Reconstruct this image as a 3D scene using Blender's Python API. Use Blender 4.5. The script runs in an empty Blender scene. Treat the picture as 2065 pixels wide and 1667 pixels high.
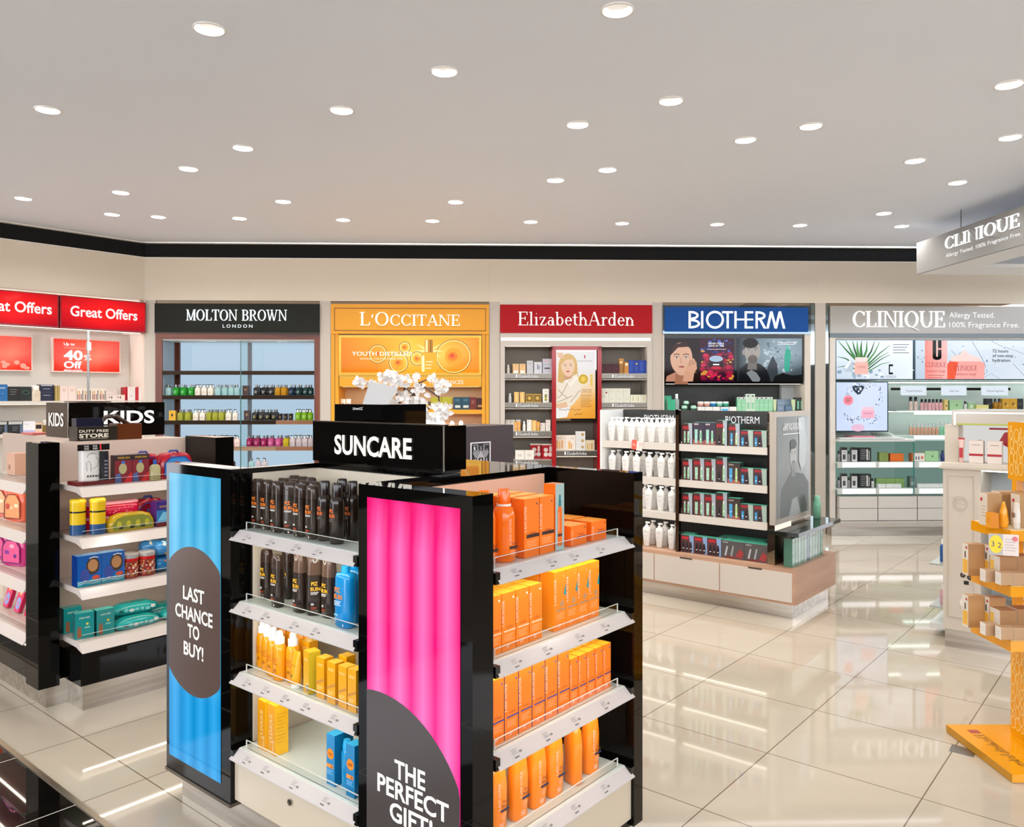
import bpy, math, random
from mathutils import Matrix, Vector
from mathutils.geometry import tessellate_polygon
sin, cos, pi, rad = math.sin, math.cos, math.pi, math.radians
random.seed(7)
sc = bpy.context.scene
COL = sc.collection

# ------------------------------------------------------------------ camera, world, exposure
FPX, CX, HY, EYE = 1613.0, 1032.5, 797.0, 1.527      # focal length, centre column, horizon row (pixels), eye height (m)
cam = bpy.data.cameras.new('camera')
cam.sensor_width = 36.0
cam.lens = 36.0 * FPX / 2065.0
cam.shift_y = (HY - 833.5) / 2065.0
cam.clip_start = 0.05
cam_o = bpy.data.objects.new('camera', cam)
COL.objects.link(cam_o)
cam_o.location = (0, 0, EYE)
cam_o.rotation_euler = (rad(90), 0, 0)
sc.camera = cam_o
sc.view_settings.view_transform = 'Standard'
sc.view_settings.look = 'None'
sc.view_settings.gamma = 1.0
sc.view_settings.use_curve_mapping = False
sc.view_settings.exposure = 0.16
wd = bpy.data.worlds.new('world')
sc.world = wd
wd.use_nodes = True
bg = wd.node_tree.nodes['Background']
bg.inputs[0].default_value = (0.93, 0.965, 1.04, 1)
bg.inputs[1].default_value = 5.8
LAMP_W = 7.5            # watts in each downlight
LAMP_COL = (1.0, 0.985, 0.96)
CEIL = 3.165

# ------------------------------------------------------------------ frames: x right, y into the depth, z up
class Frame:
    def __init__(s, ox, oy, ax, ay):
        l = math.hypot(ax, ay)
        s.o = (ox, oy); s.A = (ax / l, ay / l); s.N = (ay / l, -ax / l)
    def x(s, px, d=0.0):
        t = (px - CX) / FPX
        ox = s.o[0] + d * s.N[0]; oy = s.o[1] + d * s.N[1]
        return (t * oy - ox) / (s.A[0] - t * s.A[1])
    def z(s, px, py, d=0.0):
        x = s.x(px, d)
        return EYE + (HY - py) * (s.o[1] + x * s.A[1] + d * s.N[1]) / FPX
    def pos(s, x, d, z):
        return Vector((s.o[0] + x * s.A[0] + d * s.N[0], s.o[1] + x * s.A[1] + d * s.N[1], z))
    def mat(s, x, d, z, rot=0.0):
        return Matrix.Translation(s.pos(x, d, z)) @ Matrix.Rotation(math.atan2(s.A[1], s.A[0]) + rot, 4, 'Z')
U = (0.6411, 0.7675); V = (0.7675, -0.6411)          # the two directions of the floor tiles
def along_v(u): return Frame(u * U[0], u * U[1], *V)
def along_u(v): return Frame(v * V[0], v * V[1], *U)
W = Frame(0, 8.70, cos(rad(2)), sin(rad(2)))          # front of the back wall
LW = along_u(-8.506)                                  # front of the left wall
WORLD = Frame(0, 0, 1, 0)

# ------------------------------------------------------------------ colours and materials
def C(h):
    if not isinstance(h, str): return h
    h = h.lstrip('#')
    if len(h) == 3: h = ''.join(c + c for c in h)
    v = [int(h[i:i + 2], 16) / 255 for i in (0, 2, 4)]
    return tuple(c / 12.92 if c <= 0.04045 else ((c + 0.055) / 1.055) ** 2.4 for c in v)
def mix(a, b, t): 
    a = C(a); b = C(b)
    return tuple(p + (q - p) * t for p, q in zip(a, b))
MATS = {}
def new_mat(name):
    m = bpy.data.materials.new(name); m.use_nodes = True
    nt = m.node_tree
    return m, nt, nt.nodes, nt.links
def attr_mat(key, rough, metal=0.0, spec=0.5, coat=0.0):
    m, nt, N, L = new_mat(key)
    b = N['Principled BSDF']
    a = N.new('ShaderNodeAttribute'); a.attribute_name = 'Col'
    L.new(a.outputs['Color'], b.inputs['Base Color'])
    b.inputs['Roughness'].default_value = rough
    b.inputs['Metallic'].default_value = metal
    b.inputs['Specular IOR Level'].default_value = spec
    b.inputs['Coat Weight'].default_value = coat
    b.inputs['Coat Roughness'].default_value = 0.03
    MATS[key] = m
    return m
attr_mat('card', 0.42); attr_mat('matt', 0.7, spec=0.3); attr_mat('gloss', 0.16); attr_mat('piano', 0.035, spec=0.22)
attr_mat('panel', 0.12); attr_mat('metal', 0.22, 1.0); attr_mat('mirror', 0.02, 1.0); attr_mat('steel', 0.3, 1.0)
def emit_mat(key):
    m, nt, N, L = new_mat('light_' + key[1:].replace('.', '_'))
    N.remove(N['Principled BSDF'])
    a = N.new('ShaderNodeAttribute'); a.attribute_name = 'Col'
    e = N.new('ShaderNodeEmission'); e.inputs[1].default_value = float(key[1:])
    L.new(a.outputs['Color'], e.inputs[0])
    g = N.new('ShaderNodeBsdfGlossy'); g.inputs['Roughness'].default_value = 0.06
    f = N.new('ShaderNodeFresnel'); f.inputs[0].default_value = 1.24
    x = N.new('ShaderNodeMixShader')
    L.new(f.outputs[0], x.inputs[0]); L.new(e.outputs[0], x.inputs[1]); L.new(g.outputs[0], x.inputs[2])
    L.new(x.outputs[0], N['Material Output'].inputs[0])
    MATS[key] = m
    return m
def glass_mat(key, tint, ior, rough, refl=1.0):
    m, nt, N, L = new_mat(key)
    N.remove(N['Principled BSDF'])
    t = N.new('ShaderNodeBsdfTransparent'); t.inputs[0].default_value = (*tint, 1)
    g = N.new('ShaderNodeBsdfGlossy'); g.inputs['Roughness'].default_value = rough
    f = N.new('ShaderNodeFresnel'); f.inputs[0].default_value = ior
    x = N.new('ShaderNodeMixShader')
    ge = N.new('ShaderNodeNewGeometry'); k = N.new('ShaderNodeMath'); k.operation = 'MULTIPLY'
    inv = N.new('ShaderNodeMath'); inv.operation = 'SUBTRACT'; inv.inputs[0].default_value = 1.0
    L.new(ge.outputs['Backfacing'], inv.inputs[1]); L.new(f.outputs[0], k.inputs[0]); L.new(inv.outputs[0], k.inputs[1])
    L.new(k.outputs[0], x.inputs[0]); L.new(t.outputs[0], x.inputs[1]); L.new(g.outputs[0], x.inputs[2])
    L.new(x.outputs[0], N['Material Output'].inputs[0])
    MATS[key] = m
glass_mat('glass', (0.90, 0.96, 0.94), 1.45, 0.02)
glass_mat('acrylic', (0.93, 0.93, 0.92), 1.4, 0.03)
def liquid_mat():
    m, nt, N, L = new_mat('liquid')
    b = N['Principled BSDF']
    a = N.new('ShaderNodeAttribute'); a.attribute_name = 'Col'
    L.new(a.outputs['Color'], b.inputs['Base Color']); b.inputs['Roughness'].default_value = 0.12
    t = N.new('ShaderNodeBsdfTransparent'); L.new(a.outputs['Color'], t.inputs[0])
    x = N.new('ShaderNodeMixShader'); x.inputs[0].default_value = 0.45
    L.new(b.outputs[0], x.inputs[1]); L.new(t.outputs[0], x.inputs[2])
    L.new(x.outputs[0], N['Material Output'].inputs[0])
    MATS['liquid'] = m
liquid_mat()
def noise_mat(key, scale, stretch, c1, c2, rough, detail=4, metal=0.0, thr=(0.35, 0.65), bump=0.0):
    m, nt, N, L = new_mat(key)
    b = N['Principled BSDF']
    tc = N.new('ShaderNodeTexCoord'); mp = N.new('ShaderNodeMapping'); mp.inputs['Scale'].default_value = stretch
    n = N.new('ShaderNodeTexNoise'); n.inputs['Scale'].default_value = scale; n.inputs['Detail'].default_value = detail
    r = N.new('ShaderNodeValToRGB')
    r.color_ramp.elements[0].position = thr[0]; r.color_ramp.elements[1].position = thr[1]
    r.color_ramp.elements[0].color = (*C(c1), 1); r.color_ramp.elements[1].color = (*C(c2), 1)
    L.new(tc.outputs['Object'], mp.inputs[0]); L.new(mp.outputs[0], n.inputs['Vector']); L.new(n.outputs['Fac'], r.inputs[0])
    L.new(r.outputs[0], b.inputs['Base Color'])
    b.inputs['Roughness'].default_value = rough; b.inputs['Metallic'].default_value = metal
    MATS[key] = m
noise_mat('wood', 6, (1.2, 1.2, 0.12), '#4a2213', '#7a3d22', 0.3)
noise_mat('woodh', 6, (0.12, 1.2, 1.2), '#4a2213', '#7a3d22', 0.3)
noise_mat('oak', 8, (0.15, 0.15, 1.4), '#b98f72', '#c79f84', 0.45)
noise_mat('slate', 5, (0.5, 1.5, 1.5), '#1b1d1a', '#3a3b36', 0.4, detail=8, thr=(0.3, 0.8))
noise_mat('brushed', 30, (0.05, 1, 1), '#b7b0a6', '#d4cec6', 0.28, metal=1.0)
noise_mat('wallpaint', 0.7, (1, 1, 1), '#ddd0bb', '#e1d4c1', 0.10)
noise_mat('ceilpaint', 0.5, (1, 1, 1), '#e8effb', '#eaf1fd', 0.75)
def tile_mat(key, base1, base2, joint, rough, metal=0.0):
    m, nt, N, L = new_mat(key)
    b = N['Principled BSDF']
    g = N.new('ShaderNodeNewGeometry')
    def dot(v, off):
        d = N.new('ShaderNodeVectorMath'); d.operation = 'DOT_PRODUCT'; d.inputs[1].default_value = (*v, 0)
        L.new(g.outputs['Position'], d.inputs[0])
        s = N.new('ShaderNodeMath'); s.operation = 'ADD'; s.inputs[1].default_value = off; L.new(d.outputs['Value'], s.inputs[0])
        q = N.new('ShaderNodeMath'); q.operation = 'DIVIDE'; q.inputs[1].default_value = 0.603; L.new(s.outputs[0], q.inputs[0])
        f = N.new('ShaderNodeMath'); f.operation = 'FRACT'; L.new(q.outputs[0], f.inputs[0])
        a = N.new('ShaderNodeMath'); a.operation = 'SUBTRACT'; a.inputs[1].default_value = 0.5; L.new(f.outputs[0], a.inputs[0])
        c = N.new('ShaderNodeMath'); c.operation = 'ABSOLUTE'; L.new(a.outputs[0], c.inputs[0])
        h = N.new('ShaderNodeMath'); h.operation = 'GREATER_THAN'; h.inputs[1].default_value = 0.4963; L.new(c.outputs[0], h.inputs[0])
        fl = N.new('ShaderNodeMath'); fl.operation = 'FLOOR'; L.new(q.outputs[0], fl.inputs[0])
        return h.outputs[0], fl.outputs[0]
    h1, f1 = dot(U, -5.13 + 0.603 * 20)
    h2, f2 = dot(V, 2.56 + 0.603 * 20)
    mx = N.new('ShaderNodeMath'); mx.operation = 'MAXIMUM'; L.new(h1, mx.inputs[0]); L.new(h2, mx.inputs[1])
    cm = N.new('ShaderNodeCombineXYZ'); L.new(f1, cm.inputs[0]); L.new(f2, cm.inputs[1])
    wn = N.new('ShaderNodeTexWhiteNoise'); wn.noise_dimensions = '3D'; L.new(cm.outputs[0], wn.inputs['Vector'])
    nz = N.new('ShaderNodeTexNoise'); nz.inputs['Scale'].default_value = 1.3; nz.inputs['Detail'].default_value = 5
    mp = N.new('ShaderNodeMapping'); mp.inputs['Scale'].default_value = (0.6, 3.0, 1); mp.inputs['Rotation'].default_value = (0, 0, 0.5)
    L.new(g.outputs['Position'], mp.inputs[0]); L.new(mp.outputs[0], nz.inputs['Vector'])
    av = N.new('ShaderNodeMath'); av.operation = 'MULTIPLY_ADD'; av.inputs[1].default_value = 0.35
    L.new(wn.outputs['Value'], av.inputs[0]); L.new(nz.outputs['Fac'], av.inputs[2])
    r = N.new('ShaderNodeValToRGB'); r.color_ramp.elements[0].position = 0.35; r.color_ramp.elements[1].position = 0.95
    r.color_ramp.elements[0].color = (*C(base1), 1); r.color_ramp.elements[1].color = (*C(base2), 1)
    L.new(av.outputs[0], r.inputs[0])
    m2 = N.new('ShaderNodeMix'); m2.data_type = 'RGBA'
    L.new(mx.outputs[0], m2.inputs['Factor']); L.new(r.outputs[0], m2.inputs['A']); m2.inputs['B'].default_value = (*C(joint), 1)
    L.new(m2.outputs['Result'], b.inputs['Base Color'])
    b.inputs['Roughness'].default_value = rough
    b.inputs['IOR'].default_value = 1.55
    MATS[key] = m
tile_mat('tiles', '#bbae9a', '#c4b7a4', '#6b5a48', 0.045)
tile_mat('black_tiles', '#0b0907', '#14110e', '#e0d6cc', 0.02)
def M_(key):
    if key not in MATS:
        emit_mat(key)
    return MATS[key]

# ------------------------------------------------------------------ lettering
GL = {}
def glyphs(s, bold=0.0, ext=0.0, space=1.0):
    k = (s, bold, ext, space)
    if k in GL: return GL[k]
    cu = bpy.data.curves.new('letters', 'FONT')
    cu.body = s; cu.size = 1.0; cu.resolution_u = 3; cu.offset = bold; cu.extrude = ext; cu.align_x = 'CENTER'
    cu.space_line = 1.0; cu.space_character = space
    ob = bpy.data.objects.new('letters', cu)
    me = ob.to_mesh()
    v = [(p.co.x / 0.73, p.co.y / 0.73, p.co.z / 0.73) for p in me.vertices]
    f = [tuple(p.vertices) for p in me.polygons]
    ob.to_mesh_clear(); bpy.data.objects.remove(ob); bpy.data.curves.remove(cu)
    GL[k] = (v, f)
    return GL[k]
T, S = 0.135, 0.05
SERIF = {
 'M': (1.06, [('l', .15, 0, .15, 1, S), ('l', .19, 1, .52, .02, T), ('l', .53, .02, .84, 1, S), ('l', .89, 0, .89, 1, T), ('s', .15, 0, .28), ('s', .12, 1, .2), ('s', .89, 0, .32), ('s', .93, 1, .22)]),
 'O': (1.0, [('a', .5, .5, .44, .51, 0, 360)]),
 'L': (.74, [('l', .2, 0, .2, 1, T), ('s', .2, 1, .34), ('l', .06, .025, .68, .025, S), ('l', .66, 0, .69, .26, S)]),
 'T': (.82, [('l', .41, 0, .41, 1, T), ('s', .41, 0, .34), ('l', .05, .975, .77, .975, S), ('l', .06, .76, .06, 1, S), ('l', .76, .76, .76, 1, S)]),
 'N': (.98, [('l', .16, 0, .16, 1, S), ('l', .18, 1, .8, .02, T), ('l', .82, 0, .82, 1, S), ('s', .16, 0, .28), ('s', .12, 1, .2), ('s', .82, 1, .28)]),
 'B': (.82, [('l', .2, 0, .2, 1, T), ('s', .18, 0, .26), ('s', .18, 1, .26), ('l', .2, .975, .45, .975, S), ('l', .2, .53, .48, .53, S), ('l', .2, .025, .48, .025, S), ('a', .44, .75, .26, .25, -90, 90), ('a', .46, .27, .3, .27, -90, 90)]),
 'R': (.9, [('l', .2, 0, .2, 1, T), ('s', .2, 0, .34), ('s', .18, 1, .26), ('l', .2, .975, .45, .975, S), ('l', .2, .5, .45, .5, S), ('a', .44, .74, .28, .26, -90, 90), ('l', .46, .5, .76, .02, T), ('s', .8, 0, .2)]),
 'W': (1.3, [('l', .16, 1, .4, 0, T), ('l', .4, 0, .62, .95, S), ('l', .58, 1, .84, 0, T), ('l', .86, 0, 1.12, 1, S), ('s', .14, 1, .3), ('s', .58, 1, .26), ('s', 1.14, 1, .26)]),
 'C': (.88, [('a', .5, .5, .44, .51, 48, 312), ('l', .78, .72, .78, .95, S), ('l', .78, .08, .8, .26, S)]),
 'I': (.42, [('l', .21, 0, .21, 1, T), ('s', .21, 0, .34), ('s', .21, 1, .34)]),
 'A': (.92, [('l', .12, 0, .44, 1, S), ('l', .46, 1, .78, 0, T), ('l', .24, .34, .66, .34, S), ('s', .12, 0, .26), ('s', .8, 0, .32)]),
 'E': (.78, [('l', .2, 0, .2, 1, T), ('l', .05, .975, .68, .975, S), ('l', .05, .025, .72, .025, S), ('l', .2, .52, .54, .52, S), ('l', .67, .76, .67, 1, S), ('l', .71, 0, .71, .26, S), ('l', .54, .4, .54, .64, S)]),
 'Q': (1.0, [('a', .5, .5, .44, .51, 0, 360), ('l', .46, .02, .95, -.2, T * .8)]),
 'U': (.96, [('l', .18, .32, .18, 1, T), ('s', .18, 1, .34), ('l', .8, .32, .8, 1, S), ('s', .8, 1, .26), ('a', .49, .34, .34, .36, 180, 360)]),
 "'": (.3, [('l', .18, 1, .12, .7, .1)]),
 ' ': (.45, []),
 'l': (.36, [('l', .18, 0, .18, 1, .11), ('s', .18, 0, .3), ('s', .12, .98, .16)]),
 'i': (.36, [('l', .18, 0, .18, .62, .11), ('s', .18, 0, .3), ('s', .12, .6, .16), ('a', .18, .86, .03, .03, 0, 360)]),
 'z': (.54, [('l', .08, .6, .46, .6, S), ('l', .42, .6, .12, .02, .11), ('l', .08, .025, .48, .025, S), ('l', .48, 0, .5, .18, S), ('l', .08, .44, .08, .62, S)]),
 'a': (.58, [('a', .26, .19, .2, .2, 0, 360), ('l', .44, 0, .44, .4, .11), ('a', .28, .42, .2, .2, 0, 150), ('l', .44, .02, .56, .02, S)]),
 'b': (.64, [('l', .15, 0, .15, 1, .11), ('s', .1, .98, .16), ('a', .34, .31, .24, .32, 0, 360)]),
 'e': (.56, [('a', .3, .31, .24, .32, 0, 320), ('l', .08, .34, .52, .34, S)]),
 't': (.42, [('l', .18, .08, .18, .84, .11), ('l', .02, .6, .38, .6, S), ('a', .3, .13, .12, .13, 180, 320)]),
 'h': (.66, [('l', .16, 0, .16, 1, .11), ('s', .16, 0, .28), ('s', .1, .98, .16), ('a', .34, .38, .18, .24, 10, 170), ('l', .52, 0, .52, .42, .11), ('s', .52, 0, .24)]),
 'r': (.48, [('l', .16, 0, .16, .62, .11), ('s', .16, 0, .3), ('s', .1, .6, .16), ('a', .34, .44, .16, .18, 30, 170)]),
 'd': (.64, [('l', .48, 0, .48, 1, .11), ('s', .43, .98, .16), ('s', .52, .02, .14), ('a', .28, .31, .24, .32, 0, 360)]),
 'n': (.66, [('l', .16, 0, .16, .62, .11), ('s', .16, 0, .28), ('s', .1, .6, .16), ('a', .34, .38, .18, .24, 10, 170), ('l', .52, 0, .52, .42, .11), ('s', .52, 0, .24)]),
}
def serif_glyphs(s, ext=0.0, first=1.0):
    k = ('serif', s, ext, first)
    if k in GL: return GL[k]
    quads = []; x = 0.0
    for n, ch in enumerate(s):
        adv, st = SERIF[ch]
        k_ = first if (ch.isupper() and n in (0, 2) and first != 1.0) else 1.0
        for q in st:
            if q[0] == 'l':
                _, x0, y0, x1, y1, w = q
                if abs(y1 - y0) < 0.08 * abs(x1 - x0): quads.append([(x0, y0 - w / 2), (x1, y1 - w / 2), (x1, y1 + w / 2), (x0, y0 + w / 2)])
                else: quads.append([(x0 - w / 2, y0), (x0 + w / 2, y0), (x1 + w / 2, y1), (x1 - w / 2, y1)])
                quads[-1] = [(x + a * k_, b * k_) for a, b in quads[-1]]
            elif q[0] == 's':
                _, cx, cy, w = q
                lo, hi = (cy, cy + .045) if cy < .3 else (cy - .045, cy)
                quads.append([(x + a * k_, b * k_) for a, b in ((cx - w / 2, lo), (cx + w / 2, lo), (cx + w / 2, hi), (cx - w / 2, hi))])
            else:
                _, cx, cy, rx, ry, t0, t1 = q
                n_ = max(6, int(abs(t1 - t0) / 15))
                thick = T if rx > .24 else (.11 if rx > .1 else .06)
                pr = None
                for i in range(n_ + 1):
                    t = rad(t0 + (t1 - t0) * i / n_)
                    rix = max(rx - thick, 0.0); riy = max(ry - S, 0.0)
                    p = ((x + (cx + rix * cos(t)) * k_, (cy + riy * sin(t)) * k_), (x + (cx + rx * cos(t)) * k_, (cy + ry * sin(t)) * k_))
                    if pr: quads.append([pr[0], pr[1], p[1], p[0]])
                    pr = p
        x += adv * k_
    v = []; f = []
    for q in quads:
        b = len(v)
        if ext:
            v += [(a - x / 2, c, ext) for a, c in q] + [(a - x / 2, c, -ext) for a, c in q]
            f += [(b, b + 1, b + 2, b + 3)] + [(b + i, b + 4 + i, b + 4 + (i + 1) % 4, b + (i + 1) % 4) for i in range(4)]
        else:
            v += [(a - x / 2, c, 0) for a, c in q]; f.append((b, b + 1, b + 2, b + 3))
    GL[k] = (v, f)
    return GL[k]

# ------------------------------------------------------------------ mesh builder
class MB:
    def __init__(s): s.v = []; s.f = []; s.c = []; s.m = []; s.s = []
    def add(s, v, f, col, mat='card', smooth=False):
        b = len(s.v); s.v += v; col = C(col)
        for q in f:
            s.f.append(tuple(b + i for i in q)); s.m.append(mat); s.s.append(smooth)
            s.c.append([col[i] for i in q] if isinstance(col, list) else col)
        return s
    def box(s, x0, x1, y0, y1, z0, z1, col, mat='card', cols=None):
        v = [(x0, y0, z0), (x1, y0, z0), (x1, y1, z0), (x0, y1, z0), (x0, y0, z1), (x1, y0, z1), (x1, y1, z1), (x0, y1, z1)]
        F = {'f': (0, 1, 5, 4), 'r': (1, 2, 6, 5), 'k': (2, 3, 7, 6), 'l': (3, 0, 4, 7), 't': (4, 5, 6, 7), 'b': (3, 2, 1, 0)}
        b = len(s.v); s.v += v
        for k, q in F.items():
            s.f.append(tuple(b + i for i in q)); s.m.append(mat); s.s.append(False); s.c.append(C(cols[k]) if cols and k in cols else C(col))
        return s
    def poly(s, pts, y, col, mat='card'):
        return s.add([(p[0], y, p[1]) for p in pts], [tuple(range(len(pts)))], col, mat)
    def rect(s, x0, x1, z0, z1, y, col, mat='card'):
        return s.poly([(x0, z0), (x1, z0), (x1, z1), (x0, z1)], y, col, mat)
    def grad(s, x0, x1, z0, z1, y, cols, mat='card', nx=1):
        """cols: list of rows (bottom to top) of colours left to right"""
        rows = len(cols); n = len(cols[0]); v = []; cc = []; f = []
        for j in range(rows):
            for i in range(n):
                v.append((x0 + (x1 - x0) * i / (n - 1), y, z0 + (z1 - z0) * j / (rows - 1))); cc.append(C(cols[j][i]))
        for j in range(rows - 1):
            for i in range(n - 1):
                a = j * n + i; f.append((a, a + 1, a + n + 1, a + n))
        return s.add(v, f, cc, mat)
    def ell(s, cx, cz, rx, rz, y, col, mat='card', n=28, a0=0, a1=360):
        pts = [(cx + rx * cos(rad(a0 + (a1 - a0) * i / n)), cz + rz * sin(rad(a0 + (a1 - a0) * i / n))) for i in range(n if a1 - a0 == 360 else n + 1)]
        return s.poly(pts, y, col, mat)
    def ring(s, cx, cz, rx, rz, w, y, col, mat='card', n=28, a0=0, a1=360):
        v = []; f = []
        for i in range(n + 1):
            t = rad(a0 + (a1 - a0) * i / n)
            v += [(cx + rx * cos(t), y, cz + rz * sin(t)), (cx + (rx - w) * cos(t), y, cz + (rz - w) * sin(t))]
            if i: f.append((2 * i - 2, 2 * i, 2 * i + 1, 2 * i - 1))
        return s.add(v, f, col, mat)
    def stroke(s, pts, w, y, col, mat='card'):
        v = []; f = []
        for i, p in enumerate(pts):
            a = pts[max(i - 1, 0)]; b = pts[min(i + 1, len(pts) - 1)]
            dx, dz = b[0] - a[0], b[1] - a[1]; l = math.hypot(dx, dz) or 1
            ww = w[i] if isinstance(w, (list, tuple)) else w
            nx, nz = -dz / l * ww / 2, dx / l * ww / 2
            v += [(p[0] + nx, y, p[1] + nz), (p[0] - nx, y, p[1] - nz)]
            if i: f.append((2 * i - 2, 2 * i - 1, 2 * i + 1, 2 * i))
        return s.add(v, f, col, mat)
    def lathe(s, prof, n=16, cx=0, cy=0, col='#ffffff', mat='gloss', smooth=True, cap=True):
        return s.loft([(z, r, r, 2) for r, z in prof], n, col, mat, cx, cy, smooth, cap)
    def loft(s, secs, n=16, col='#ffffff', mat='gloss', cx=0, cy=0, smooth=True, cap=True):
        v = []; f = []
        for sec in secs:
            z, rx, ry, p = sec[:4]; ox, oy = sec[4:6] if len(sec) > 4 else (0, 0)
            for i in range(n):
                t = 2 * pi * (i + .5) / n; c, q = cos(t), sin(t)
                v.append((cx + ox + rx * math.copysign(abs(c) ** (2 / p), c), cy + oy + ry * math.copysign(abs(q) ** (2 / p), q), z))
        for j in range(len(secs) - 1):
            for i in range(n):
                a = j * n + i; b = j * n + (i + 1) % n
                f.append((a, b, b + n, a + n))
        s.add(v, f, col, mat, smooth)
        if cap:
            s.add(v[:n][::-1], [tuple(range(n))], col, mat); s.add(v[-n:], [tuple(range(n))], col, mat)
        return s
    def tube(s, pts, r, n=8, col='#808080', mat='metal'):
        v = []; f = []
        P = [Vector(p) for p in pts]
        for i, p in enumerate(P):
            d = (P[min(i + 1, len(P) - 1)] - P[max(i - 1, 0)]).normalized()
            a = d.cross(Vector((0, 0, 1)) if abs(d.z) < .9 else Vector((1, 0, 0))).normalized(); b = d.cross(a)
            rr = r[i] if isinstance(r, (list, tuple)) else r
            for k in range(n):
                t = 2 * pi * k / n; v.append(tuple(p + a * rr * cos(t) + b * rr * sin(t)))
        for j in range(len(P) - 1):
            for k in range(n):
                f.append((j * n + k, j * n + (k + 1) % n, (j + 1) * n + (k + 1) % n, (j + 1) * n + k))
        f += [tuple(range(n)), tuple(range((len(P) - 1) * n, len(P) * n))]
        return s.add(v, f, col, mat, True)
    def text(s, t, x, z, y, size, col='#ffffff', mat='card', bold=0.0, ext=0.0, serif=False, width=None, rot=0, align='c', space=1.0, first=1.0, axis='f', sz=1.0):
        """size = capital height; the middle of the first line's base stands at (x, z) on the plane y, facing -y (axis 'r': facing +x on the plane x=y)"""
        v, f = serif_glyphs(t, ext, first) if serif else glyphs(t, bold, ext, space)
        if not v: return s
        lo = min(p[0] for p in v); hi = max(p[0] for p in v)
        sx = size
        if width: sx = width / (hi - lo)
        off = {'c': -(lo + hi) / 2, 'l': -lo, 'r': -hi}[align]
        ca, sa = cos(rad(rot)), sin(rad(rot)); o = []
        for p in v:
            a = (p[0] + off) * sx; b = p[1] * size * sz
            a, b = a * ca - b * sa, a * sa + b * ca
            e = -p[2] * size
            o.append((x + a, y + e, z + b) if axis == 'f' else (y - e, x + a, z + b))
        return s.add(o, f, col, mat)
    def lines(s, x0, x1, z, n, dz, y, col, h=0.0015):
        for i in range(n):
            s.rect(x0, x0 + (x1 - x0) * (1 - 0.22 * ((i * 7) % 3) / 2), z - i * dz - h, z - i * dz, y, col)
        return s
    def shift(s, dx=0, dy=0, dz=0):
        s.v = [(a + dx, b + dy, c + dz) for a, b, c in s.v]; return s
    def rotz(s, deg):
        c, q = cos(rad(deg)), sin(rad(deg)); s.v = [(a * c - b * q, a * q + b * c, z) for a, b, z in s.v]; return s
    def roty(s, deg):
        c, q = cos(rad(deg)), sin(rad(deg)); s.v = [(a * c + z * q, b, -a * q + z * c) for a, b, z in s.v]; return s
    def rotx(s, deg):
        c, q = cos(rad(deg)), sin(rad(deg)); s.v = [(a, b * c - z * q, b * q + z * c) for a, b, z in s.v]; return s
    def mesh(s, name, off=(0, 0, 0)):
        me = bpy.data.meshes.new(name)
        me.from_pydata([(a - off[0], b - off[1], c - off[2]) for a, b, c in s.v], [], s.f)
        keys = list(dict.fromkeys(s.m)); idx = {k: i for i, k in enumerate(keys)}
        for k in keys: me.materials.append(M_(k))
        me.polygons.foreach_set('material_index', [idx[k] for k in s.m])
        me.polygons.foreach_set('use_smooth', s.s)
        at = me.color_attributes.new('Col', 'FLOAT_COLOR', 'CORNER')
        buf = []
        for q, c in zip(s.f, s.c):
            if isinstance(c, list):
                for k in c: buf += [*k, 1.0]
            else: buf += [*c, 1.0] * len(q)
        at.data.foreach_set('color', buf)
        me.update()
        return me

def link(name, me, parent=None, mtx=None):
    o = bpy.data.objects.new(name, me); COL.objects.link(o)
    if parent is not None: o.parent = parent
    if mtx is not None: o.matrix_world = mtx
    return o
def tag(o, label, cat, group=None):
    o['label'] = label; o['category'] = cat
    if group: o['group'] = group
    return o
class Thing:
    """An Empty at the thing's base; parts are built in the frame's own coordinates (x right, y = depth, z up)."""
    def __init__(s, name, label, cat, fr, x=0.0, d=0.0, z=0.0, group=None):
        s.fr, s.off = fr, (x, -d, z)
        s.e = bpy.data.objects.new(name, None); COL.objects.link(s.e)
        s.e.empty_display_size = 0.1
        s.e.matrix_world = fr.mat(x, d, z)
        tag(s.e, label, cat, group)
    def part(s, name, mb, parent=None, label=None):
        o = link(name, mb.mesh(name, s.off), parent or s.e)
        if label: o['label'] = label
        return o
def single(name, mb, label, cat, fr, x=0.0, d=0.0, z=0.0, group=None):
    o = link(name, mb.mesh(name, (x, -d, z)), None, fr.mat(x, d, z))
    return tag(o, label, cat, group)
def structure(name, mb, fr=WORLD):
    o = link(name, mb.mesh(name), None, fr.mat(0, 0, 0)); o['kind'] = 'structure'
    return o
ORD = 'zeroth first second third fourth fifth sixth seventh eighth ninth tenth eleventh twelfth thirteenth fourteenth fifteenth sixteenth seventeenth eighteenth nineteenth twentieth'.split()
# kinds of goods: one mesh per part, shared by all copies
KINDS = {}
def kind(key, name, cat, parts):
    """parts: list of (part name, MB); one part alone makes the thing a single mesh"""
    KINDS[key] = (name, cat, [(n, mb.mesh(name + '_' + n if len(parts) > 1 else name)) for n, mb in parts])
PLACED = []
def place(key, fr, x, d, z, label, group=None, rot=0.0, tilt=None):
    name, cat, parts = KINDS[key]
    m = fr.mat(x, d, z + .0012, rad(rot))
    if tilt: m = m @ Matrix.Rotation(rad(tilt[0]), 4, tilt[1])
    if len(parts) == 1:
        o = link(name, parts[0][1], None, m)
    else:
        o = bpy.data.objects.new(name, None); COL.objects.link(o); o.empty_display_size = 0.03; o.matrix_world = m
        for n, me in parts: link(n, me, o)
    tag(o, label, cat, group)
    PLACED.append(o)
    return o
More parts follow.
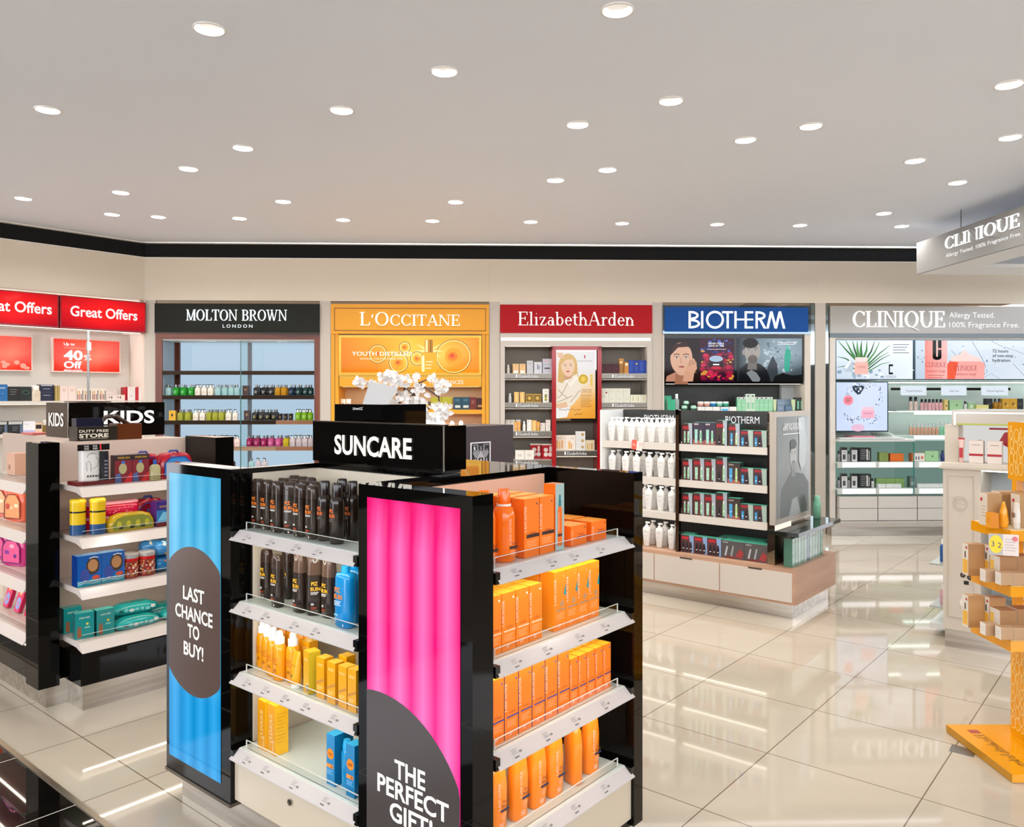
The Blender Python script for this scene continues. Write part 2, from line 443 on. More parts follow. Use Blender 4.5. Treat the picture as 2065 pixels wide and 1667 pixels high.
# ================================================================== the room
LU = 1.267                                            # the cream tiles end here (along U)
def uv(u, v): return (u * U[0] + v * V[0], u * U[1] + v * V[1])
def ngon(name, pts, z, mat, kindf=structure):
    mb = MB(); mb.add([(x, y, z) for x, y in pts], [tuple(range(len(pts)))], '#808080', mat)
    return kindf(name, mb)
ngon('floor', [uv(LU, -14), uv(LU, 9), uv(14, 9), uv(14, -14)], 0.0, 'tiles')
ngon('floor', [uv(-.6, -14), uv(-.6, 9), uv(LU - .02, 9), uv(LU - .02, -14)], 0.0, 'black_tiles')
ngon('floor', [uv(-14, -14), uv(-14, 9), uv(-.6, 9), uv(-.6, -14)], 0.0, 'tiles')  # unseen rear floor, made cream to bounce light up to the ceiling
mb = MB()
a, b, c, d = uv(LU - .02, -14), uv(LU - .02, 9), uv(LU, 9), uv(LU, -14)
mb.add([(*a, 0.0), (*b, 0.0), (*c, 0.0), (*d, 0.0), (*a, .004), (*b, .004), (*c, .004), (*d, .004)], [(4, 5, 6, 7), (0, 1, 5, 4), (2, 3, 7, 6)], '#b9ab98', 'steel')
structure('trim_1', mb)

# --- downlight positions (measured off the ceiling plane), then the ceiling with their holes
DL_PX = [(422, 58), (1245, 20), (896, 144), (689, 222), (96, 221), (1165, 251), (1353, 203), (2035, 170), (2037, 277), (1635, 254), (1503, 282),
         (490, 298), (380, 340), (244, 388), (47, 400), (571, 406), (226, 432), (319, 437), (483, 440), (692, 443), (872, 445), (1070, 447),
         (1255, 450), (1446, 452), (1613, 454), (1818, 456), (1782, 430), (919, 407), (1120, 363), (1225, 342), (1845, 324), (1931, 368)]
DL = []
for px, py in DL_PX:
    y = (CEIL - EYE) * FPX / (HY - py); DL.append(((px - CX) / FPX * y, y))
R_DL = 0.066
kx = -3.941; ky = 8.562
outer = [(9.0, -2.6), (9.0, 8.66 + .3), (kx, ky - .02), uv(-1.5, -8.506), (-9.0, -2.6)]
outer = [(p[0], p[1]) for p in outer]
loops = [[Vector((x, y, 0)) for x, y in outer]]
for x, y in DL:
    loops.append([Vector((x + R_DL * cos(2 * pi * i / 20), y + R_DL * sin(2 * pi * i / 20), 0)) for i in range(20)])
tri = tessellate_polygon(loops)
flat = [tuple(p) for l in loops for p in l]
mb = MB(); mb.add([(x, y, CEIL) for x, y, _ in flat], [tuple(t) for t in tri], '#e6e4e2', 'ceilpaint')
structure('ceiling', mb)

# --- one downlight: trim ring, reflector cone, lamp disc
ring = MB(); n = 28; v = []; f = []
for i in range(n):
    t = 2 * pi * i / n
    for r, z in ((.072, 0.0), (.072, -.004), (.064, -.006), (.060, 0.0)): v.append((r * cos(t), r * sin(t), z))
for i in range(n):
    for k in range(3): f.append((4 * i + k, 4 * ((i + 1) % n) + k, 4 * ((i + 1) % n) + k + 1, 4 * i + k + 1))
ring.add(v, f, '#f2efea', 'gloss', True)
can = MB().loft([(0.0, .062, .062, 2), (.03, .056, .056, 2), (.085, .040, .040, 2)], 24, '#c9c6c2', 'gloss', cap=False)
disc = MB(); disc.ell(0, 0, .040, .040, 0, '#fff6e8', 'e2.5'); disc.v = [(x, z, .084) for x, y, z in disc.v]
kind('downlight', 'downlight', 'ceiling light', [('trim_ring', ring), ('reflector', can), ('lamp', disc)])
lamp = bpy.data.lights.new('downlight_bulb', 'AREA'); lamp.shape = 'DISK'; lamp.size = 0.07; lamp.energy = LAMP_W; lamp.color = LAMP_COL
def near_to(i):
    px, py = DL_PX[i]
    side = 'left' if px < 690 else ('middle' if px < 1380 else 'right')
    return side
order = {}
for i, p in enumerate(DL_PX): order.setdefault(near_to(i), []).append(i)
DLL = {}
for side, ids in order.items():
    ids.sort(key=lambda i: DL_PX[i][1])
    for k, i in enumerate(ids):
        DLL[i] = 'recessed white ceiling downlight, %s nearest the viewer on the %s part of the ceiling' % (ORD[k + 1], side) if k else 'large recessed white ceiling downlight nearest the viewer on the %s part of the ceiling' % side
for i, (x, y) in enumerate(DL):
    o = place('downlight', WORLD, x, -y, CEIL - .0012, DLL[i], 'recessed ceiling downlights')
    l = bpy.data.objects.new('bulb', lamp); COL.objects.link(l); l.parent = o; l.location = (0, 0, .025)

# --- back wall: columns between the cabinets, fascia above, black shadow gap under the ceiling
TOP = 2.545
xs = W.x
cols = [(290, 314), (645, 667), (987, 1008), (1315, 1336), (1644, 1665)]
mb = MB()
for p0, p1 in cols: mb.box(xs(p0), xs(p1), 0, .55, 0, TOP, '#bdb3a6', 'card')
seams = [xs(290), xs(987), xs(1650), 8.2]
for s0, s1 in zip(seams, seams[1:]): mb.box(s0 + .0005, s1 - .0005, 0, .3, TOP, 3.0, '#dfd5c8', 'wallpaint')
mb.box(-4.3, 8.2, .55, .6, 0, 3.17, '#c9beb0', 'matt'); mb.box(-3.9, 8.1, .01, .28, TOP + .004, 2.99, '#8a8074', 'matt')
structure('wall_back', mb, W)
mb = MB(); mb.box(xs(287), 8.2, .03, .1, 3.0, CEIL, '#020202', 'matt'); structure('trim_2', mb, W)
mb = MB(); mb.box(xs(290), 8.2, -.006, .03, 2.996, 3.006, '#e8e2d8', 'card'); mb.box(xs(287), 8.2, -.02, .03, CEIL - .010, CEIL, '#e8e2d8', 'card'); structure('trim_3', mb, W)
# mirror strips over the cabinets and beside the last column
mb = MB()
for p0, p1 in ((296, 645), (667, 985), (1336, 1640), (1675, 2200)): mb.box(xs(p0), xs(p1), .02, .04, 2.512, TOP, '#b09a84', 'mirror')
mb.box(xs(1008), xs(1315), .0, .04, 2.515, TOP, '#d6ccbd', 'panel')
for p0, p1 in ((1635, 1644), (1665, 1672)): mb.box(xs(p0), xs(p1), .01, .04, 0, TOP, '#8a9494', 'mirror')
structure('trim_4', mb, W)
# --- left wall
kU = 4.053
mb = MB()
mb.box(-1.5, kU, 0, .1, TOP, 3.0, '#dfd5c8', 'wallpaint')
mb.box(-1.5, kU + .3, .55, .6, 0, 3.17, '#d8cec0', 'matt')
mb.box(kU - .012, kU, 0, .5, 0, TOP, '#e0cfc0', 'matt')
structure('wall_left', mb, LW)
mb = MB(); mb.box(-1.5, kU + .02, .03, .1, 3.0, CEIL, '#020202', 'matt'); structure('trim_5', mb, LW)
mb = MB(); mb.box(-1.5, kU, -.006, .03, 2.996, 3.006, '#e8e2d8', 'card'); mb.box(-1.5, kU + .01, -.02, .03, CEIL - .010, CEIL, '#e8e2d8', 'card'); structure('trim_6', mb, LW)

# --- hanging canopy with the lit name over the grey counter
cf = Frame(3.915, 7.74, .0349, -.9994)                # x runs from the back towards the viewer
t = Thing('hanging_canopy', 'grey and white canopy hanging from the ceiling at the right, lettered with a cosmetics name', 'canopy', cf, 0, 0, 2.70)
mb = MB()
mb.box(0, 3.2, 0, .03, 2.70, 3.0, '#918f8c', 'card')
mb.text('Allergy Tested. 100% Fragrance Free.', cf.x(1981) - .02, 2.775, -.002, .034, '#ffffff', 'e1.1', width=1.02)
t.part('fascia', mb)
mb = MB(); mb.text('CLINIQUE', cf.x(1981) - .02, 2.845, -.012, .105, '#ffffff', 'e1.3', width=1.0, serif=True, ext=.05); t.part('lettering', mb, label='white lettering')
mb = MB(); mb.box(0, .45, .03, 2.6, 2.70, 2.73, '#ecebe8'); mb.box(.45, 3.2, .03, .35, 2.70, 2.73, '#ecebe8'); mb.box(2.7, 3.2, .35, 2.6, 2.70, 2.73, '#ecebe8'); mb.box(.45, 2.7, .35, 2.6, 2.80, 2.82, '#dedddb')
mb.box(0, .02, .03, 2.6, 2.72, 3.0, '#d2cfcb')
t.part('soffit', mb)
w_ = cf.x(1938, -.02)
mb = MB(); mb.tube([(w_, .02, 2.98), (w_, .02, CEIL)], .004, 6, '#9a9a98'); t.part('wire', mb)

# --- added unseen dark walls: black gloss mirrors them, world light enters above
mb = MB(); mb.box(-12.0, 9.0, -8.1, -8.0, 0, 2.35, '#14110e', 'matt'); structure('wall_rear_added', mb)
mb = MB(); mb.box(8.9, 9.0, -8.0, 9.0, 0, 2.35, '#3a332c', 'matt'); structure('wall_right_added', mb)
mb = MB(); mb.box(-12, -1.5, 0, .1, 0, 2.35, '#1a1613', 'matt'); structure('wall_left', mb, LW)  # unseen dark extension, added so the black signs mirror something dark
# ================================================================== the black sun-care island (display with two lit panels)
S1 = along_v(1.50); S2 = along_u(-1.385)
BLK = '#070605'
HT = 1.27
SHZ = [1.062, .815, .570, .308]                       # tops of the glass shelves
sun = Thing('display_island', 'black glossy island display with blue and pink lit panels in the foreground', 'display stand', S1, -1.9, -.4, 0)
def to1(mb):                                          # S2 coordinates -> S1 coordinates
    o = []
    for x, y, z in mb.v:
        p = S2.pos(x, -y, z)
        o.append((p.x * S1.A[0] + p.y * S1.A[1] - S1.o[0] * S1.A[0] - S1.o[1] * S1.A[1], -((p.x - S1.o[0]) * S1.N[0] + (p.y - S1.o[1]) * S1.N[1]), z))
    mb.v = o; return mb
mb = MB()
mb.box(-2.93, -1.43, .04, .85, 0, .105, '#b9aea0', 'brushed')
sun.part('plinth', mb)
mb = MB()                                             # core and dividing walls
mb.box(-2.545, -1.745, .37, .845, .10, HT, BLK, 'piano')
mb.box(-2.545, -2.522, .08, .37, .10, HT, BLK, 'piano')
mb.box(-1.835, -1.747, .08, .37, .10, HT, BLK, 'piano')
mb.box(-1.745, -1.387, .79, .845, .10, HT, BLK, 'piano')
mb.box(-2.545, -1.40, .06, .845, .10, .125, BLK, 'piano')
sun.part('core', mb)
mb = MB()
mb.box(-2.521, -1.836, .355, .369, .29, HT - .018, '#d9cdb9', 'card'); mb.box(-2.521, -2.512, .085, .355, .29, HT - .018, '#d9cdb9', 'card')
sun.part('back_panel', mb)
mb = MB(); mb.box(1.60, 2.25, .345, .356, .29, HT - .02, '#e8b89a', 'card'); mb.box(2.25, 2.285, .340, .356, .29, 1.0, '#4a4038', 'card'); sun.part('back_panel', to1(mb), label='pale orange back panel')
mb = MB(); mb.box(-2.52, -1.84, .015, .03, .125, .29, '#c9bba4', 'panel')
lx, lz = S1.x(578), S1.z(578, 1620)
drawer = sun.part('drawer_front', mb)
mb = MB(); mb.ell(lx, lz, .012, .012, .010, '#b8b0a4', 'metal', 20); mb.ell(lx, lz, .008, .008, .009, '#2a2622', 'metal', 16); mb.rect(lx - .001, lx + .001, lz - .005, lz + .005, .0085, '#d0c8bc', 'metal'); sun.part('lock', mb, drawer)
mb = MB(); mb.box(1.60, 2.288, .012, .027, .125, .29, '#c9bba4', 'panel'); sun.part('drawer_front', to1(mb))
# shelves: glass-topped board, slanted price rail, clear lip
def price_marks(mb, x0, x1, zt, seed):
    r = random.Random(seed)
    x = x0 + .06
    while x < x1 - .09:
        for k in range(3): mb.rect(x, x + .022 - .004 * (k % 2), zt - .010 - k * .0035, zt - .0088 - k * .0035, k * .0, '#8f8a86')
        mb.rect(x, x + .018, zt - .0245, zt - .0225, 0, '#55504c'); mb.rect(x + .026, x + .038, zt - .0185, zt - .0145, 0, '#7d7874')
        mb.rect(x - .0015, x - .001, zt - .026, zt - .009, 0, '#a9a4a0')
        x += r.choice((.11, .14, .16))
def shelf(thing, x0, x1, z, conv, seed, depth=.34, frame='#b9b0aa', lip=.028, stripe=True):
    cv = conv or (lambda m: m)
    mb = MB(); mb.box(x0, x1, .021, depth, z - .016, z - .002, '#d8d2c4', 'card'); mb.box(x0, x1, .021, depth, z - .002, z, '#dfeae4', 'panel')
    mb.box(x0 - .018, x0, -.004, .09, z - .034, z - .003, '#0a0908', 'gloss'); mb.box(x1, x1 + .018, -.004, .09, z - .034, z - .003, '#0a0908', 'gloss')
    sh = thing.part('shelf', cv(mb))
    mb = MB(); y0, z0, y1, z1 = -.012, z - .030, .022, z + .000
    mb.add([(x0 - .012, y0, z0), (x1 + .012, y0, z0), (x1, y1, z1), (x0, y1, z1), (x0 - .012, y0, z0 - .003), (x1 + .012, y0, z0 - .003)], [(0, 1, 2, 3), (4, 5, 1, 0)], '#c6bfbb', 'panel')
    b = len(mb.v); price_marks(mb, x0, x1, 0.0, seed)
    k = (y1 - y0) / (z1 - z0)                         # lay the printed marks on the slope
    mb.v = mb.v[:b] + [(x, y1 + zz * k - .0008, z1 + zz + .0004) for x, y, zz in mb.v[b:]]
    thing.part('price_rail', cv(mb), sh)
    mb = MB(); mb.box(x0 + .02, x1 - .02, .034, .037, z, z + lip, '#ffffff', 'acrylic')
    for s in ((x0 + .02, x1 - .02, .0335, .0375, z + lip - .0012, z + lip), (x0 + .02, x0 + .0215, .0335, .0375, z, z + lip), (x1 - .0215, x1 - .02, .0335, .0375, z, z + lip)): mb.box(*s, '#e9ece6', 'panel')
    thing.part('clear_lip', cv(mb), sh)
    mb = MB(); mb.box(x0 + .02, x1 - .02, .024, .030, z - .024, z - .018, '#fff2dc', 'e22'); thing.part('light_strip', cv(mb), sh)
    return sh
for k, z in enumerate(SHZ):
    shelf(sun, -2.50, -1.855, z, None, k)
    shelf(sun, 1.605, 2.262, z, to1, k + 10)
# the two lit panels
def light_box(x0, x1, nm):
    mb = MB(); mb.box(x0, x1, 0, .08, .112, HT, BLK, 'piano')
    bx = sun.part('light_box', mb, label=nm)
    mb = MB(); mb.box(x0 - .004, x1 + .002, -.004, .085, .100, .112, '#6d655c', 'steel'); sun.part('foot_trim', mb, bx)
    return bx
def tubes(c0, c1, n, edge):                           # the lamps behind the panel show as brighter bands
    row = []
    for i in range(4 * n + 1):
        k = (1 - cos(2 * pi * i / 4)) / 2
        row.append(mix(c0, c1, k if 0 < i < 4 * n else 0))
    return row
bxb = light_box(-2.973, -2.522, 'black light box with a blue panel')
x0, x1 = S1.x(342), S1.x(446); z0, z1 = .165, 1.235
mb = MB()
hi = tubes('#3aa8d8', '#62c3ee', 4, 0); lo = tubes('#0a8fd2', '#34aaec', 4, 0)
mb.grad(x0, x1, z0, z1, -.0015, [lo, lo, lo, hi, hi, hi, hi, hi, tubes('#47aad6', '#58b8e2', 4, 0)], 'e1.0')
sun.part('light_panel', mb, bxb, label='blue lit panel')
def half_disc(cx, cz, r, col, y):
    m = MB(); pts = []
    for i in range(72):
        t = 2 * pi * i / 72; pts.append((min(max(cx + r * cos(t), m_x0), m_x1), max(cz + r * sin(t), m_z0)))
    return m.poly(pts, y, col, 'gloss')
m_x0, m_x1, m_z0 = x0, x1, z0
cbx = (x0 + x1) / 2; cbz = S1.z(395, 1254)
sun.part('disc', half_disc(cbx, cbz, .272, '#5d4a41', -.003), bxb, label='brown printed disc')
mb = MB()
for t_, py in (('LAST', 1213), ('CHANCE', 1253), ('TO', 1288), ('BUY!', 1326)):
    mb.text(t_, cbx, S1.z(395, py), -.0038, .050, '#fffdf4', 'e1.15', bold=.022, sz=1.0, width={'LAST': .150, 'CHANCE': .265, 'TO': .083, 'BUY!': .140}[t_])
sun.part('lettering', mb, bxb)
bxp = light_box(-1.835, -1.384, 'black light box with a pink panel')
x0, x1 = S1.x(741), S1.x(929)
mb = MB()
hi = tubes('#f2107c', '#ff74c0', 4, 0); mid = tubes('#f62a90', '#ff7cc6', 4, 0); top = tubes('#ee0a6a', '#f53a92', 4, 0)
mb.grad(x0, x1, z0, z1, -.0015, [mid, mid, mid, mid, mid, hi, hi, hi, top], 'e1.0')
sun.part('light_panel', mb, bxp, label='pink lit panel')
m_x0, m_x1, m_z0 = x0, x1, z0
cpx = S1.x(768); cpz = S1.z(768, 1645)
sun.part('disc', half_disc(cpx, cpz, .352, '#4a4340', -.003), bxp, label='grey-brown printed disc')
mb = MB()
for t_, px, py, w_ in (('THE', 828, 1579, .122), ('PERFECT', 832, 1624, .282), ('GIFT!', 830, 1670, .170)):
    mb.text(t_, S1.x(px), S1.z(px, py), -.0038, .052, '#fffdf4', 'e1.15', bold=.022, width=w_)
sun.part('lettering', mb, bxp)
# header sign on top
H1 = along_v(1.84)
hx0, hx1 = H1.x(631), H1.x(895)
hd = Thing('header_sign', 'long black sign box lettered SUNCARE on top of the foreground island', 'sign', H1, (hx0 + hx1) / 2, -.1, HT)
mb = MB(); mb.box(hx0 + .02, hx1 - .02, .012, .10, HT + .001, HT + .012, '#0c0a09', 'gloss'); mb.box(hx0, hx1, 0, .105, HT + .012, 1.428, '#0b0806', 'piano')
hd.part('box', mb)
mb = MB(); mb.box(hx0, hx1 + .001, -.001, .02, 1.428, 1.432, '#6a6258', 'metal'); mb.box(hx1 - .003, hx1 + .001, -.001, .003, HT + .012, 1.43, '#d8d2c8', 'metal'); hd.part('edge_trim', mb)
mb = MB(); cx_ = (H1.x(676) + H1.x(832)) / 2
mb.text('SUNCARE', cx_, H1.z(754, 919) , -.004, .070, '#fff8ea', 'e1.1', bold=.028, width=H1.x(832) - H1.x(676)); hd.part('lettering', mb)

# ================================================================== the matching children's island on the left
K1 = along_v(1.50); K2 = along_u(-4.05)
kid = Thing('display_island', 'black island display with toys and children bags at the left', 'display stand', K2, 2.1, -.3, 0)
def toK(mb):                                          # K1 coordinates -> K2 coordinates
    o = []
    for x, y, z in mb.v:
        p = K1.pos(x, -y, z)
        o.append(((p.x - K2.o[0]) * K2.A[0] + (p.y - K2.o[1]) * K2.A[1], -((p.x - K2.o[0]) * K2.N[0] + (p.y - K2.o[1]) * K2.N[1]), z))
    mb.v = o; return mb
KT = 1.285
mb = MB(); mb.box(1.64, 2.42, .03, .6, 0, .125, '#b9a48a', 'brushed'); kid.part('plinth', mb)
mb = MB(); mb.box(1.54, 1.64, .205, .7, 0, .125, '#b9a48a', 'brushed'); mb.box(1.54, 1.63, .7, 1.6, 0, .125, '#b9a48a', 'brushed'); kid.part('plinth', mb)
mb = MB(); mb.box(1.50, 1.596, .187, .347, .10, KT + .01, BLK, 'piano'); kid.part('corner_post', mb)
mb = MB(); mb.box(2.33, 2.44, .02, .347, .10, KT + .01, BLK, 'piano'); kid.part('end_panel', mb)
mb = MB(); mb.box(1.60, 2.33, .347, .36, .125, KT, '#cbb5a4', 'card'); mb.box(1.86, 2.33, .36, .60, .125, KT, '#cbb5a4', 'card'); mb.box(1.62, 1.86, .36, .60, KT - .02, KT, '#cbb5a4', 'card'); kid.part('back_panel', mb)
mb = MB(); mb.box(1.86, 1.88, .60, 1.8, .125, KT, '#cbb5a4', 'card'); kid.part('back_panel', mb)
mb = MB(); mb.box(1.62, 2.33, .0, .35, .128, .275, BLK, 'piano'); kid.part('base_box', mb)
mb = MB(); mb.box(1.50, 1.60, .35, 1.6, .128, .275, BLK, 'piano'); kid.part('base_box', mb)
KZ = [1.085, .838, .593, .335]
def kshelf(x0, x1, z, conv):
    cv = conv or (lambda m: m)
    mb = MB()
    a = [(.0, z - .045), (-.0, z - .005), (.03, z), (.34, z), (.34, z - .045), (.03, z - .05)]
    P = [(-.012, z - .048), (.022, z - .004), (.06, z), (.345, z), (.345, z - .02), (.06, z - .03)]
    v = [(x0, y, q) for y, q in P] + [(x1, y, q) for y, q in P]; n = len(P)
    mb.add(v, [tuple(range(n)), tuple(range(n, 2 * n))] + [(i, (i + 1) % n, n + (i + 1) % n, n + i) for i in range(n)], '#d9ccc2', 'panel')
    sh = kid.part('shelf', cv(mb))
    mb = MB(); mb.box(x0 + .02, x1 - .02, .034, .037, z, z + .03, '#ffffff', 'acrylic')
    mb.box(x0 + .02, x1 - .02, .0335, .0375, z + .0288, z + .03, '#e9ece6', 'panel'); kid.part('clear_lip', cv(mb), sh)
    mb = MB(); mb.box(x0 + .03, x1 - .03, .05, .058, z - .036, z - .030, '#fff2dc', 'e16'); kid.part('light_strip', cv(mb), sh)
for z in KZ:
    kshelf(1.622, 2.325, z, None)
    kshelf(-5.3, -4.41, z, toK)
# KIDS sign box on top of it
kh = along_v(1.86)
sx0, sx1 = kh.x(93), kh.x(137)
ks = Thing('header_sign', 'black sign box lettered KIDS on top of the left island', 'sign', kh, (sx0 + sx1) / 2, -.2, KT)
mb = MB(); mb.box(sx0, sx1, 0, .56, KT + .0012, 1.485, '#0b0806', 'piano', cols={'f': '#4a3a30'}); ks.part('box', mb)
mb = MB(); mb.text('KIDS', (sx0 + sx1) / 2 - .005, KT + .066, -.003, .078, '#fffaf0', 'e1.1', bold=.02, width=(sx1 - sx0) * .68); ks.part('lettering', mb); mb = MB()
mb.text('KIDS', .345, KT + .076, sx1 + .003, .078, '#fffaf0', 'e1.1', bold=.025, width=.30, axis='r'); ks.part('lettering', mb)
mb = MB(); mb.box(sx1 - .003, sx1 + .001, -.001, .003, KT + .0012, 1.485, '#d8d2c8', 'metal'); ks.part('edge_trim', mb)
# ================================================================== printed pictures
def portrait(mb, cx, cz, h, y, skin, shade, hair, lips, long=True, dark='#2a1c16', beard=None):
    """a generic head, h tall, turned to the viewer"""
    e = .0004
    if long:
        mb.ell(cx, cz + .05 * h, .47 * h, .60 * h, y, hair, mb.pm); mb.poly([(cx - .47 * h, cz), (cx - .50 * h, cz - .75 * h), (cx - .2 * h, cz - .85 * h), (cx - .1 * h, cz), (cx + .3 * h, cz), (cx + .36 * h, cz - .7 * h), (cx + .5 * h, cz - .5 * h), (cx + .46 * h, cz + .1 * h)], y, hair, mb.pm)
    mb.poly([(cx - .16 * h, cz - .2 * h), (cx + .16 * h, cz - .2 * h), (cx + .2 * h, cz - .75 * h), (cx - .2 * h, cz - .75 * h)], y - e, shade, mb.pm)
    mb.ell(cx, cz + .02 * h, .33 * h, .47 * h, y - 2 * e, skin, mb.pm)
    mb.ell(cx + .02 * h, cz - .24 * h, .24 * h, .25 * h, y - 2.2 * e, skin, mb.pm)
    mb.poly([(cx - .33 * h, cz + .1 * h), (cx - .26 * h, cz + .4 * h), (cx + .1 * h, cz + .52 * h), (cx + .34 * h, cz + .25 * h), (cx + .2 * h, cz + .36 * h), (cx - .1 * h, cz + .34 * h)], y - 3 * e, hair, mb.pm)
    if beard: mb.ell(cx + .02 * h, cz - .32 * h, .2 * h, .17 * h, y - 2.6 * e, beard, mb.pm)
    for s in (-1, 1):
        ex = cx + s * .14 * h
        mb.ell(ex, cz + .04 * h, .055 * h, .026 * h, y - 3 * e, '#f4efe8', mb.pm, 14); mb.ell(ex, cz + .04 * h, .024 * h, .026 * h, y - 4 * e, dark, mb.pm, 12)
        mb.stroke([(ex - .07 * h, cz + .055 * h), (ex, cz + .075 * h), (ex + .07 * h, cz + .055 * h)], .014 * h, y - 5 * e, dark, mb.pm)
        mb.stroke([(ex - .09 * h, cz + .12 * h), (ex, cz + .15 * h), (ex + .09 * h, cz + .125 * h)], .022 * h, y - 4 * e, mix(hair, '#201510', .5), mb.pm)
    mb.stroke([(cx - .01 * h, cz + .02 * h), (cx - .035 * h, cz - .1 * h), (cx + .04 * h, cz - .115 * h)], .016 * h, y - 3 * e, shade, mb.pm)
    mb.ell(cx, cz - .235 * h, .095 * h, .034 * h, y - 4 * e, lips, mb.pm, 18); mb.stroke([(cx - .095 * h, cz - .232 * h), (cx + .095 * h, cz - .232 * h)], .008 * h, y - 5 * e, mix(lips, '#301010', .6), mb.pm)
def jar(mb, x0, x1, z0, z1, y, body, lid, ink, word=None):
    e = .0005; w = x1 - x0; h = z1 - z0
    mb.poly([(x0, z0), (x1, z0), (x1, z0 + .62 * h), (x1 - .06 * w, z0 + .72 * h), (x0 + .06 * w, z0 + .72 * h), (x0, z0 + .62 * h)], y, body, mb.pm)
    mb.rect(x0 + .05 * w, x1 - .05 * w, z0 + .74 * h, z1, y, lid, mb.pm)
    if word: mb.text(word, (x0 + x1) / 2, z0 + .36 * h, y - e, h * .14, ink, mb.pm, width=w * .66, serif=True)
    mb.rect(x0 + .25 * w, x1 - .25 * w, z0 + .24 * h, z0 + .245 * h, y - e, ink, mb.pm)
def drops(mb, n, x0, x1, z0, z1, y, cols, r0, r1, seed):
    r = random.Random(seed)
    for _ in range(n): 
        q = r.uniform(r0, r1); mb.ell(r.uniform(x0, x1), r.uniform(z0, z1), q, q * r.uniform(.5, 1), y - r.random() * .0003, r.choice(cols), mb.pm, 8)
def MBp(pm):
    m = MB(); m.pm = pm; return m
X = W.x
YLW = '#e39a10'

# ================================================================== cabinet with the wooden frame
SH_M = [1.79, 1.527, 1.257, .975, .70]
def cab_wood():
    t = Thing('wall_cabinet', 'dark wood framed wall cabinet with a black sign and pale blue lit back', 'cabinet', W, X(480), .0, 0)
    xl, xr = X(314), X(645); il, ir = X(327), X(634)
    mb = MB(); mb.box(xl, xr, -.03, .03, 2.193, 2.510, '#15170f', 'matt'); mb.box(xl, xr, -.034, -.03, 2.193, 2.20, '#3a3d33'); sg = t.part('sign_panel', mb)
    mb = MB(); mb.text('MOLTON BROWN', X(480), W.z(480, 647), -.045, .116, '#f2fbff', 'e1.5', serif=True, width=X(581) - X(379), ext=.06); t.part('lettering', mb, sg); mb = MB(); mb.text('LONDON', X(481), W.z(481, 661), -.034, .036, '#eef6fa', 'e1.1', width=X(511) - X(451), space=1.5, bold=.01); t.part('lettering', mb, sg)
    mb = MB(); mb.box(xl, xr, -.01, .45, 2.128, 2.193, '#000', 'woodh'); t.part('wood_frame', mb)
    mb = MB(); mb.box(xl, il, -.01, .45, 0, 2.128, '#000', 'wood'); t.part('wood_frame', mb)
    mb = MB(); mb.box(ir, xr, -.01, .45, 0, 2.128, '#000', 'wood'); t.part('wood_frame', mb)
    mb = MB(); mb.box(il, ir, .43, .44, .1, 2.128, '#b6cfe2', 'e0.86'); t.part('back_panel', mb, label='pale blue lit back panel')
    mb = MB(); mb.box(il, il + .004, .02, .33, .1, 2.128, '#8f9aa2', 'panel'); t.part('side_panel', mb)
    mb = MB(); mb.box(il, il + .035, .40, .43, .1, 2.128, '#000', 'wood'); t.part('corner_strip', mb)
    mb = MB(); mb.box(il, ir, .0, .43, 2.118, 2.128, '#d8d6d2'); t.part('ceiling_panel', mb)
    for px in (413, 560):
        mb = MB(); mb.ell(X(px), 0, .05, .05, 0, '#fffaf0', 'e4', 16); mb.v = [(x, .2 + z, 2.1175) for x, y, z in mb.v]; t.part('spot', mb)
    px_ = X(503, -.40); mb = MB(); mb.box(px_ - .02, px_ + .02, .40, .43, .1, 2.118, '#000', 'wood'); t.part('post', mb)
    dv = X(485.5); mb = MB(); mb.box(dv - .005, dv + .005, .0, .40, .1, 2.118, '#ffffff', 'glass'); mb.box(dv - .005, dv + .005, -.001, .001, .1, 2.118, '#2f5a58', 'gloss'); t.part('glass_divider', mb)
    for z in SH_M:
        for a, b in ((il + .004, dv - .006), (dv + .006, ir)):
            mb = MB(); mb.box(a, b, .0, .40, z - .012, z, '#cfd6d6', 'panel'); mb.box(a, b, -.004, .0, z - .042, z + .001, '#c7a892', 'mirror'); mb.box(a, b, .0, .01, z - .042, z - .012, '#c7a892', 'mirror'); t.part('shelf', mb)
    mb = MB(); mb.box(xl, xr, -.01, .45, 0, .1, '#2a1a12', 'card'); t.part('plinth', mb)
cab_wood()

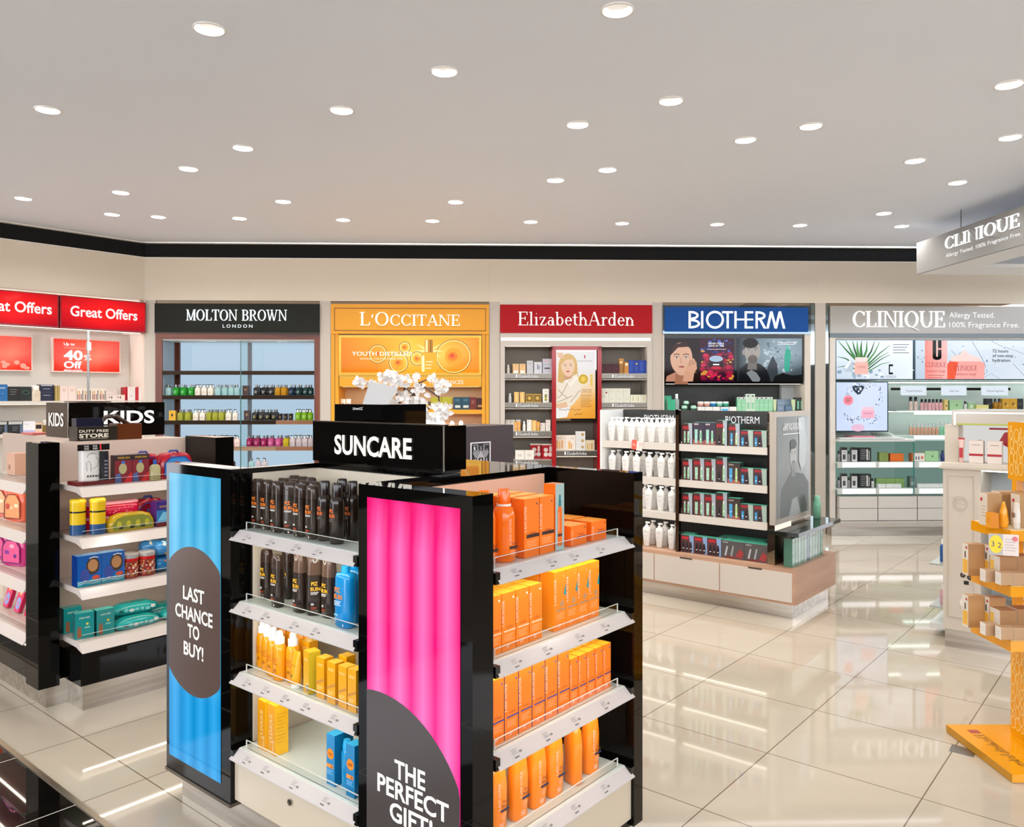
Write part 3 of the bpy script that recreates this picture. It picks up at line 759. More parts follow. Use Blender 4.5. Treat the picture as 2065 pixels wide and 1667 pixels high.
# ================================================================== yellow cabinet
SH_Y = [1.372, 1.120, .80]
def cab_yellow():
    t = Thing('wall_cabinet', 'golden yellow wall cabinet with an oil bottle picture and white lettered sign', 'cabinet', W, X(827), .0, 0)
    xl, xr = X(668), X(986)
    mb = MB(); mb.box(xl, xr, -.02, .05, 2.19, 2.512, YLW, 'card')
    a, b = X(674.5), X(980)
    for q in ((a, b, 2.462, 2.47), (a, b, 2.222, 2.23), (a, a + .008, 2.222, 2.47), (b - .008, b, 2.222, 2.47)): mb.box(q[0], q[1], -.023, -.02, q[2], q[3], '#7c5208')
    sg = t.part('sign_panel', mb)
    mb = MB(); mb.text("L'OCCITANE", X(827), W.z(827, 657), -.035, .118, '#fffdf2', 'e1.2', serif=True, width=X(928) - X(727), ext=.05, first=1.22); t.part('lettering', mb, sg)
    for s0, s1 in ((xl, X(683)), (X(972), xr)):
        mb = MB(); mb.box(s0, s1, -.01, .45, 0, 2.19, YLW, 'card'); c = (s0 + s1) / 2; mb.box(c - .004, c + .004, -.012, -.01, .1, 2.19, '#8a5c0a'); t.part('side_frame', mb)
    mb = MB(); mb.box(X(683), X(972), .40, .45, .1, 2.19, '#f1cf9c', 'card'); t.part('back_panel', mb)
    mb = MB(); mb.box(X(684), X(971), -.03, .2, 1.74, 2.175, '#b58a3a', 'metal'); pb = t.part('picture_box', mb)
    # picture: amber drops round a glass bottle
    p = MBp('e1.15'); x0, x1, z0, z1 = X(689), X(966), W.z(820, 751), W.z(820, 681); y = -.032
    p.grad(x0, x1, z0, z1, y, [['#d87200', '#e57e00', '#f7a41a', '#f09408', '#e08200'], ['#de7a00', '#f2940a', '#ffc648', '#ffc04a', '#e58a00'], ['#e08200', '#f59e14', '#fcb830', '#f3a616', '#dc8204']], 'e1.15')
    w = x1 - x0; h = z1 - z0
    def drop(u, v, r, c0='#c05400', c1='#ff9a14'):
        cx, cz = x0 + u * w, z0 + v * h
        cz2 = min(max(cz, z0 + r), z1 - r) if r < h * .45 else cz
        p.ring(cx, cz2, r, min(r, h * .49), .006, y - .0006, '#6a2c00', 'e1.15', 30); p.ring(cx, cz2, r - .006, min(r, h * .49) - .006, .010, y - .0006, '#ffdf86', 'e1.15', 30)
        p.ell(cx, cz2, r * .5, min(r * .5, h * .3), y - .0005, c1, 'e1.15', 20); p.ell(cx - r * .05, cz2, r * .28, min(r * .26, h * .2), y - .0008, '#f07a10', 'e1.15', 16); p.ell(cx - r * .08, cz2 + r * .05, r * .13, r * .12, y - .0010, c0, 'e1.15', 14)
    drop(.265, .53, .100); drop(.46, .72, .062); drop(.415, .25, .105); drop(.55, .40, .075); drop(.815, .46, .19, '#d84a10')
    bx = x0 + .635 * w
    for k in range(10):                               # rays of light behind the bottle
        t_ = 2 * pi * k / 10; p.poly([(bx + .012 * cos(t_ + 1.57), z0 + .62 * h + .012 * sin(t_ + 1.57)), (bx + .17 * cos(t_), min(z0 + .62 * h + .13 * sin(t_), z1)), (bx - .012 * cos(t_ + 1.57), z0 + .62 * h - .012 * sin(t_ + 1.57))], y - .0012, '#ffe9a8', 'e1.15')
    p.poly([(bx - .085, z0), (bx + .085, z0), (bx + .09, z0 + .18), (bx + .06, z0 + .215), (bx - .06, z0 + .215), (bx - .09, z0 + .18)], y - .0016, '#f0a81e', 'e1.15')
    p.poly([(bx - .075, z0 + .01), (bx - .045, z0 + .01), (bx - .05, z0 + .19), (bx - .08, z0 + .17)], y - .0018, '#fff0b0', 'e1.15')
    p.rect(bx - .045, bx + .045, z0 + .215, z1 - .02, y - .0016, '#c07f1a', 'e1.15'); p.rect(bx - .035, bx - .012, z0 + .22, z1 - .024, y - .0018, '#ffe49a', 'e1.15'); p.rect(bx + .015, bx + .025, z0 + .22, z1 - .024, y - .0018, '#7a4706', 'e1.15')
    p.lines(bx - .035, bx + .04, z0 + .12, 3, .035, y - .0022, '#fff6d8', .008)
    p.text('YOUTH DISTILLED', X(771), W.z(771, 717), y - .002, .043, '#fff8e6', 'e1.15', bold=.012, width=X(831) - X(710))
    p.text('DIVINE YOUTH FACE OIL', X(770), W.z(770, 725), y - .002, .018, '#fff0cc', 'e1.15', width=X(812) - X(727))
    t.part('picture', p, pb)
    mb = MB(); mb.box(X(684), X(971), .0, .06, 1.62, 1.74, '#b58a3a', 'metal'); mb.box(X(685), X(969), -.012, .0, 1.626, 1.712, YLW); hs = t.part('shelf_header', mb)
    mb = MB(); mb.text('FRAGRANCES', X(901), W.z(901, 774), -.0135, .044, '#fffaf0', 'e1', width=X(935) - X(868)); t.part('lettering', mb, hs); mb = MB(); mb.text('SKINCARE', X(745), W.z(745, 774), -.0135, .044, '#fffaf0', 'e1', width=.36); t.part('lettering', mb, hs)
    for z in SH_Y:
        mb = MB(); mb.box(X(683), X(972), .0, .40, z - .045, z, YLW); sh = t.part('shelf', mb)
        mb = MB(); mb.box(X(690), X(966), .02, .05, z - .0456, z - .045, '#fff0c8', 'e7'); t.part('light_strip', mb, sh)
    mb = MB(); mb.box(X(690), X(966), .03, .06, 1.6194, 1.62, '#fff0c8', 'e6'); t.part('light_strip', mb)
    mb = MB(); mb.box(xl, xr, -.01, .45, 0, .3, YLW); t.part('base_box', mb)
cab_yellow()

# ================================================================== white cabinet with the red sign and red framed middle
SH_A = [1.766, 1.448, 1.138, .826]
def cab_red():
    t = Thing('wall_cabinet', 'white wall cabinet with a red sign and red framed poster in its middle', 'cabinet', W, X(1161), .0, 0)
    xl, xr = X(1008.6), X(1314.6); il, ir = X(1018), X(1305); ml, mr = X(1113), X(1213)
    mb = MB(); mb.box(xl, xr, -.02, .05, 2.206, 2.512, '#a60310', 'matt'); sg = t.part('sign_panel', mb)
    mb = MB(); mb.text('ElizabethArden', X(1161.5), W.z(1161, 656.5), -.024, .148, '#fff6ee', 'e1.05', serif=True, width=X(1278) - X(1045)); t.part('lettering', mb, sg)
    mb = MB(); mb.box(xl, xr, -.01, .45, 2.062, 2.206, '#c2b9ae', 'card'); mb.box(xl, il, -.01, .45, .1, 2.062, '#c2b9ae'); mb.box(ir, xr, -.01, .45, .1, 2.062, '#c2b9ae'); t.part('frame', mb)
    mb = MB(); mb.box(xl + .01, xr - .02, -.013, -.009, 2.124, 2.152, '#ffffff', 'e2.2'); t.part('light_strip', mb)
    mb = MB(); mb.box(il, ir, .36, .40, .1, 2.062, '#9b9384', 'card'); t.part('back_panel', mb)
    rf = MB()
    rf.box(ml, ml + .045, -.01, .36, .1, 2.062, '#a20a14', 'gloss'); rf.box(mr - .045, mr, -.01, .36, .1, 2.062, '#a20a14', 'gloss'); rf.box(ml, mr, -.01, .36, 2.022, 2.062, '#a20a14', 'gloss')
    t.part('middle_frame', rf, label='red middle frame')
    pb = MB(); pb.box(X(1119), X(1203), .0, .08, 1.250, 2.022, '#8d857a', 'mirror'); pbx = t.part('picture_box', pb)
    p = MBp('e0.95'); x0, x1, z0, z1 = X(1121.5), X(1200.5), W.z(1160, 843.5), W.z(1160, 708); w = x1 - x0; h = z1 - z0; y = -.002
    q = lambda u, v: (x0 + u * w, z0 + v * h)
    p.grad(x0, x1, z0, z1, y, [['#eda23c', '#f0a640', '#e99a2e'], ['#f4c98e', '#f5bf74', '#efab4a'], ['#f3e3d0', '#efe4d8', '#f3d7ae'], ['#efe6df', '#eae6e4', '#e8e4e2'], ['#ece4de', '#e9e6e6', '#e6e3e2']], 'e0.95')
    p.poly([q(0, .0), q(.28, .02), q(.36, .16), q(.30, .24), q(0, .2)], y - .0004, '#f3ede8', 'e0.95')
    hd = q(.30, .77)
    portrait(p, hd[0], hd[1], .22, y - .0006, '#eec9ab', '#cf9f7e', '#d9b273', '#c95a4c')
    p.poly([q(0, .26), q(.03, .44), q(.22, .57), q(.40, .60), q(.52, .63), q(.60, .52), q(.64, .46), q(.60, .33), q(.42, .20), q(.30, .16), q(.26, .23), q(0, .22)], y - .0034, '#efe2cf', 'e0.95')
    p.poly([q(.26, .58), q(.36, .52), q(.42, .58), q(.52, .67), q(.55, .60), q(.38, .47), q(.22, .55)], y - .0038, '#f8efe2', 'e0.95')
    for pts in ([(.05, .43), (.16, .36), (.3, .3)], [(.3, .53), (.2, .42), (.12, .34), (.02, .3)], [(.02, .24), (.2, .28), (.42, .34)], [(.36, .24), (.5, .34), (.6, .42)]): p.stroke([q(*k) for k in pts], .006, y - .0042, '#a58d6c', 'e0.95')
    p.poly([q(0, .215), q(.16, .235), q(.26, .25), q(.30, .17), q(.12, .15), q(0, .16)], y - .004, '#e9be9c', 'e0.95')
    p.poly([q(.06, .9), q(.02, .98), q(.16, .975), q(.2, .9)], y - .004, '#e6bd9d', 'e0.95')
    g = q(.69, .585); p.ell(*g, .055, .055, y - .004, '#f0cf62', 'e0.95'); p.ring(*g, .046, .046, .006, y - .0045, '#8a6a20', 'e0.95'); p.ring(*g, .03, .03, .004, y - .0045, '#b08a30', 'e0.95')
    for k in range(5): p.ell(*q(.9, .5 + k * .035), .016, .012, y - .004, '#e9c452', 'e0.95', 12)
    p.rect(*[q(.715, 0)[0], q(.745, 0)[0]], q(0, .895)[1], q(0, .94)[1], y - .004, '#c01a2a', 'e0.95')
    p.text('ElizabethArden', q(.73, 0)[0], q(0, .845)[1], y - .004, .020, '#8a7f78', 'e0.95', serif=True, width=.38 * w)
    p.text('CERAMIDE', q(.77, 0)[0], q(0, .415)[1], y - .004, .017, '#8a5c20', 'e0.95', width=.27 * w); p.text('CAPSULES', q(.77, 0)[0], q(0, .385)[1], y - .004, .017, '#8a5c20', 'e0.95', width=.27 * w)
    p.lines(q(.62, 0)[0], q(.92, 0)[0], q(0, .35)[1], 8, .018, y - .004, '#7a4d1a', .004)
    p.stroke([q(.06, .125), q(.1, .15), q(.12, .12), q(.18, .135), q(.22, .12), q(.3, .14), q(.36, .125)], .005, y - .004, '#3a2a20', 'e0.95'); p.stroke([q(.38, .13), q(.44, .155), q(.45, .12), q(.54, .13), q(.64, .135)], .004, y - .004, '#3a2a20', 'e0.95'); p.stroke([q(.46, .05), q(.52, .06), q(.54, .09), q(.56, .055), q(.66, .07)], .005, y - .004, '#3a2a20', 'e0.95')
    t.part('picture', p, pbx)
    def ashelf(a, b, z):
        mb = MB(); mb.box(a, b, .0, .36, z - .012, z, '#d6d0c6', 'panel'); mb.box(a, b, -.006, .0, z - .055, z - .003, '#8d867b', 'steel'); mb.box(a, b, -.004, .36, z - .070, z - .064, '#d6cfc4'); sh = t.part('shelf', mb)
        mb = MB(); c = (a + b) / 2; mb.text('ElizabethArden', c, z - .046, -.0075, .034, '#ffffff', 'e0.9', serif=True, width=.215); mb.rect(c - .135, c - .120, z - .046, z - .010, -.0075, '#ffffff', 'e0.9'); t.part('lettering', mb, sh)
        mb = MB(); mb.box(a + .01, b - .01, .01, .03, z - .0646, z - .064, '#fff4e4', 'e4'); t.part('light_strip', mb, sh)
    for z in SH_A: ashelf(il, ml - .002, z); ashelf(mr + .002, ir, z)
    ashelf(ml + .046, mr - .046, .925); ashelf(ml + .046, mr - .046, .62)
    for a, b in ((il, ml), (mr, ir)):
        mb = MB(); mb.box(a + .01, b - .01, .01, .04, 2.0614, 2.062, '#fff4e4', 'e5'); t.part('light_strip', mb)
    mb = MB(); mb.box(xl, xr, -.01, .4, 0, .1, '#c9beb0'); t.part('plinth', mb)
cab_red()

# ================================================================== blue-signed cabinet
def cab_blue():
    t = Thing('wall_cabinet', 'wall cabinet with a blue sign above two dark portrait pictures', 'cabinet', W, X(1485), .0, 0)
    xl, xr = X(1336), X(1634)
    mb = MB(); mb.box(xl, xr, -.02, .05, 2.20, 2.512, '#5a666e', 'mirror'); mb.box(X(1339.6), X(1627.5), -.03, -.02, 2.224, 2.490, '#05468c', 'matt'); sg = t.part('sign_panel', mb)
    mb = MB(); h_ = W.z(1480, 627.5) - W.z(1480, 662); x0, x1 = X(1387), X(1579); zb = W.z(1480, 662.5); y = -.034
    # wide geometric capitals with the joined T, H and E
    def bar(a, b, c, d): mb.rect(x0 + a * (x1 - x0), x0 + b * (x1 - x0), zb + c * h_, zb + d * h_, y, '#ffffff', 'e1.25')
    s = .0235; ww = x1 - x0
    bar(0, s, 0, 1); 
    for c0, c1, rx in ((.5, 1, .075), (0, .54, .09)):
        mb.ring(x0 + .03 * ww, zb + (c0 + c1) / 2 * h_, rx * ww, (c1 - c0) / 2 * h_, s * ww, y, '#ffffff', 'e1.25', 16, -90, 90)
    bar(.02, .035, .92, 1); bar(.02, .035, .45, .55); bar(.02, .035, 0, .08)
    bar(.13, .13 + s, 0, 1)
    mb.ring(x0 + .275 * ww, zb + .5 * h_, .094 * ww, .52 * h_, s * ww, y, '#ffffff', 'e1.25', 36)
    bar(.35, .465, .88, 1); bar(.396, .396 + s, 0, 1)
    bar(.478, .478 + s, 0, 1); bar(.478, .675, .47, .57)
    bar(.585, .585 + s, 0, 1); bar(.585, .675, .88, 1); bar(.585, .675, 0, .12)
    bar(.70, .70 + s, 0, 1); mb.ring(x0 + .73 * ww, zb + .745 * h_, .075 * ww, .255 * h_, s * ww, y, '#ffffff', 'e1.25', 16, -90, 90); bar(.72, .735, .88, 1); bar(.72, .735, .49, .60)
    P = lambda a, c: (x0 + a * ww, zb + c * h_)
    mb.poly([P(.735, .52), P(.762, .52), P(.815, 0), P(.785, 0)], y, '#ffffff', 'e1.25')
    for a, b in ((.825, .865), (.865, .912), (.912, .955), (.955, 1.0)):
        up = (a, b) in ((.825, .865), (.912, .955)); e_ = .013
        mb.poly([P(a - e_, 0 if up else 1), P(a + e_, 0 if up else 1), P(b + e_, 1 if up else 0), P(b - e_, 1 if up else 0)], y, '#ffffff', 'e1.25')
    t.part('lettering', mb, sg)
    mb = MB(); mb.box(xl, X(1339), -.01, .45, .1, 2.20, '#cfc5b8'); t.part('side_frame', mb); mb = MB(); mb.box(X(1622), xr, -.01, .45, .1, 2.20, '#cfc5b8'); t.part('side_frame', mb)
    mb = MB(); mb.box(X(1339), X(1622), .36, .45, .1, 2.2, '#000', 'slate'); mb.box(X(1596), X(1622), .30, .36, .1, 2.2, '#cdd2d0', 'panel'); t.part('back_panel', mb)
    mb = MB(); mb.box(X(1339.5), X(1619), .0, .10, 1.655, 2.185, '#0b0b0d', 'piano'); pb = t.part('picture_box', mb)
    # left picture: face leaning on a hand, and a dark red jar
    p = MBp('e0.9'); z0, z1 = W.z(1480, 769), W.z(1480, 682); y = -.002
    a, b = X(1341), X(1411); w = b - a; h = z1 - z0; q = lambda u, v: (a + u * w, z0 + v * h)
    p.rect(a, b, z0, z1, y, '#20100c', 'e0.9')
    p.poly([q(.02, 0), q(.05, .12), q(.25, .2), q(.55, .24), q(.7, .0)], y - .0005, '#c48a70', 'e0.9')
    f = q(.47, .52); portrait(p, f[0], f[1], .37, y - .0008, '#dfae92', '#a87258', '#3b1d12', '#b0605a', long=False)
    p.poly([q(.5, 0), q(.56, .2), q(.62, .36), q(.72, .5), q(.82, .54), q(.9, .44), q(.92, .30), q(.84, .2), q(.8, 0)], y - .0034, '#d8a284', 'e0.9')
    for k in range(4): p.stroke([q(.68 + k * .055, .36 + k * .01), q(.73 + k * .05, .5 - k * .01)], .006, y - .0038, '#a06a50', 'e0.9')
    p.stroke([q(.2, .38), q(.9, .2)], .004, y - .004, '#e8b070', 'e0.9')
    a, b = X(1411.5), X(1480.5); w = b - a
    p.rect(a, b, z0, z1, y, '#3a0a26', 'e0.9')
    drops(p, 130, a + .02, b - .02, z0 + .02, z1 - .14, y - .0006, ['#c01440', '#8a1038', '#d42450', '#5a0c2c', '#a80f38', '#7a1030', '#d8983c'], .006, .034, 3)
    drops(p, 50, a + .02, b - .02, z1 - .17, z1 - .02, y - .0006, ['#16245c', '#243a8a', '#0e1a44', '#5a6ac0'], .006, .022, 4)
    c = q(.47, .42); p.ell(*c, .10, .095, y - .0014, '#7a0f2c', 'e0.9'); p.ell(c[0], c[1] - .01, .085, .062, y - .0018, '#2c0a14', 'e0.9'); p.ell(c[0], c[1] + .05, .075, .034, y - .0022, '#a9c3dc', 'e0.9'); p.rect(c[0] - .035, c[0] + .035, c[1] - .02, c[1] - .006, y - .0022, '#ffffff', 'e0.9'); p.ell(c[0], c[1] - .05, .06, .018, y - .0022, '#c81c3c', 'e0.9')
    p.text('REPAIR VISIBLE', q(.47, 0)[0], q(0, .86)[1], y - .003, .020, '#ffffff', 'e0.9', width=.46 * w, bold=.01); p.text('SIGNS OF TIME', q(.47, 0)[0], q(0, .805)[1], y - .003, .020, '#ffffff', 'e0.9', width=.46 * w, bold=.01)
    p.lines(q(.2, 0)[0], q(.76, 0)[0], q(0, .75)[1], 1, .02, y - .003, '#e8d0e0', .005)
    t.part('picture', p, pb)
    # right picture: a dark-haired man by a waterfall, a green bottle
    p = MBp('e0.8'); a, b = X(1486), X(1617); w = b - a; q = lambda u, v: (a + u * w, z0 + v * h)
    p.grad(a, b, z0, z1, y, [['#1c2022', '#2c3034', '#30363a', '#101314'], ['#20262a', '#7d8b94', '#8fa3b0', '#5a6870'], ['#2a3236', '#8ea0ac', '#a9bfcc', '#93a8b4'], ['#1e2428', '#7f929e', '#9ab0bc', '#8aa0ac']], 'e0.8')
    drops(p, 60, q(.42, 0)[0], q(.95, 0)[0], q(0, .25)[1], z1 - .02, y - .0005, ['#b7c9d2', '#6d7d86', '#8ea2ae', '#c9d8e0'], .008, .024, 9)
    p.poly([q(.5, 0), q(.46, .3), q(.55, .6), q(.62, .4), q(.64, 0)], y - .0009, '#3c434a', 'e0.8')
    p.poly([q(.02, 0), q(.04, .28), q(.2, .47), q(.36, .40), q(.46, .28), q(.52, 0)], y - .0012, '#15161a', 'e0.8')
    p.poly([q(.13, .44), q(.16, .56), q(.3, .5), q(.26, .38)], y - .0014, '#a7aeb2', 'e0.8')
    f = q(.22, .70); portrait(p, f[0] + .01, f[1], .27, y - .0016, '#b3aca6', '#7c7570', '#1a1614', '#8a6f68', long=False, beard='#6a625c')
    p.ell(f[0] - .01, f[1] + .09, .085, .055, y - .004, '#191513', 'e0.8'); p.ell(f[0] - .085, f[1] - .01, .018, .03, y - .003, '#a79f99', 'e0.8')
    p.poly([q(.14, .2), q(.22, .27), q(.3, .2), q(.36, .06), q(.34, 0), q(.24, 0)], y - .0032, '#8c9194', 'e0.8')
    g = q(.77, .5); p.poly([(g[0] - .03, g[1] - .12), (g[0] + .02, g[1] - .13), (g[0] + .045, g[1] + .06), (g[0] + .03, g[1] + .12), (g[0] - .012, g[1] + .12), (g[0] - .03, g[1] + .05)], y - .002, '#39b69a', 'e0.8'); p.rect(g[0] - .008, g[0] + .022, g[1] + .12, g[1] + .16, y - .002, '#6ad0c0', 'e0.8')
    p.poly([q(.55, 0), q(.58, .12), q(.7, .2), q(.85, .14), q(1, .16), q(1, 0)], y - .0022, '#141618', 'e0.8')
    p.lines(q(.62, 0)[0], q(.92, 0)[0], q(0, .92)[1], 2, .022, y - .003, '#e8eef0', .007)
    t.part('picture', p, pb)
    mb = MB(); mb.box(X(1339), X(1622), .0, .36, 1.325, 1.352, '#d2ccc2', 'panel'); mb.box(X(1339), X(1622), .0, .36, .9, .92, '#d2ccc2', 'panel'); t.part('shelf', mb)
    mb = MB(); mb.box(X(1345), X(1618), .04, .07, 1.652, 1.653, '#fff8ee', 'e7'); t.part('light_strip', mb)
    mb = MB(); mb.box(xl, xr, -.01, .45, 0, .1, '#cfc5b8'); t.part('plinth', mb)
cab_blue()

# ================================================================== grey-signed counter with white lit pictures
CQ = {'top': 1.048, 's1': .795, 's2': .505, 'u1': 1.36, 'u2': 1.085}
def cab_grey():
    t = Thing('wall_cabinet', 'white wall counter with a grey sign, bright water pictures and glass shelves', 'cabinet', W, X(1850), .0, 0)
    xl, xr = X(1673), 6.2; il = X(1684)
    mb = MB(); mb.box(xl, xr, -.02, .05, 2.212, 2.512, '#a29d95', 'panel'); mb.box(xl, xr, -.015, .05, 2.165, 2.212, '#3c5058', 'panel'); sg = t.part('sign_panel', mb)
    mb = MB(); mb.text('CLINIQUE', X(1810), W.z(1810, 660), -.03, .176, '#ffffff', 'e1.25', serif=True, width=X(1902) - X(1718), ext=.05); t.part('lettering', mb, sg); mb = MB()
    mb.text('Allergy Tested.', X(1912), W.z(1912, 640.5), -.022, .062, '#ffffff', 'e1.0', align='l', width=X(2003) - X(1912)); t.part('lettering', mb, sg); mb = MB(); mb.text('100% Fragrance Free.', X(1912), W.z(1912, 660), -.022, .062, '#ffffff', 'e1.0', align='l', width=X(2053) - X(1912))
    t.part('lettering', mb, sg)
    mb = MB(); mb.box(xl, il, -.01, .45, .12, 2.165, '#d8d0c6'); mb.box(xl, xr, .0, .45, 2.137, 2.165, '#d8d0c6'); t.part('frame', mb)
    mb = MB(); mb.box(il, xr, .40, .45, .12, 2.14, '#bfc9c3', 'card'); mb.box(il, xr, .395, .40, .42, 1.0, '#a9d0c4', 'e0.35'); t.part('back_panel', mb)
    def pic(px0, px1, py0, py1, nm):
        mb = MB(); mb.box(X(px0), X(px1), -.004, .12, W.z(1750, py1) - .012, W.z(1750, py0) + .01, '#4c5a60', 'metal')
        return t.part('picture_box', mb), X(px0) + .012, X(px1) - .012, W.z(1750, py1), W.z(1750, py0)
    wht = '#dfe8f4'
    # aloe leaves and a pink jar
    pb, x0, x1, z0, z1 = pic(1684, 1842, 686, 764, ''); p = MBp('e1.05'); y = -.006; w = x1 - x0; h = z1 - z0; q = lambda u, v: (x0 + u * w, z0 + v * h)
    p.grad(x0, x1, z0, z1, y, [['#c4d2e2', '#d4deea', '#e4ecf6'], ['#d5e0ec', '#dfe8f2', '#e8f0f8'], ['#d8e4ee', '#e6eef6', '#eef4fa']], 'e1.05')
    for k, (u0, u1, v1, wd, v0) in enumerate([(.28, .02, .99, .03, .45), (.28, .12, 1.0, .035, .45), (.29, .21, .99, .034, .5), (.30, .27, .99, .04, .55), (.33, .33, .99, .04, .55), (.35, .40, .99, .035, .5), (.37, .50, .98, .03, .45), (.39, .57, .97, .026, .4), (.40, .70, .87, .02, .35), (.40, .68, .69, .016, .3), (.41, .70, .63, .016, .25), (.42, .70, .44, .014, .2), (.26, .01, .58, .022, .35), (.26, .01, .3, .018, .25)]):
        um, vm = (u0 + u1) / 2 + (.02 if u1 > .35 else -.01), (v0 + v1) / 2 + (.06 if v1 < .9 else 0)
        p.stroke([q(u0, v0), q(um, vm), q(u1, v1)], [wd * w, wd * w * .7, .004], y - .0005 - k * .0001, ['#2c6a2a', '#3d8136', '#1f5322', '#4d9242'][k % 4], 'e1.05')
    drops(p, 26, q(.02, 0)[0], q(.6, 0)[0], z0 + .01, z0 + .10, y - .0005, ['#9fb4c6', '#e8f0f8', '#8aa2b6'], .012, .03, 5)
    a0, b0 = q(.235, .12), q(.415, .56); jar(p, a0[0], b0[0], a0[1], b0[1], y - .003, '#eeb9ae', '#f6d9d2', '#b04a50', 'CLINIQUE')
    p.poly([q(.09, .26), q(.17, .50), q(.23, .44), q(.21, .18), q(.12, .18)], y - .0034, '#b9c6d2', 'e1.05'); p.poly([q(.10, .30), q(.17, .48), q(.2, .45), q(.13, .25)], y - .0038, '#e8eef4', 'e1.05')
    p.lines(q(.74, 0)[0], q(.95, 0)[0], q(0, .9)[1], 4, .030, y - .003, '#7b8792', .008)
    p.rect(q(.685, 0)[0], q(.70, 0)[0], q(0, .12)[1], q(0, .38)[1], y - .003, '#15181c', 'e1.05'); p.rect(q(.70, 0)[0], q(.74, 0)[0], q(0, .12)[1], q(0, .17)[1], y - .003, '#15181c', 'e1.05'); p.rect(q(.70, 0)[0], q(.74, 0)[0], q(0, .33)[1], q(0, .38)[1], y - .003, '#15181c', 'e1.05')
    p.text('CLINIQUE', q(.715, 0)[0], q(0, .03)[1], y - .003, .026, '#30363c', 'e1.05', width=.14 * w, serif=True)
    t.part('picture', p, pb)
    # pink tube and jar in splashing water
    pb, x0, x1, z0, z1 = pic(1843.5, 2150, 686, 764, ''); p = MBp('e1.05'); w = X(2065) - x0; q = lambda u, v: (x0 + u * w, z0 + v * h)
    p.grad(x0, x1, z0, z1, y, [['#b8c9da', '#c9d6e4', '#d5dfea', '#dbe4ee'], ['#c5d4e2', '#d3deea', '#d2dde8', '#c9d6e2'], ['#cfdae6', '#dce5ee', '#dde6f0', '#d5e0ea']], 'e1.05')
    for s_, pts in ((1, [(.52, .98), (.58, .7), (.63, .45), (.66, .2), (.62, .06)]), (2, [(.70, .99), (.8, .85), (.92, .75), (1.05, .6)]), (3, [(.02, .55), (.06, .5), (.1, .6)]), (4, [(.64, .05), (.7, .14), (.78, .02)]), (5, [(.9, .4), (1.0, .1), (1.1, .0)]), (6, [(.33, .75), (.38, .6), (.42, .7)])):
        p.stroke([q(*k) for k in pts], .012, y - .0006, '#8aa0b4', 'e1.05'); p.stroke([(k[0] + .006, k[1]) for k in [q(*k) for k in pts]], .005, y - .0010, '#f4f9ff', 'e1.05')
        drops(p, 10, q(pts[0][0] - .06, 0)[0], q(pts[-1][0] + .05, 0)[0], z0 + .05, z1 - .02, y - .0008, ['#6f8699', '#eaf2fa'], .004, .011, s_)
    p.rect(q(.085, 0)[0], q(.29, 0)[0], z0, z1, y - .002, '#ee8f86', 'e1.05'); p.grad(q(.085, 0)[0], q(.29, 0)[0], z0, z1, y - .0024, [['#f0857c', '#f4a39a', '#f0b4b0'], ['#f08a80', '#f6b0a6', '#f2bcb8']], 'e1.05')
    u = lambda k: q(k, 0)[0]
    p.rect(u(.155), u(.236), z0 + .56 * h, z1, y - .003, '#141414', 'e1.05'); p.ell((u(.155) + u(.236)) / 2, z0 + .56 * h, (u(.236) - u(.155)) / 2, .028, y - .003, '#141414', 'e1.05', 20); p.rect(u(.188), u(.203), z0 + .58 * h, z1, y - .0034, '#f6c8be', 'e1.05'); p.rect(u(.203), u(.236), z0 + .76 * h, z0 + .80 * h, y - .0034, '#f0a9a2', 'e1.05')
    p.text('CLINIQUE', u(.187), z0 + .31 * h, y - .003, .052, '#a03038', 'e1.05', width=.185 * w, serif=True); p.text('moisture surge', u(.187), z0 + .18 * h, y - .003, .028, '#b04048', 'e1.05', width=.17 * w); p.lines(u(.11), u(.26), z0 + .1 * h, 2, .025, y - .003, '#c05a60', .006)
    p.poly([(u(.29), z0), (u(.63), z0), (u(.635), z0 + .40 * h), (u(.60), z0 + .46 * h), (u(.31), z0 + .46 * h), (u(.29), z0 + .38 * h)], y - .0018, '#f0a8a0', 'e1.05'); p.poly([(u(.29), z0), (u(.36), z0), (u(.39), z0 + .44 * h), (u(.31), z0 + .46 * h), (u(.29), z0 + .38 * h)], y - .0020, '#ea5f44', 'e1.05')
    p.poly([(u(.32), z0 + .46 * h), (u(.6), z0 + .46 * h), (u(.59), z0 + .56 * h), (u(.5), z0 + .62 * h), (u(.45), z0 + .76 * h), (u(.40), z0 + .64 * h), (u(.33), z0 + .58 * h)], y - .0022, '#f6d5ce', 'e1.05')
    p.text('CLINIQUE', u(.46), z0 + .22 * h, y - .003, .056, '#a03038', 'e1.05', width=.21 * w, serif=True); p.text('moisture surge', u(.46), z0 + .10 * h, y - .003, .030, '#b04048', 'e1.05', width=.19 * w)
    for k, s_ in enumerate(('72 hours', 'of non-stop', 'hydration.')): p.text(s_, u(.705), z0 + (.69 - k * .12) * h, y - .003, .036, '#1c2228', 'e1.05', bold=.014, align='l', width=(.145, .19, .17)[k] * w)
    t.part('picture', p, pb)
    # upright screen with a heart of water
    pb, x0, x1, z0, z1 = pic(1684, 1791, 771, 868, ''); p = MBp('e1.05'); w = x1 - x0; h = z1 - z0; q = lambda u, v: (x0 + u * w, z0 + v * h)
    p.grad(x0, x1, z0, z1, y, [['#c5d2f0', '#cbd8f4', '#c8d6f2'], ['#c2d0f4', '#d2dcf8', '#cbd9f4'], ['#c8d6f0', '#d4def6', '#d0dcf4']], 'e1.05')
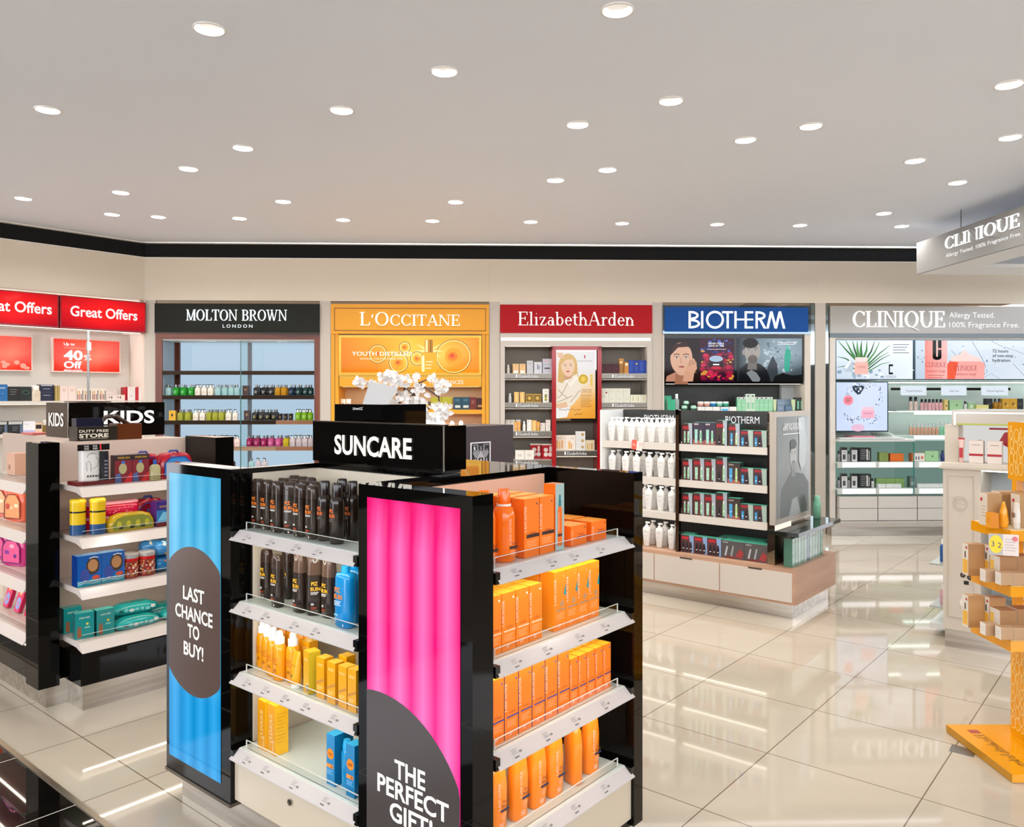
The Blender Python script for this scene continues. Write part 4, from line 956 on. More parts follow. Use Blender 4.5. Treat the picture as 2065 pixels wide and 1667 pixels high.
    for pts in ([(.2, .72), (.27, .9), (.4, .97), (.55, .93), (.7, .95), (.85, .85), (.9, .68), (.8, .52)], [(.14, .3), (.3, .22), (.5, .26), (.7, .2), (.86, .3)]):
        drops(p, 70, 0, 0, 0, 0, y, ['#000'], 0, 0, 1) if False else None
        r = random.Random(len(pts))
        for k in range(90):
            i = r.randrange(len(pts) - 1); f_ = r.random(); c = q(pts[i][0] + (pts[i + 1][0] - pts[i][0]) * f_ + r.gauss(0, .025), pts[i][1] + (pts[i + 1][1] - pts[i][1]) * f_ + r.gauss(0, .03))
            k_ = r.uniform(.002, .008); p.ell(min(max(c[0], x0 + .01), x1 - .01), min(max(c[1], z0 + .01), z1 - .01), k_, k_, y - .0005 - r.random() * .0004, r.choice(['#55657a', '#8898b4', '#f2f6ff', '#3a4658']), 'e1.05', 7)
    c = q(.43, .86); p.poly([(c[0] - .07, c[1] + .03), (c[0] - .035, c[1] + .045), (c[0], c[1] + .03), (c[0] + .04, c[1] + .045), (c[0] + .07, c[1] + .02), (c[0] + .02, c[1] - .055), (c[0] - .01, c[1] - .06), (c[0] - .06, c[1] - .01)], y - .002, '#3c4756', 'e1.05'); drops(p, 14, c[0] - .05, c[0] + .05, c[1] - .03, c[1] + .03, y - .0024, ['#e8eef6', '#1c222c', '#8a98ac'], .004, .012, 6)
    c = q(.23, .63); p.ell(*c, .056, .056, y - .002, '#f2909c', 'e1.05'); p.lines(c[0] - .032, c[0] + .036, c[1] + .022, 3, .018, y - .0026, '#8a3040', .007)
    a0, b0 = q(.49, .26), q(.745, .49); jar(p, a0[0], b0[0], a0[1], b0[1], y - .002, '#efb0c4', '#f2c4d0', '#8a3a58', 'CLINIQUE')
    p.ell(*q(.42, .06), .075, .04, y - .0016, '#e0b8d0', 'e1.05')
    t.part('screen', p, pb)
    # counter, glass shelves with lit fronts, drawers, plinth
    mb = MB(); mb.box(il, X(1835), -.10, .40, 1.022, 1.047, '#d4d6d2', 'panel'); t.part('counter_top', mb)
    mb = MB(); mb.box(X(1832), X(1834), -.10, .30, .45, 1.022, '#ffffff', 'glass'); mb.box(X(1832), X(1834), -.101, -.099, .45, 1.022, '#2c7a6c', 'gloss'); t.part('glass_divider', mb)
    zz = W.z
    for nm, py0, py1, segs in (('s1', 933, 941, ((1694, 1760), (1768, 1834), (1848, 2065))), ('s2', 985, 994, ((1694, 1760), (1768, 1834), (1848, 2065)))):
        z = CQ[nm]
        mb = MB(); mb.box(il, xr, -.05, .39, z - .012, z, '#cfdcd6', 'panel'); mb.box(il, xr, -.06, -.05, z - .062, z + .004, '#c6cbc6', 'panel'); sh = t.part('shelf', mb)
        for a, b in segs:
            mb = MB(); mb.box(X(a), X(b), -.064, -.06, z - .056, z - .004, '#ffffff', 'e1.5'); t.part('lit_front', mb, sh)
    for nm in ('u1', 'u2'):
        z = CQ[nm]
        mb = MB(); mb.box(X(1812), xr, .05, .39, z - .012, z, '#cfdcd6', 'panel'); sh = t.part('shelf', mb)
        mb = MB(); mb.box(X(1848), X(1995), .045, .05, z - .046, z - .008, '#ffffff', 'e1.5'); t.part('lit_front', mb, sh)
        mb = MB(); mb.box(X(1815), xr, .30, .33, z - .022, z - .014, '#eefff8', 'e5'); t.part('light_strip', mb, sh)
    mb = MB(); mb.box(X(1800), X(2040), .02, .04, 1.583, 1.612, '#8d8a86', 'mirror'); hr = t.part('header_rail', mb)
    for a, b, s_ in ((1818, 1869, 'Targeted Solutions'), (1900, 1950, 'Daily Care'), (1981, 2034, 'Clinique Fragrances')):
        mb = MB(); mb.box(X(a), X(b), .008, .02, W.z(1850, 797), W.z(1850, 777.5), '#dfe9f2', 'e0.95'); mb.text(s_, (X(a) + X(b)) / 2, W.z(1850, 790), .0065, .026, '#6c7682', 'card', width=(X(b) - X(a)) * (.66 if len(s_) > 11 else .36)); t.part('name_plate', mb, hr)
    mb = MB(); mb.box(X(1794), xr, .30, .33, 1.668, 1.676, '#eefff8', 'e6'); t.part('light_strip', mb)
    for k, (a, b) in enumerate(((1687, 1765), (1765, 1844), (1844, 1923), (1923, 2002))):
        for z0_, z1_ in ((.155, .285), (.29, .418)):
            mb = MB(); mb.box(X(a) + .006, X(b) - .006, -.06, .38, z0_, z1_, '#d6d1c8', 'gloss'); t.part('drawer', mb)
    mb = MB(); mb.box(il - .08, xr, -.16, .4, .10, .15, '#bdb6ab', 'panel'); mb.box(il - .10, xr, -.14, .4, 0, .10, '#a99f92', 'brushed'); t.part('plinth', mb)
cab_grey()

# ================================================================== red offers bay on the left wall
SH_L = [1.472, 1.160]
def bay_left():
    t = Thing('wall_cabinet', 'white lit wall bay under red signs reading Great Offers', 'cabinet', LW, 3.4, .0, 0)
    for a, b in ((LW.x(-75), LW.x(114)), (LW.x(117), kU - .014)):
        mb = MB(); mb.box(a, b, -.05, .06, 2.19, 2.515, '#8a0610', 'gloss'); sg = t.part('sign_box', mb)
        mb = MB(); mb.grad(a + .012, b - .012, 2.205, 2.505, -.052, [['#a81020', '#d81420', '#a81020'], ['#c81420', '#ff2424', '#d01820'], ['#d81820', '#ff2222', '#d81820'], ['#b81018', '#e01820', '#b81018']], 'e1.05')
        mb.text('Great Offers', (a + b) / 2, 2.318, -.056, .105, '#fff4ec', 'e1.1', bold=.018, width=.665); t.part('light_panel', mb, sg)
    mb = MB(); mb.box(1.2, kU - .014, .33, .36, .1, 2.19, '#d6cfc4', 'card'); t.part('back_panel', mb)
    for px0, px1 in ((-60, 65), (105, 242)):
        a, b = LW.x(px0, -.29), LW.x(px1, -.29); z0, z1 = 1.766, 2.117
        mb = MB(); mb.box(a, b, .28, .33, z0, z1, '#f4d8ca', 'card'); bx = t.part('picture_box', mb)
        mb = MB(); mb.grad(a + .012, b - .012, z0 + .012, z1 - .012, .278, [['#e02818', '#f04030', '#f03a28', '#e02818'], ['#f03c28', '#ff6a4c', '#ff7a5a', '#f04a34'], ['#e83020', '#fa5038', '#f84a34', '#e43020']], 'e1.05')
        if px0 > 0:
            l = a + .155 * (b - a); y = .275
            mb.text('Up to', l, z1 - .075, y, .030, '#fff', 'e1.05', bold=.02, align='l', width=.105); mb.lines(l, l + .28, z1 - .098, 1, .01, y, '#ffd8cc', .004)
            mb.text('40', l, z1 - .222, y, .100, '#fff', 'e1.05', bold=.035, align='l', width=.185); mb.text('%', l + .195, z1 - .222, y, .055, '#fff', 'e1.05', bold=.02, align='l', width=.075)
            mb.text('Off', l, z1 - .308, y, .072, '#fff', 'e1.05', bold=.03, align='l', width=.175); mb.text('desconto', l, z1 - .342, y, .026, '#fff', 'e1.05', bold=.02, align='l', width=.18)
        else:
            mb.pm = 'e1.05'; drops(mb, 14, b - .45, b - .03, z0 + .03, z0 + .09, .2775, ['#f88a70', '#f6a08a'], .01, .03, 2)
        t.part('light_panel', mb, bx)
    for z in SH_L:
        mb = MB(); mb.box(1.2, kU - .014, .0, .33, z - .034, z, '#dcd5ca', 'panel'); sh = t.part('shelf', mb)
        mb = MB(); mb.box(1.2, kU - .04, .02, .04, z - .0346, z - .034, '#fff8ee', 'e9'); t.part('light_strip', mb, sh)
    mb = MB(); mb.box(1.2, kU - .014, .0, .36, 0, .12, '#d0c6b8'); t.part('plinth', mb)
    mb = MB(); mb.box(1.2, kU - .04, .02, .05, 2.1894, 2.19, '#fff8ee', 'e5'); t.part('light_strip', mb)
bay_left()
# ================================================================== goods: helpers
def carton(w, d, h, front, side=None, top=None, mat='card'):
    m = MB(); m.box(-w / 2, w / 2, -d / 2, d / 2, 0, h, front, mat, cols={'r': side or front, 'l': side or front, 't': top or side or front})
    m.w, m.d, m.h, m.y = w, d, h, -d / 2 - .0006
    return m
REG = {}                                              # goods already standing on a shelf: boxes (x0, x1, y0, y1, z0, z1)
LIMS = {id(S1): (-2.511, -1.838), id(S2): (1.584, 2.287), id(K2): (1.625, 2.327)}
def extent(key, rot):
    c, q = cos(rad(rot)), sin(rad(rot)); P = []
    for n, me in KINDS[key][2]:
        P += [(v.co.x * c - v.co.y * q, v.co.x * q + v.co.y * c, v.co.z) for v in me.vertices]
    return [f(p[i] for p in P) for i in range(3) for f in (min, max)]
def put(fr, z, specs, desc_tail, group=None, dz=0.0):
    """specs: (kind, pixel column or ('x', value), distance in front of the frame plane, description[, turn[, height]]); neighbours that would touch are eased apart"""
    L_ = []
    for s in specs:
        x = s[1][1] if isinstance(s[1], tuple) else fr.x(s[1], s[2])
        e = extent(s[0], s[4] if len(s) > 4 else 0); h = s[5] if len(s) > 5 else 0
        L_.append([x, s, (e[0], e[1], e[2] - s[2], e[3] - s[2], e[4] + h, e[5] + h)])
    L_.sort(key=lambda q: q[0])
    lim = LIMS.get(id(fr)); old = REG.setdefault((id(fr), round(z, 3)), []); gap = .0016
    meet = lambda p, q: p[2] < q[3] - 1e-4 and q[2] < p[3] - 1e-4 and p[4] < q[5] - 1e-4 and q[4] < p[5] - 1e-4
    for it in range(600):
        moved = False
        for i, p in enumerate(L_):
            for q in L_[i + 1:]:
                if meet(p[2], q[2]):
                    o = p[0] + p[2][1] + gap - (q[0] + q[2][0])
                    if o > 1e-5 and q[0] + q[2][1] > p[0] + p[2][0]: p[0] -= o / 2; q[0] += o / 2; moved = True
            for q in old:
                if meet(p[2], q) and p[0] + p[2][1] > q[0] + 1e-5 and p[0] + p[2][0] < q[1] - 1e-5:
                    mid = p[0] + (p[2][0] + p[2][1]) / 2
                    p[0] = q[1] + gap - p[2][0] if mid > (q[0] + q[1]) / 2 else q[0] - gap - p[2][1]; moved = True
            if lim:
                if p[0] + p[2][0] < lim[0]: p[0] = lim[0] - p[2][0]; moved = True
                if p[0] + p[2][1] > lim[1]: p[0] = lim[1] - p[2][1]; moved = True
        if not moved: break
    for x, s, e in L_: old.append((x + e[0], x + e[1], *e[2:]))
    n = {}
    for x, s, e in L_:
        n[s[3]] = n.get(s[3], 0) + 1
    seen = {}
    for x, s, e in L_:
        seen[s[3]] = seen.get(s[3], 0) + 1
        lab = s[3] if n[s[3]] == 1 else ('%s, %s from left' % (s[3], ORD[seen[s[3]]]))
        place(s[0], fr, x, s[2], z + (s[5] if len(s) > 5 else 0), lab + ' ' + desc_tail, group, s[4] if len(s) > 4 else 0)

# ------------------------------------------------------------------ sun-care goods
def brown_bottle(key, tc, tall=.172, w=.054):
    k = tall / .172; b = MB().loft([(0, .022, .013, 3), (.004, .025, .0155, 3), (.05 * k, w / 2, .0175, 3), (.115 * k, .0255, .0165, 3), (.128 * k, .025, .016, 3)], 18, '#2a1e17', 'gloss')
    y = -.0182
    b.text('PIZ', -.012, .098 * k, y, .0115, tc, bold=.03, align='l', width=.021); b.text('BUIN', -.014, .082 * k, y, .0115, tc, bold=.03, align='l', width=.030)
    b.lines(-.014, .014, .078 * k, 2, .0035, y, '#e8e2da', .0018); b.text('30', -.013, .036 * k, y, .007, '#f4efe8', bold=.02, align='l'); b.lines(-.013, .006, .030 * k, 2, .004, y, '#b4441c', .0022); b.lines(-.013, .012, .020 * k, 3, .0035, y, '#8d857c', .001); b.rect(-.002, .004, .003, .009, y + .002, '#d8d2c8')
    c = MB().loft([(.1285 * k, .0253, .0163, 3), (.155 * k, .0240, .0155, 3), (tall - .004, .0215, .0140, 3), (tall, .017, .011, 3)], 18, '#3a2b23', 'gloss')
    c.stroke([(-.008, .150 * k), (-.004, .1455 * k), (.004, .1455 * k), (.008, .150 * k)], .0016, -.0168, '#0e0907')
    kind(key, 'sunscreen_bottle', 'bottle', [('body', b), ('cap', c)])
brown_bottle('pb_orange', '#ee7f1e'); brown_bottle('pb_yellow', '#f4b92a')
b = MB().loft([(0, .021, .021, 2), (.004, .0235, .0235, 2), (.125, .0235, .0235, 2), (.140, .0205, .0205, 2), (.148, .0155, .0155, 2)], 20, '#241912', 'gloss')
b.text('PIZ', -.008, .098, -.0236, .011, '#e8702a', bold=.03, align='l', width=.018); b.text('BUIN', -.009, .083, -.0236, .011, '#e8702a', bold=.03, align='l', width=.026); b.lines(-.009, .010, .078, 3, .0035, -.0237, '#8b8078', .001)
c = MB().loft([(.146, .017, .017, 2), (.182, .0165, .0165, 2), (.189, .014, .014, 2)], 20, '#241813', 'gloss')
kind('pb_can', 'sunscreen_spray', 'bottle', [('body', b), ('cap', c)])
b = MB().loft([(0, .023, .016, 3), (.004, .027, .019, 3), (.06, .028, .020, 3), (.13, .026, .019, 3)], 18, '#2a1e17', 'gloss')
b.text('PIZ', -.012, .098, -.0205, .012, '#f4b92a', bold=.03, align='l', width=.021); b.text('BUIN', -.014, .081, -.0205, .012, '#f4b92a', bold=.03, align='l', width=.031); b.lines(-.014, .012, .077, 3, .0035, -.0205, '#e8e2da', .0016); b.text('30', -.013, .034, -.0205, .007, '#f4efe8', bold=.02, align='l'); b.lines(-.013, .006, .028, 2, .004, -.0205, '#b4441c', .0022); b.lines(-.013, .012, .018, 3, .0035, -.0205, '#8d857c', .001)
c = MB().loft([(.1305, .026, .019, 3), (.17, .0235, .017, 3), (.193, .018, .013, 3), (.198, .013, .009, 3)], 18, '#5b4639', 'gloss')
c.ring(0, .182, .007, .012, .002, -.0178, '#f0e8dc', 'card', 14, 180, 360)
kind('pb_flip', 'sunscreen_spray', 'bottle', [('body', b), ('cap', c)])
b = MB().loft([(0, .031, .018, 3), (.005, .036, .022, 3), (.06, .037, .023, 3), (.15, .036, .022, 3), (.163, .032, .019, 3), (.166, .014, .012, 2)], 20, '#0f86c8', 'gloss')
b.text('PIZ', -.024, .108, -.0236, .015, '#ef8a24', bold=.03, align='l', width=.026); b.text('BUIN', -.026, .087, -.0236, .015, '#ef8a24', bold=.03, align='l', width=.038); b.lines(-.026, .006, .081, 4, .004, -.0236, '#dff2ff', .0018); b.rect(-.026, -.008, .035, .041, -.0236, '#7ec8ee'); b.lines(-.026, -.012, .03, 4, .004, -.0236, '#9ad4f2', .001); b.rect(.012, .016, .006, .013, -.0222, '#e8f4fa')
c = MB().loft([(.166, .015, .013, 2), (.186, .015, .013, 2)], 16, '#189adf', 'gloss')
kind('pb_blue', 'after_sun_bottle', 'bottle', [('body', b), ('cap', c)])
b = MB().loft([(0, .022, .017, 2.4), (.005, .0255, .020, 2.4), (.10, .0255, .020, 2.4), (.118, .021, .017, 2.2), (.122, .015, .014, 2)], 18, '#f09a10', 'gloss')
b.lines(-.014, .014, .074, 4, .006, -.0204, '#c9690a', .0022); b.text('30', 0, .028, -.0204, .011, '#a85a10', bold=.02)
c = MB().loft([(.121, .017, .017, 2), (.142, .017, .017, 2), (.144, .012, .012, 2), (.158, .0115, .0115, 2), (.163, .008, .008, 2)], 18, '#f4f0ea', 'gloss')
kind('yellow_spray', 'sun_oil_spray', 'bottle', [('body', b), ('cap', c)])
b = MB().loft([(.012, .017, .017, 2), (.02, .020, .019, 2), (.07, .0225, .013, 2.2), (.118, .024, .0018, 2.6)], 18, '#f0a51c', 'gloss')
b.text('30', -.004, .035, -.0185, .009, '#3d6a2a', bold=.02); b.lines(-.012, .012, .075, 3, .005, -.0130, '#a86c10', .0014)
c = MB().loft([(0, .018, .018, 2), (.013, .018, .018, 2)], 18, '#ecebe6', 'gloss')
kind('yellow_tube', 'sun_cream_tube', 'tube', [('body', b), ('cap', c)])
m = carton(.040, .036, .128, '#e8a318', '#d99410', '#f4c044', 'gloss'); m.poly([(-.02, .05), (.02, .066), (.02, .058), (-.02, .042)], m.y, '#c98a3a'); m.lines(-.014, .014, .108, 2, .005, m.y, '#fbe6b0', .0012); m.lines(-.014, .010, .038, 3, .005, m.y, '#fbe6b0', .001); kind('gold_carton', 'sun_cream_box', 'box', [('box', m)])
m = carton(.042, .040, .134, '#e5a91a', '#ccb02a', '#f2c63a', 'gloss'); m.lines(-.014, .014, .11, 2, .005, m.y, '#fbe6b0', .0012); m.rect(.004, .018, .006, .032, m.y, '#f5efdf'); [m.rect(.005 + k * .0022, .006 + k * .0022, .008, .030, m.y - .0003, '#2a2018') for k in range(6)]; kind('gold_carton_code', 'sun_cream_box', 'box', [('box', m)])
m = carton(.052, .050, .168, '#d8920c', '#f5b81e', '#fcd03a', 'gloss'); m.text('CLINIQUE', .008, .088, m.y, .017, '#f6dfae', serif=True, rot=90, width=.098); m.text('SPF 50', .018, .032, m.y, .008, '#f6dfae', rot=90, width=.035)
for k in range(9): m.add([(m.w / 2 + .0005, -.018, .14 - k * .012), (m.w / 2 + .0005, .016 - .006 * (k % 3), .14 - k * .012), (m.w / 2 + .0005, .016 - .006 * (k % 3), .1385 - k * .012), (m.w / 2 + .0005, -.018, .1385 - k * .012)], [(0, 1, 2, 3)], '#c98c10')
kind('gold_tall', 'sun_cream_box', 'box', [('box', m)])
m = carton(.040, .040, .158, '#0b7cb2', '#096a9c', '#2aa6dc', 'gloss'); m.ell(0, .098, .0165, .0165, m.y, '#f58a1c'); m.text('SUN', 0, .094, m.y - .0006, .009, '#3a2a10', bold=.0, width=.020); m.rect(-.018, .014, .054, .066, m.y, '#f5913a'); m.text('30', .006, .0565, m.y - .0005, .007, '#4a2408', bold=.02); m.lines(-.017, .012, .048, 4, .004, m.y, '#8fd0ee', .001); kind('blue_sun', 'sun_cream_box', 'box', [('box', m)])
b = MB().loft([(0, .016, .014, 2.4), (.004, .018, .016, 2.4), (.11, .018, .016, 2.4), (.12, .014, .013, 2)], 16, '#0e86bc', 'gloss'); c = MB().loft([(.1205, .0145, .0135, 2), (.135, .0145, .0135, 2), (.142, .0125, .0115, 2), (.15, .0115, .0105, 2)], 16, '#1c9cd4', 'gloss'); kind('blue_bottle', 'sunscreen_bottle', 'bottle', [('body', b), ('cap', c)])
ORA = '#ff7d12'
def lan_text(m, y, x, z, size, w): m.text('LANCASTER', x + size / 2, z, y, size, '#fbe9d6', serif=False, rot=90, width=w)
SERIF['S'] = (.7, [('a', .36, .74, .24, .26, 40, 270), ('a', .36, .25, .26, .27, -140, 90), ('l', .58, .74, .58, .96, S), ('l', .1, .04, .1, .28, S)])
def lan_text(m, y, x, z, size, w): m.text('LANCASTER', x + size / 2, z, y, size, '#fbe9d6', serif=True, rot=90, width=w)
b = MB().loft([(0, .029, .029, 2), (.004, .032, .032, 2), (.128, .032, .032, 2), (.148, .026, .026, 2), (.156, .019, .019, 2)], 22, '#fc7410', 'gloss'); lan_text(b, -.0324, -.010, .085, .010, .072); b.rect(-.012, .022, .036, .044, -.0326, '#3a2420'); b.text('Tan Maximizer', .007, .049, -.0326, .007, '#8a2c10', width=.026); b.lines(-.008, .020, .031, 4, .004, -.0326, '#f8c79a', .001)
r_ = MB().loft([(.154, .0205, .0205, 2), (.160, .0205, .0205, 2)], 20, '#f4ece4', 'gloss'); c = MB().loft([(.160, .0185, .0185, 2), (.198, .0165, .0165, 2), (.202, .0145, .0145, 2)], 20, '#fc6c10', 'gloss')
kind('orange_can', 'tan_spray', 'bottle', [('body', b), ('neck_ring', r_), ('cap', c)])
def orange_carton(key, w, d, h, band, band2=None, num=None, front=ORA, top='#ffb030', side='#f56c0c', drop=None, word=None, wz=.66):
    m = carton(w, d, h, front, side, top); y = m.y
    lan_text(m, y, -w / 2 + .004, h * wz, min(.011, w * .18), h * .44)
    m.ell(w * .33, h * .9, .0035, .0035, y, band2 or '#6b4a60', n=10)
    if band: m.rect(-w * .36, w / 2, h * .33, h * .33 + band[1], y, band[0])
    if word: m.text(word[0], .004, h * .39, y, .008, word[1], width=w * .5)
    m.lines(-w * .32, w * .34, h * .28, 4, .005, y, '#f9c896', .0011)
    if num: m.text(num, -w * .08, h * .055, y, .010, '#fbe9d6', bold=.0)
    if drop: m.poly([(w / 2, h * .56), (w / 2 - .012, h * .60), (w / 2 - .006, h * .68), (w / 2, h * .78)], y - .0002, drop); m.ell(w * .16, h * .44, .010, .010, y, '#b98a60', n=10)
    kind(key, 'sunscreen_box', 'box', [('box', m)])
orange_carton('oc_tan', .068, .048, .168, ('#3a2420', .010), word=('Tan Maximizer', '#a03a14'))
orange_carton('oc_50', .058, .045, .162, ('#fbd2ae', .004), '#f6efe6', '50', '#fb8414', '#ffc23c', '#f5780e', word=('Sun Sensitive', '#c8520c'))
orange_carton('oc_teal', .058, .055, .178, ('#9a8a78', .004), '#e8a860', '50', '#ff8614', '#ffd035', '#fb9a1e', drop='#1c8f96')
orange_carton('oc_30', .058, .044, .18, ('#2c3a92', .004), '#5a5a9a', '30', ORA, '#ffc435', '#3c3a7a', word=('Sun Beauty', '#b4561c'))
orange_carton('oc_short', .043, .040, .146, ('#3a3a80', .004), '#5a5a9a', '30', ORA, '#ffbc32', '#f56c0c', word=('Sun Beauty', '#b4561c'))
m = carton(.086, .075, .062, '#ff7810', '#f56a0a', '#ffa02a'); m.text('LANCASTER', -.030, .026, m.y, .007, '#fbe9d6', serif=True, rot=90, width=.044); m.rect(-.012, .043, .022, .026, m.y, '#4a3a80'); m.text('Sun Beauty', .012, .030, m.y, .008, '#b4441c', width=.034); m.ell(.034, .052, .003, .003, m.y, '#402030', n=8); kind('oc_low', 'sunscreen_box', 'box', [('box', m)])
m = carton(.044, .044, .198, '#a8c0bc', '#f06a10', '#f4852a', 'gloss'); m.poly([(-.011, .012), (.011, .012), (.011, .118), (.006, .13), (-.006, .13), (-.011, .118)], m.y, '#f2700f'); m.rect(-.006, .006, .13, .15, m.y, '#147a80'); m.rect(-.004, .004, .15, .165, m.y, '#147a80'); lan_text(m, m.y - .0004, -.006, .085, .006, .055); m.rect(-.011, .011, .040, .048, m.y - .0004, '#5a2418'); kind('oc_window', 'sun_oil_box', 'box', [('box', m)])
b = MB().loft([(0, .028, .018, 2.6), (.005, .033, .022, 2.6), (.12, .035, .023, 2.6), (.165, .031, .020, 2.4), (.182, .022, .015, 2.2)], 20, '#ff8a1a', 'gloss'); lan_text(b, -.0236, -.012, .105, .009, .075); b.text('Sun', .010, .082, -.0236, .010, '#7a3a10', width=.016); b.text('Beauty', .012, .070, -.0236, .010, '#7a3a10', width=.028); b.rect(-.006, .030, .058, .065, -.0232, '#1c2448'); b.lines(-.004, .020, .052, 3, .005, -.0236, '#f9c896', .0012); b.text('50', -.004, .016, -.0236, .013, '#fbe2c4')
c = MB().loft([(.1815, .0225, .0155, 2.2), (.19, .0215, .0145, 2.2), (.195, .017, .011, 2.2)], 18, '#2f86cc', 'gloss')
kind('orange_bottle', 'sun_milk_bottle', 'bottle', [('body', b), ('cap', c)])

A = 'by the blue panel'
put(S1, SHZ[0], [('pb_orange', 513, -.085, 'brown lotion bottle'), ('pb_orange', 536, -.085, 'brown lotion bottle'), ('pb_orange', 560, -.075, 'brown lotion bottle'), ('pb_orange', 585, -.09, 'brown lotion bottle', 25), ('pb_orange', 605, -.075, 'brown lotion bottle'), ('pb_orange', 630, -.075, 'brown lotion bottle'),
    ('pb_can', 655, -.085, 'round-capped brown can'), ('pb_can', 680, -.075, 'round-capped brown can'), ('pb_can', 711, -.14, 'round-capped brown can'), ('pb_can', 690, -.165, 'round-capped brown can')], 'on top shelf ' + A, 'brown sunscreen bottles on the top shelf')
put(S1, SHZ[0], [('pb_orange', p, -d, 'brown lotion bottle') for p, d in ((572, .155), (592, .15), (613, .15), (566, .235), (588, .23), (611, .225), (634, .15))], 'behind on top shelf ' + A, 'brown sunscreen bottles on the top shelf')
put(S1, SHZ[1], [('pb_yellow', 538, -.10, 'yellow-lettered brown bottle'), ('pb_yellow', 560, -.065, 'yellow-lettered brown bottle'), ('pb_yellow', 580, -.15, 'yellow-lettered brown bottle'), ('pb_flip', 606, -.075, 'shiny-capped brown spray bottle'), ('pb_flip', 636, -.085, 'shiny-capped brown spray bottle', 50), ('pb_flip', 664, -.095, 'shiny-capped brown spray bottle'), ('pb_blue', 697, -.062, 'large blue after-sun bottle'), ('pb_blue', 716, -.125, 'large blue after-sun bottle')], 'on second shelf ' + A)
put(S1, SHZ[2], [('yellow_spray', p, -d, 'white-capped yellow bottle') for p, d in ((508, .105), (527, .092), (546, .079), (566, .068), (585, .085))], 'in front on third shelf ' + A, 'yellow sun oil bottles')
put(S1, SHZ[2], [('yellow_spray', p, -.19, 'white-capped yellow bottle') for p in (531, 551, 571, 592)], 'behind on third shelf ' + A, 'yellow sun oil bottles')
put(S1, SHZ[2], [('yellow_tube', 598, -.062, 'yellow cream tube standing on its cap'), ('gold_carton_code', 629, -.068, 'gold carton with a barcode', -12), ('gold_carton', 655, -.068, 'plain gold carton'), ('gold_carton', 677, -.062, 'plain gold carton'), ('gold_carton', 700, -.062, 'plain gold carton'), ('gold_carton', 719, -.062, 'plain gold carton'), ('gold_carton', 625, -.14, 'plain gold carton'), ('gold_carton', 700, -.125, 'plain gold carton')], 'on third shelf ' + A)
put(S1, SHZ[3], [('gold_tall', 541, -.085, 'tall golden carton', -4), ('gold_tall', 560, -.085, 'tall golden carton', -4), ('gold_tall', 545, -.15, 'tall golden carton'), ('blue_sun', 677, -.075, 'orange-disc blue carton'), ('blue_sun', 717, -.068, 'orange-disc blue carton'), ('blue_bottle', 700, -.078, 'small blue bottle between blue cartons'), ('blue_sun', 695, -.15, 'orange-disc blue carton')], 'on bottom shelf ' + A)
A = 'by the pink panel'
X2 = lambda u: ('x', u)
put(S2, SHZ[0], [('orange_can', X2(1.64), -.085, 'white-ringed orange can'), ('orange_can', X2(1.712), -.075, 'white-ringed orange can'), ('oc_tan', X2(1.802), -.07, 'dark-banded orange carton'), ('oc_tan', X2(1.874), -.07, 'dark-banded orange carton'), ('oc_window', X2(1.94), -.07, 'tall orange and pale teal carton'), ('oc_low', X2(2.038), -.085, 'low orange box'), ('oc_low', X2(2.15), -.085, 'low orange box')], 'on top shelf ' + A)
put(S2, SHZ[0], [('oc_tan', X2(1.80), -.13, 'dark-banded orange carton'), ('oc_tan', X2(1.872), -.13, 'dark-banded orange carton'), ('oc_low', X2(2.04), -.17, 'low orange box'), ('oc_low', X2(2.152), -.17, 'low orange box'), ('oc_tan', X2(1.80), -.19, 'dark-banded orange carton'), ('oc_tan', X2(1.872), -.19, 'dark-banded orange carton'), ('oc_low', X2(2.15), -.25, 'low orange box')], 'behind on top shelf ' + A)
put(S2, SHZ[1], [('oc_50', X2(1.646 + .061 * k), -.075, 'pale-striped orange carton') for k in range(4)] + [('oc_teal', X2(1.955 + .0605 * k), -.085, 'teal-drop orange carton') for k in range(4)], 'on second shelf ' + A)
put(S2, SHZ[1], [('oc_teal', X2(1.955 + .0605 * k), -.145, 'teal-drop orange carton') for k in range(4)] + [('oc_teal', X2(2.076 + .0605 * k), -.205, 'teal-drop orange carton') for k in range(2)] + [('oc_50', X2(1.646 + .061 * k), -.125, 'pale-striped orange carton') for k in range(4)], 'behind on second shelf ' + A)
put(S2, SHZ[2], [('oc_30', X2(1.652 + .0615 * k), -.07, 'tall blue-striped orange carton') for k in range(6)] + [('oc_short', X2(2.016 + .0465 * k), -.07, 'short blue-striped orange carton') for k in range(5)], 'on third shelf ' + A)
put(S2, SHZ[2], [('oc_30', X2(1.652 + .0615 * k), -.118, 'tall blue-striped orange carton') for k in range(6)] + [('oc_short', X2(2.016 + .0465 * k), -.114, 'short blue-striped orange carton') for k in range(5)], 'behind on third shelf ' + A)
put(S2, SHZ[3], [('orange_bottle', X2(u), -.085, 'blue-capped orange bottle', r) for u, r in ((1.69, 0), (1.785, 0), (1.873, 0), (1.958, 0), (2.06, 70), (2.155, 0))], 'on bottom shelf ' + A)
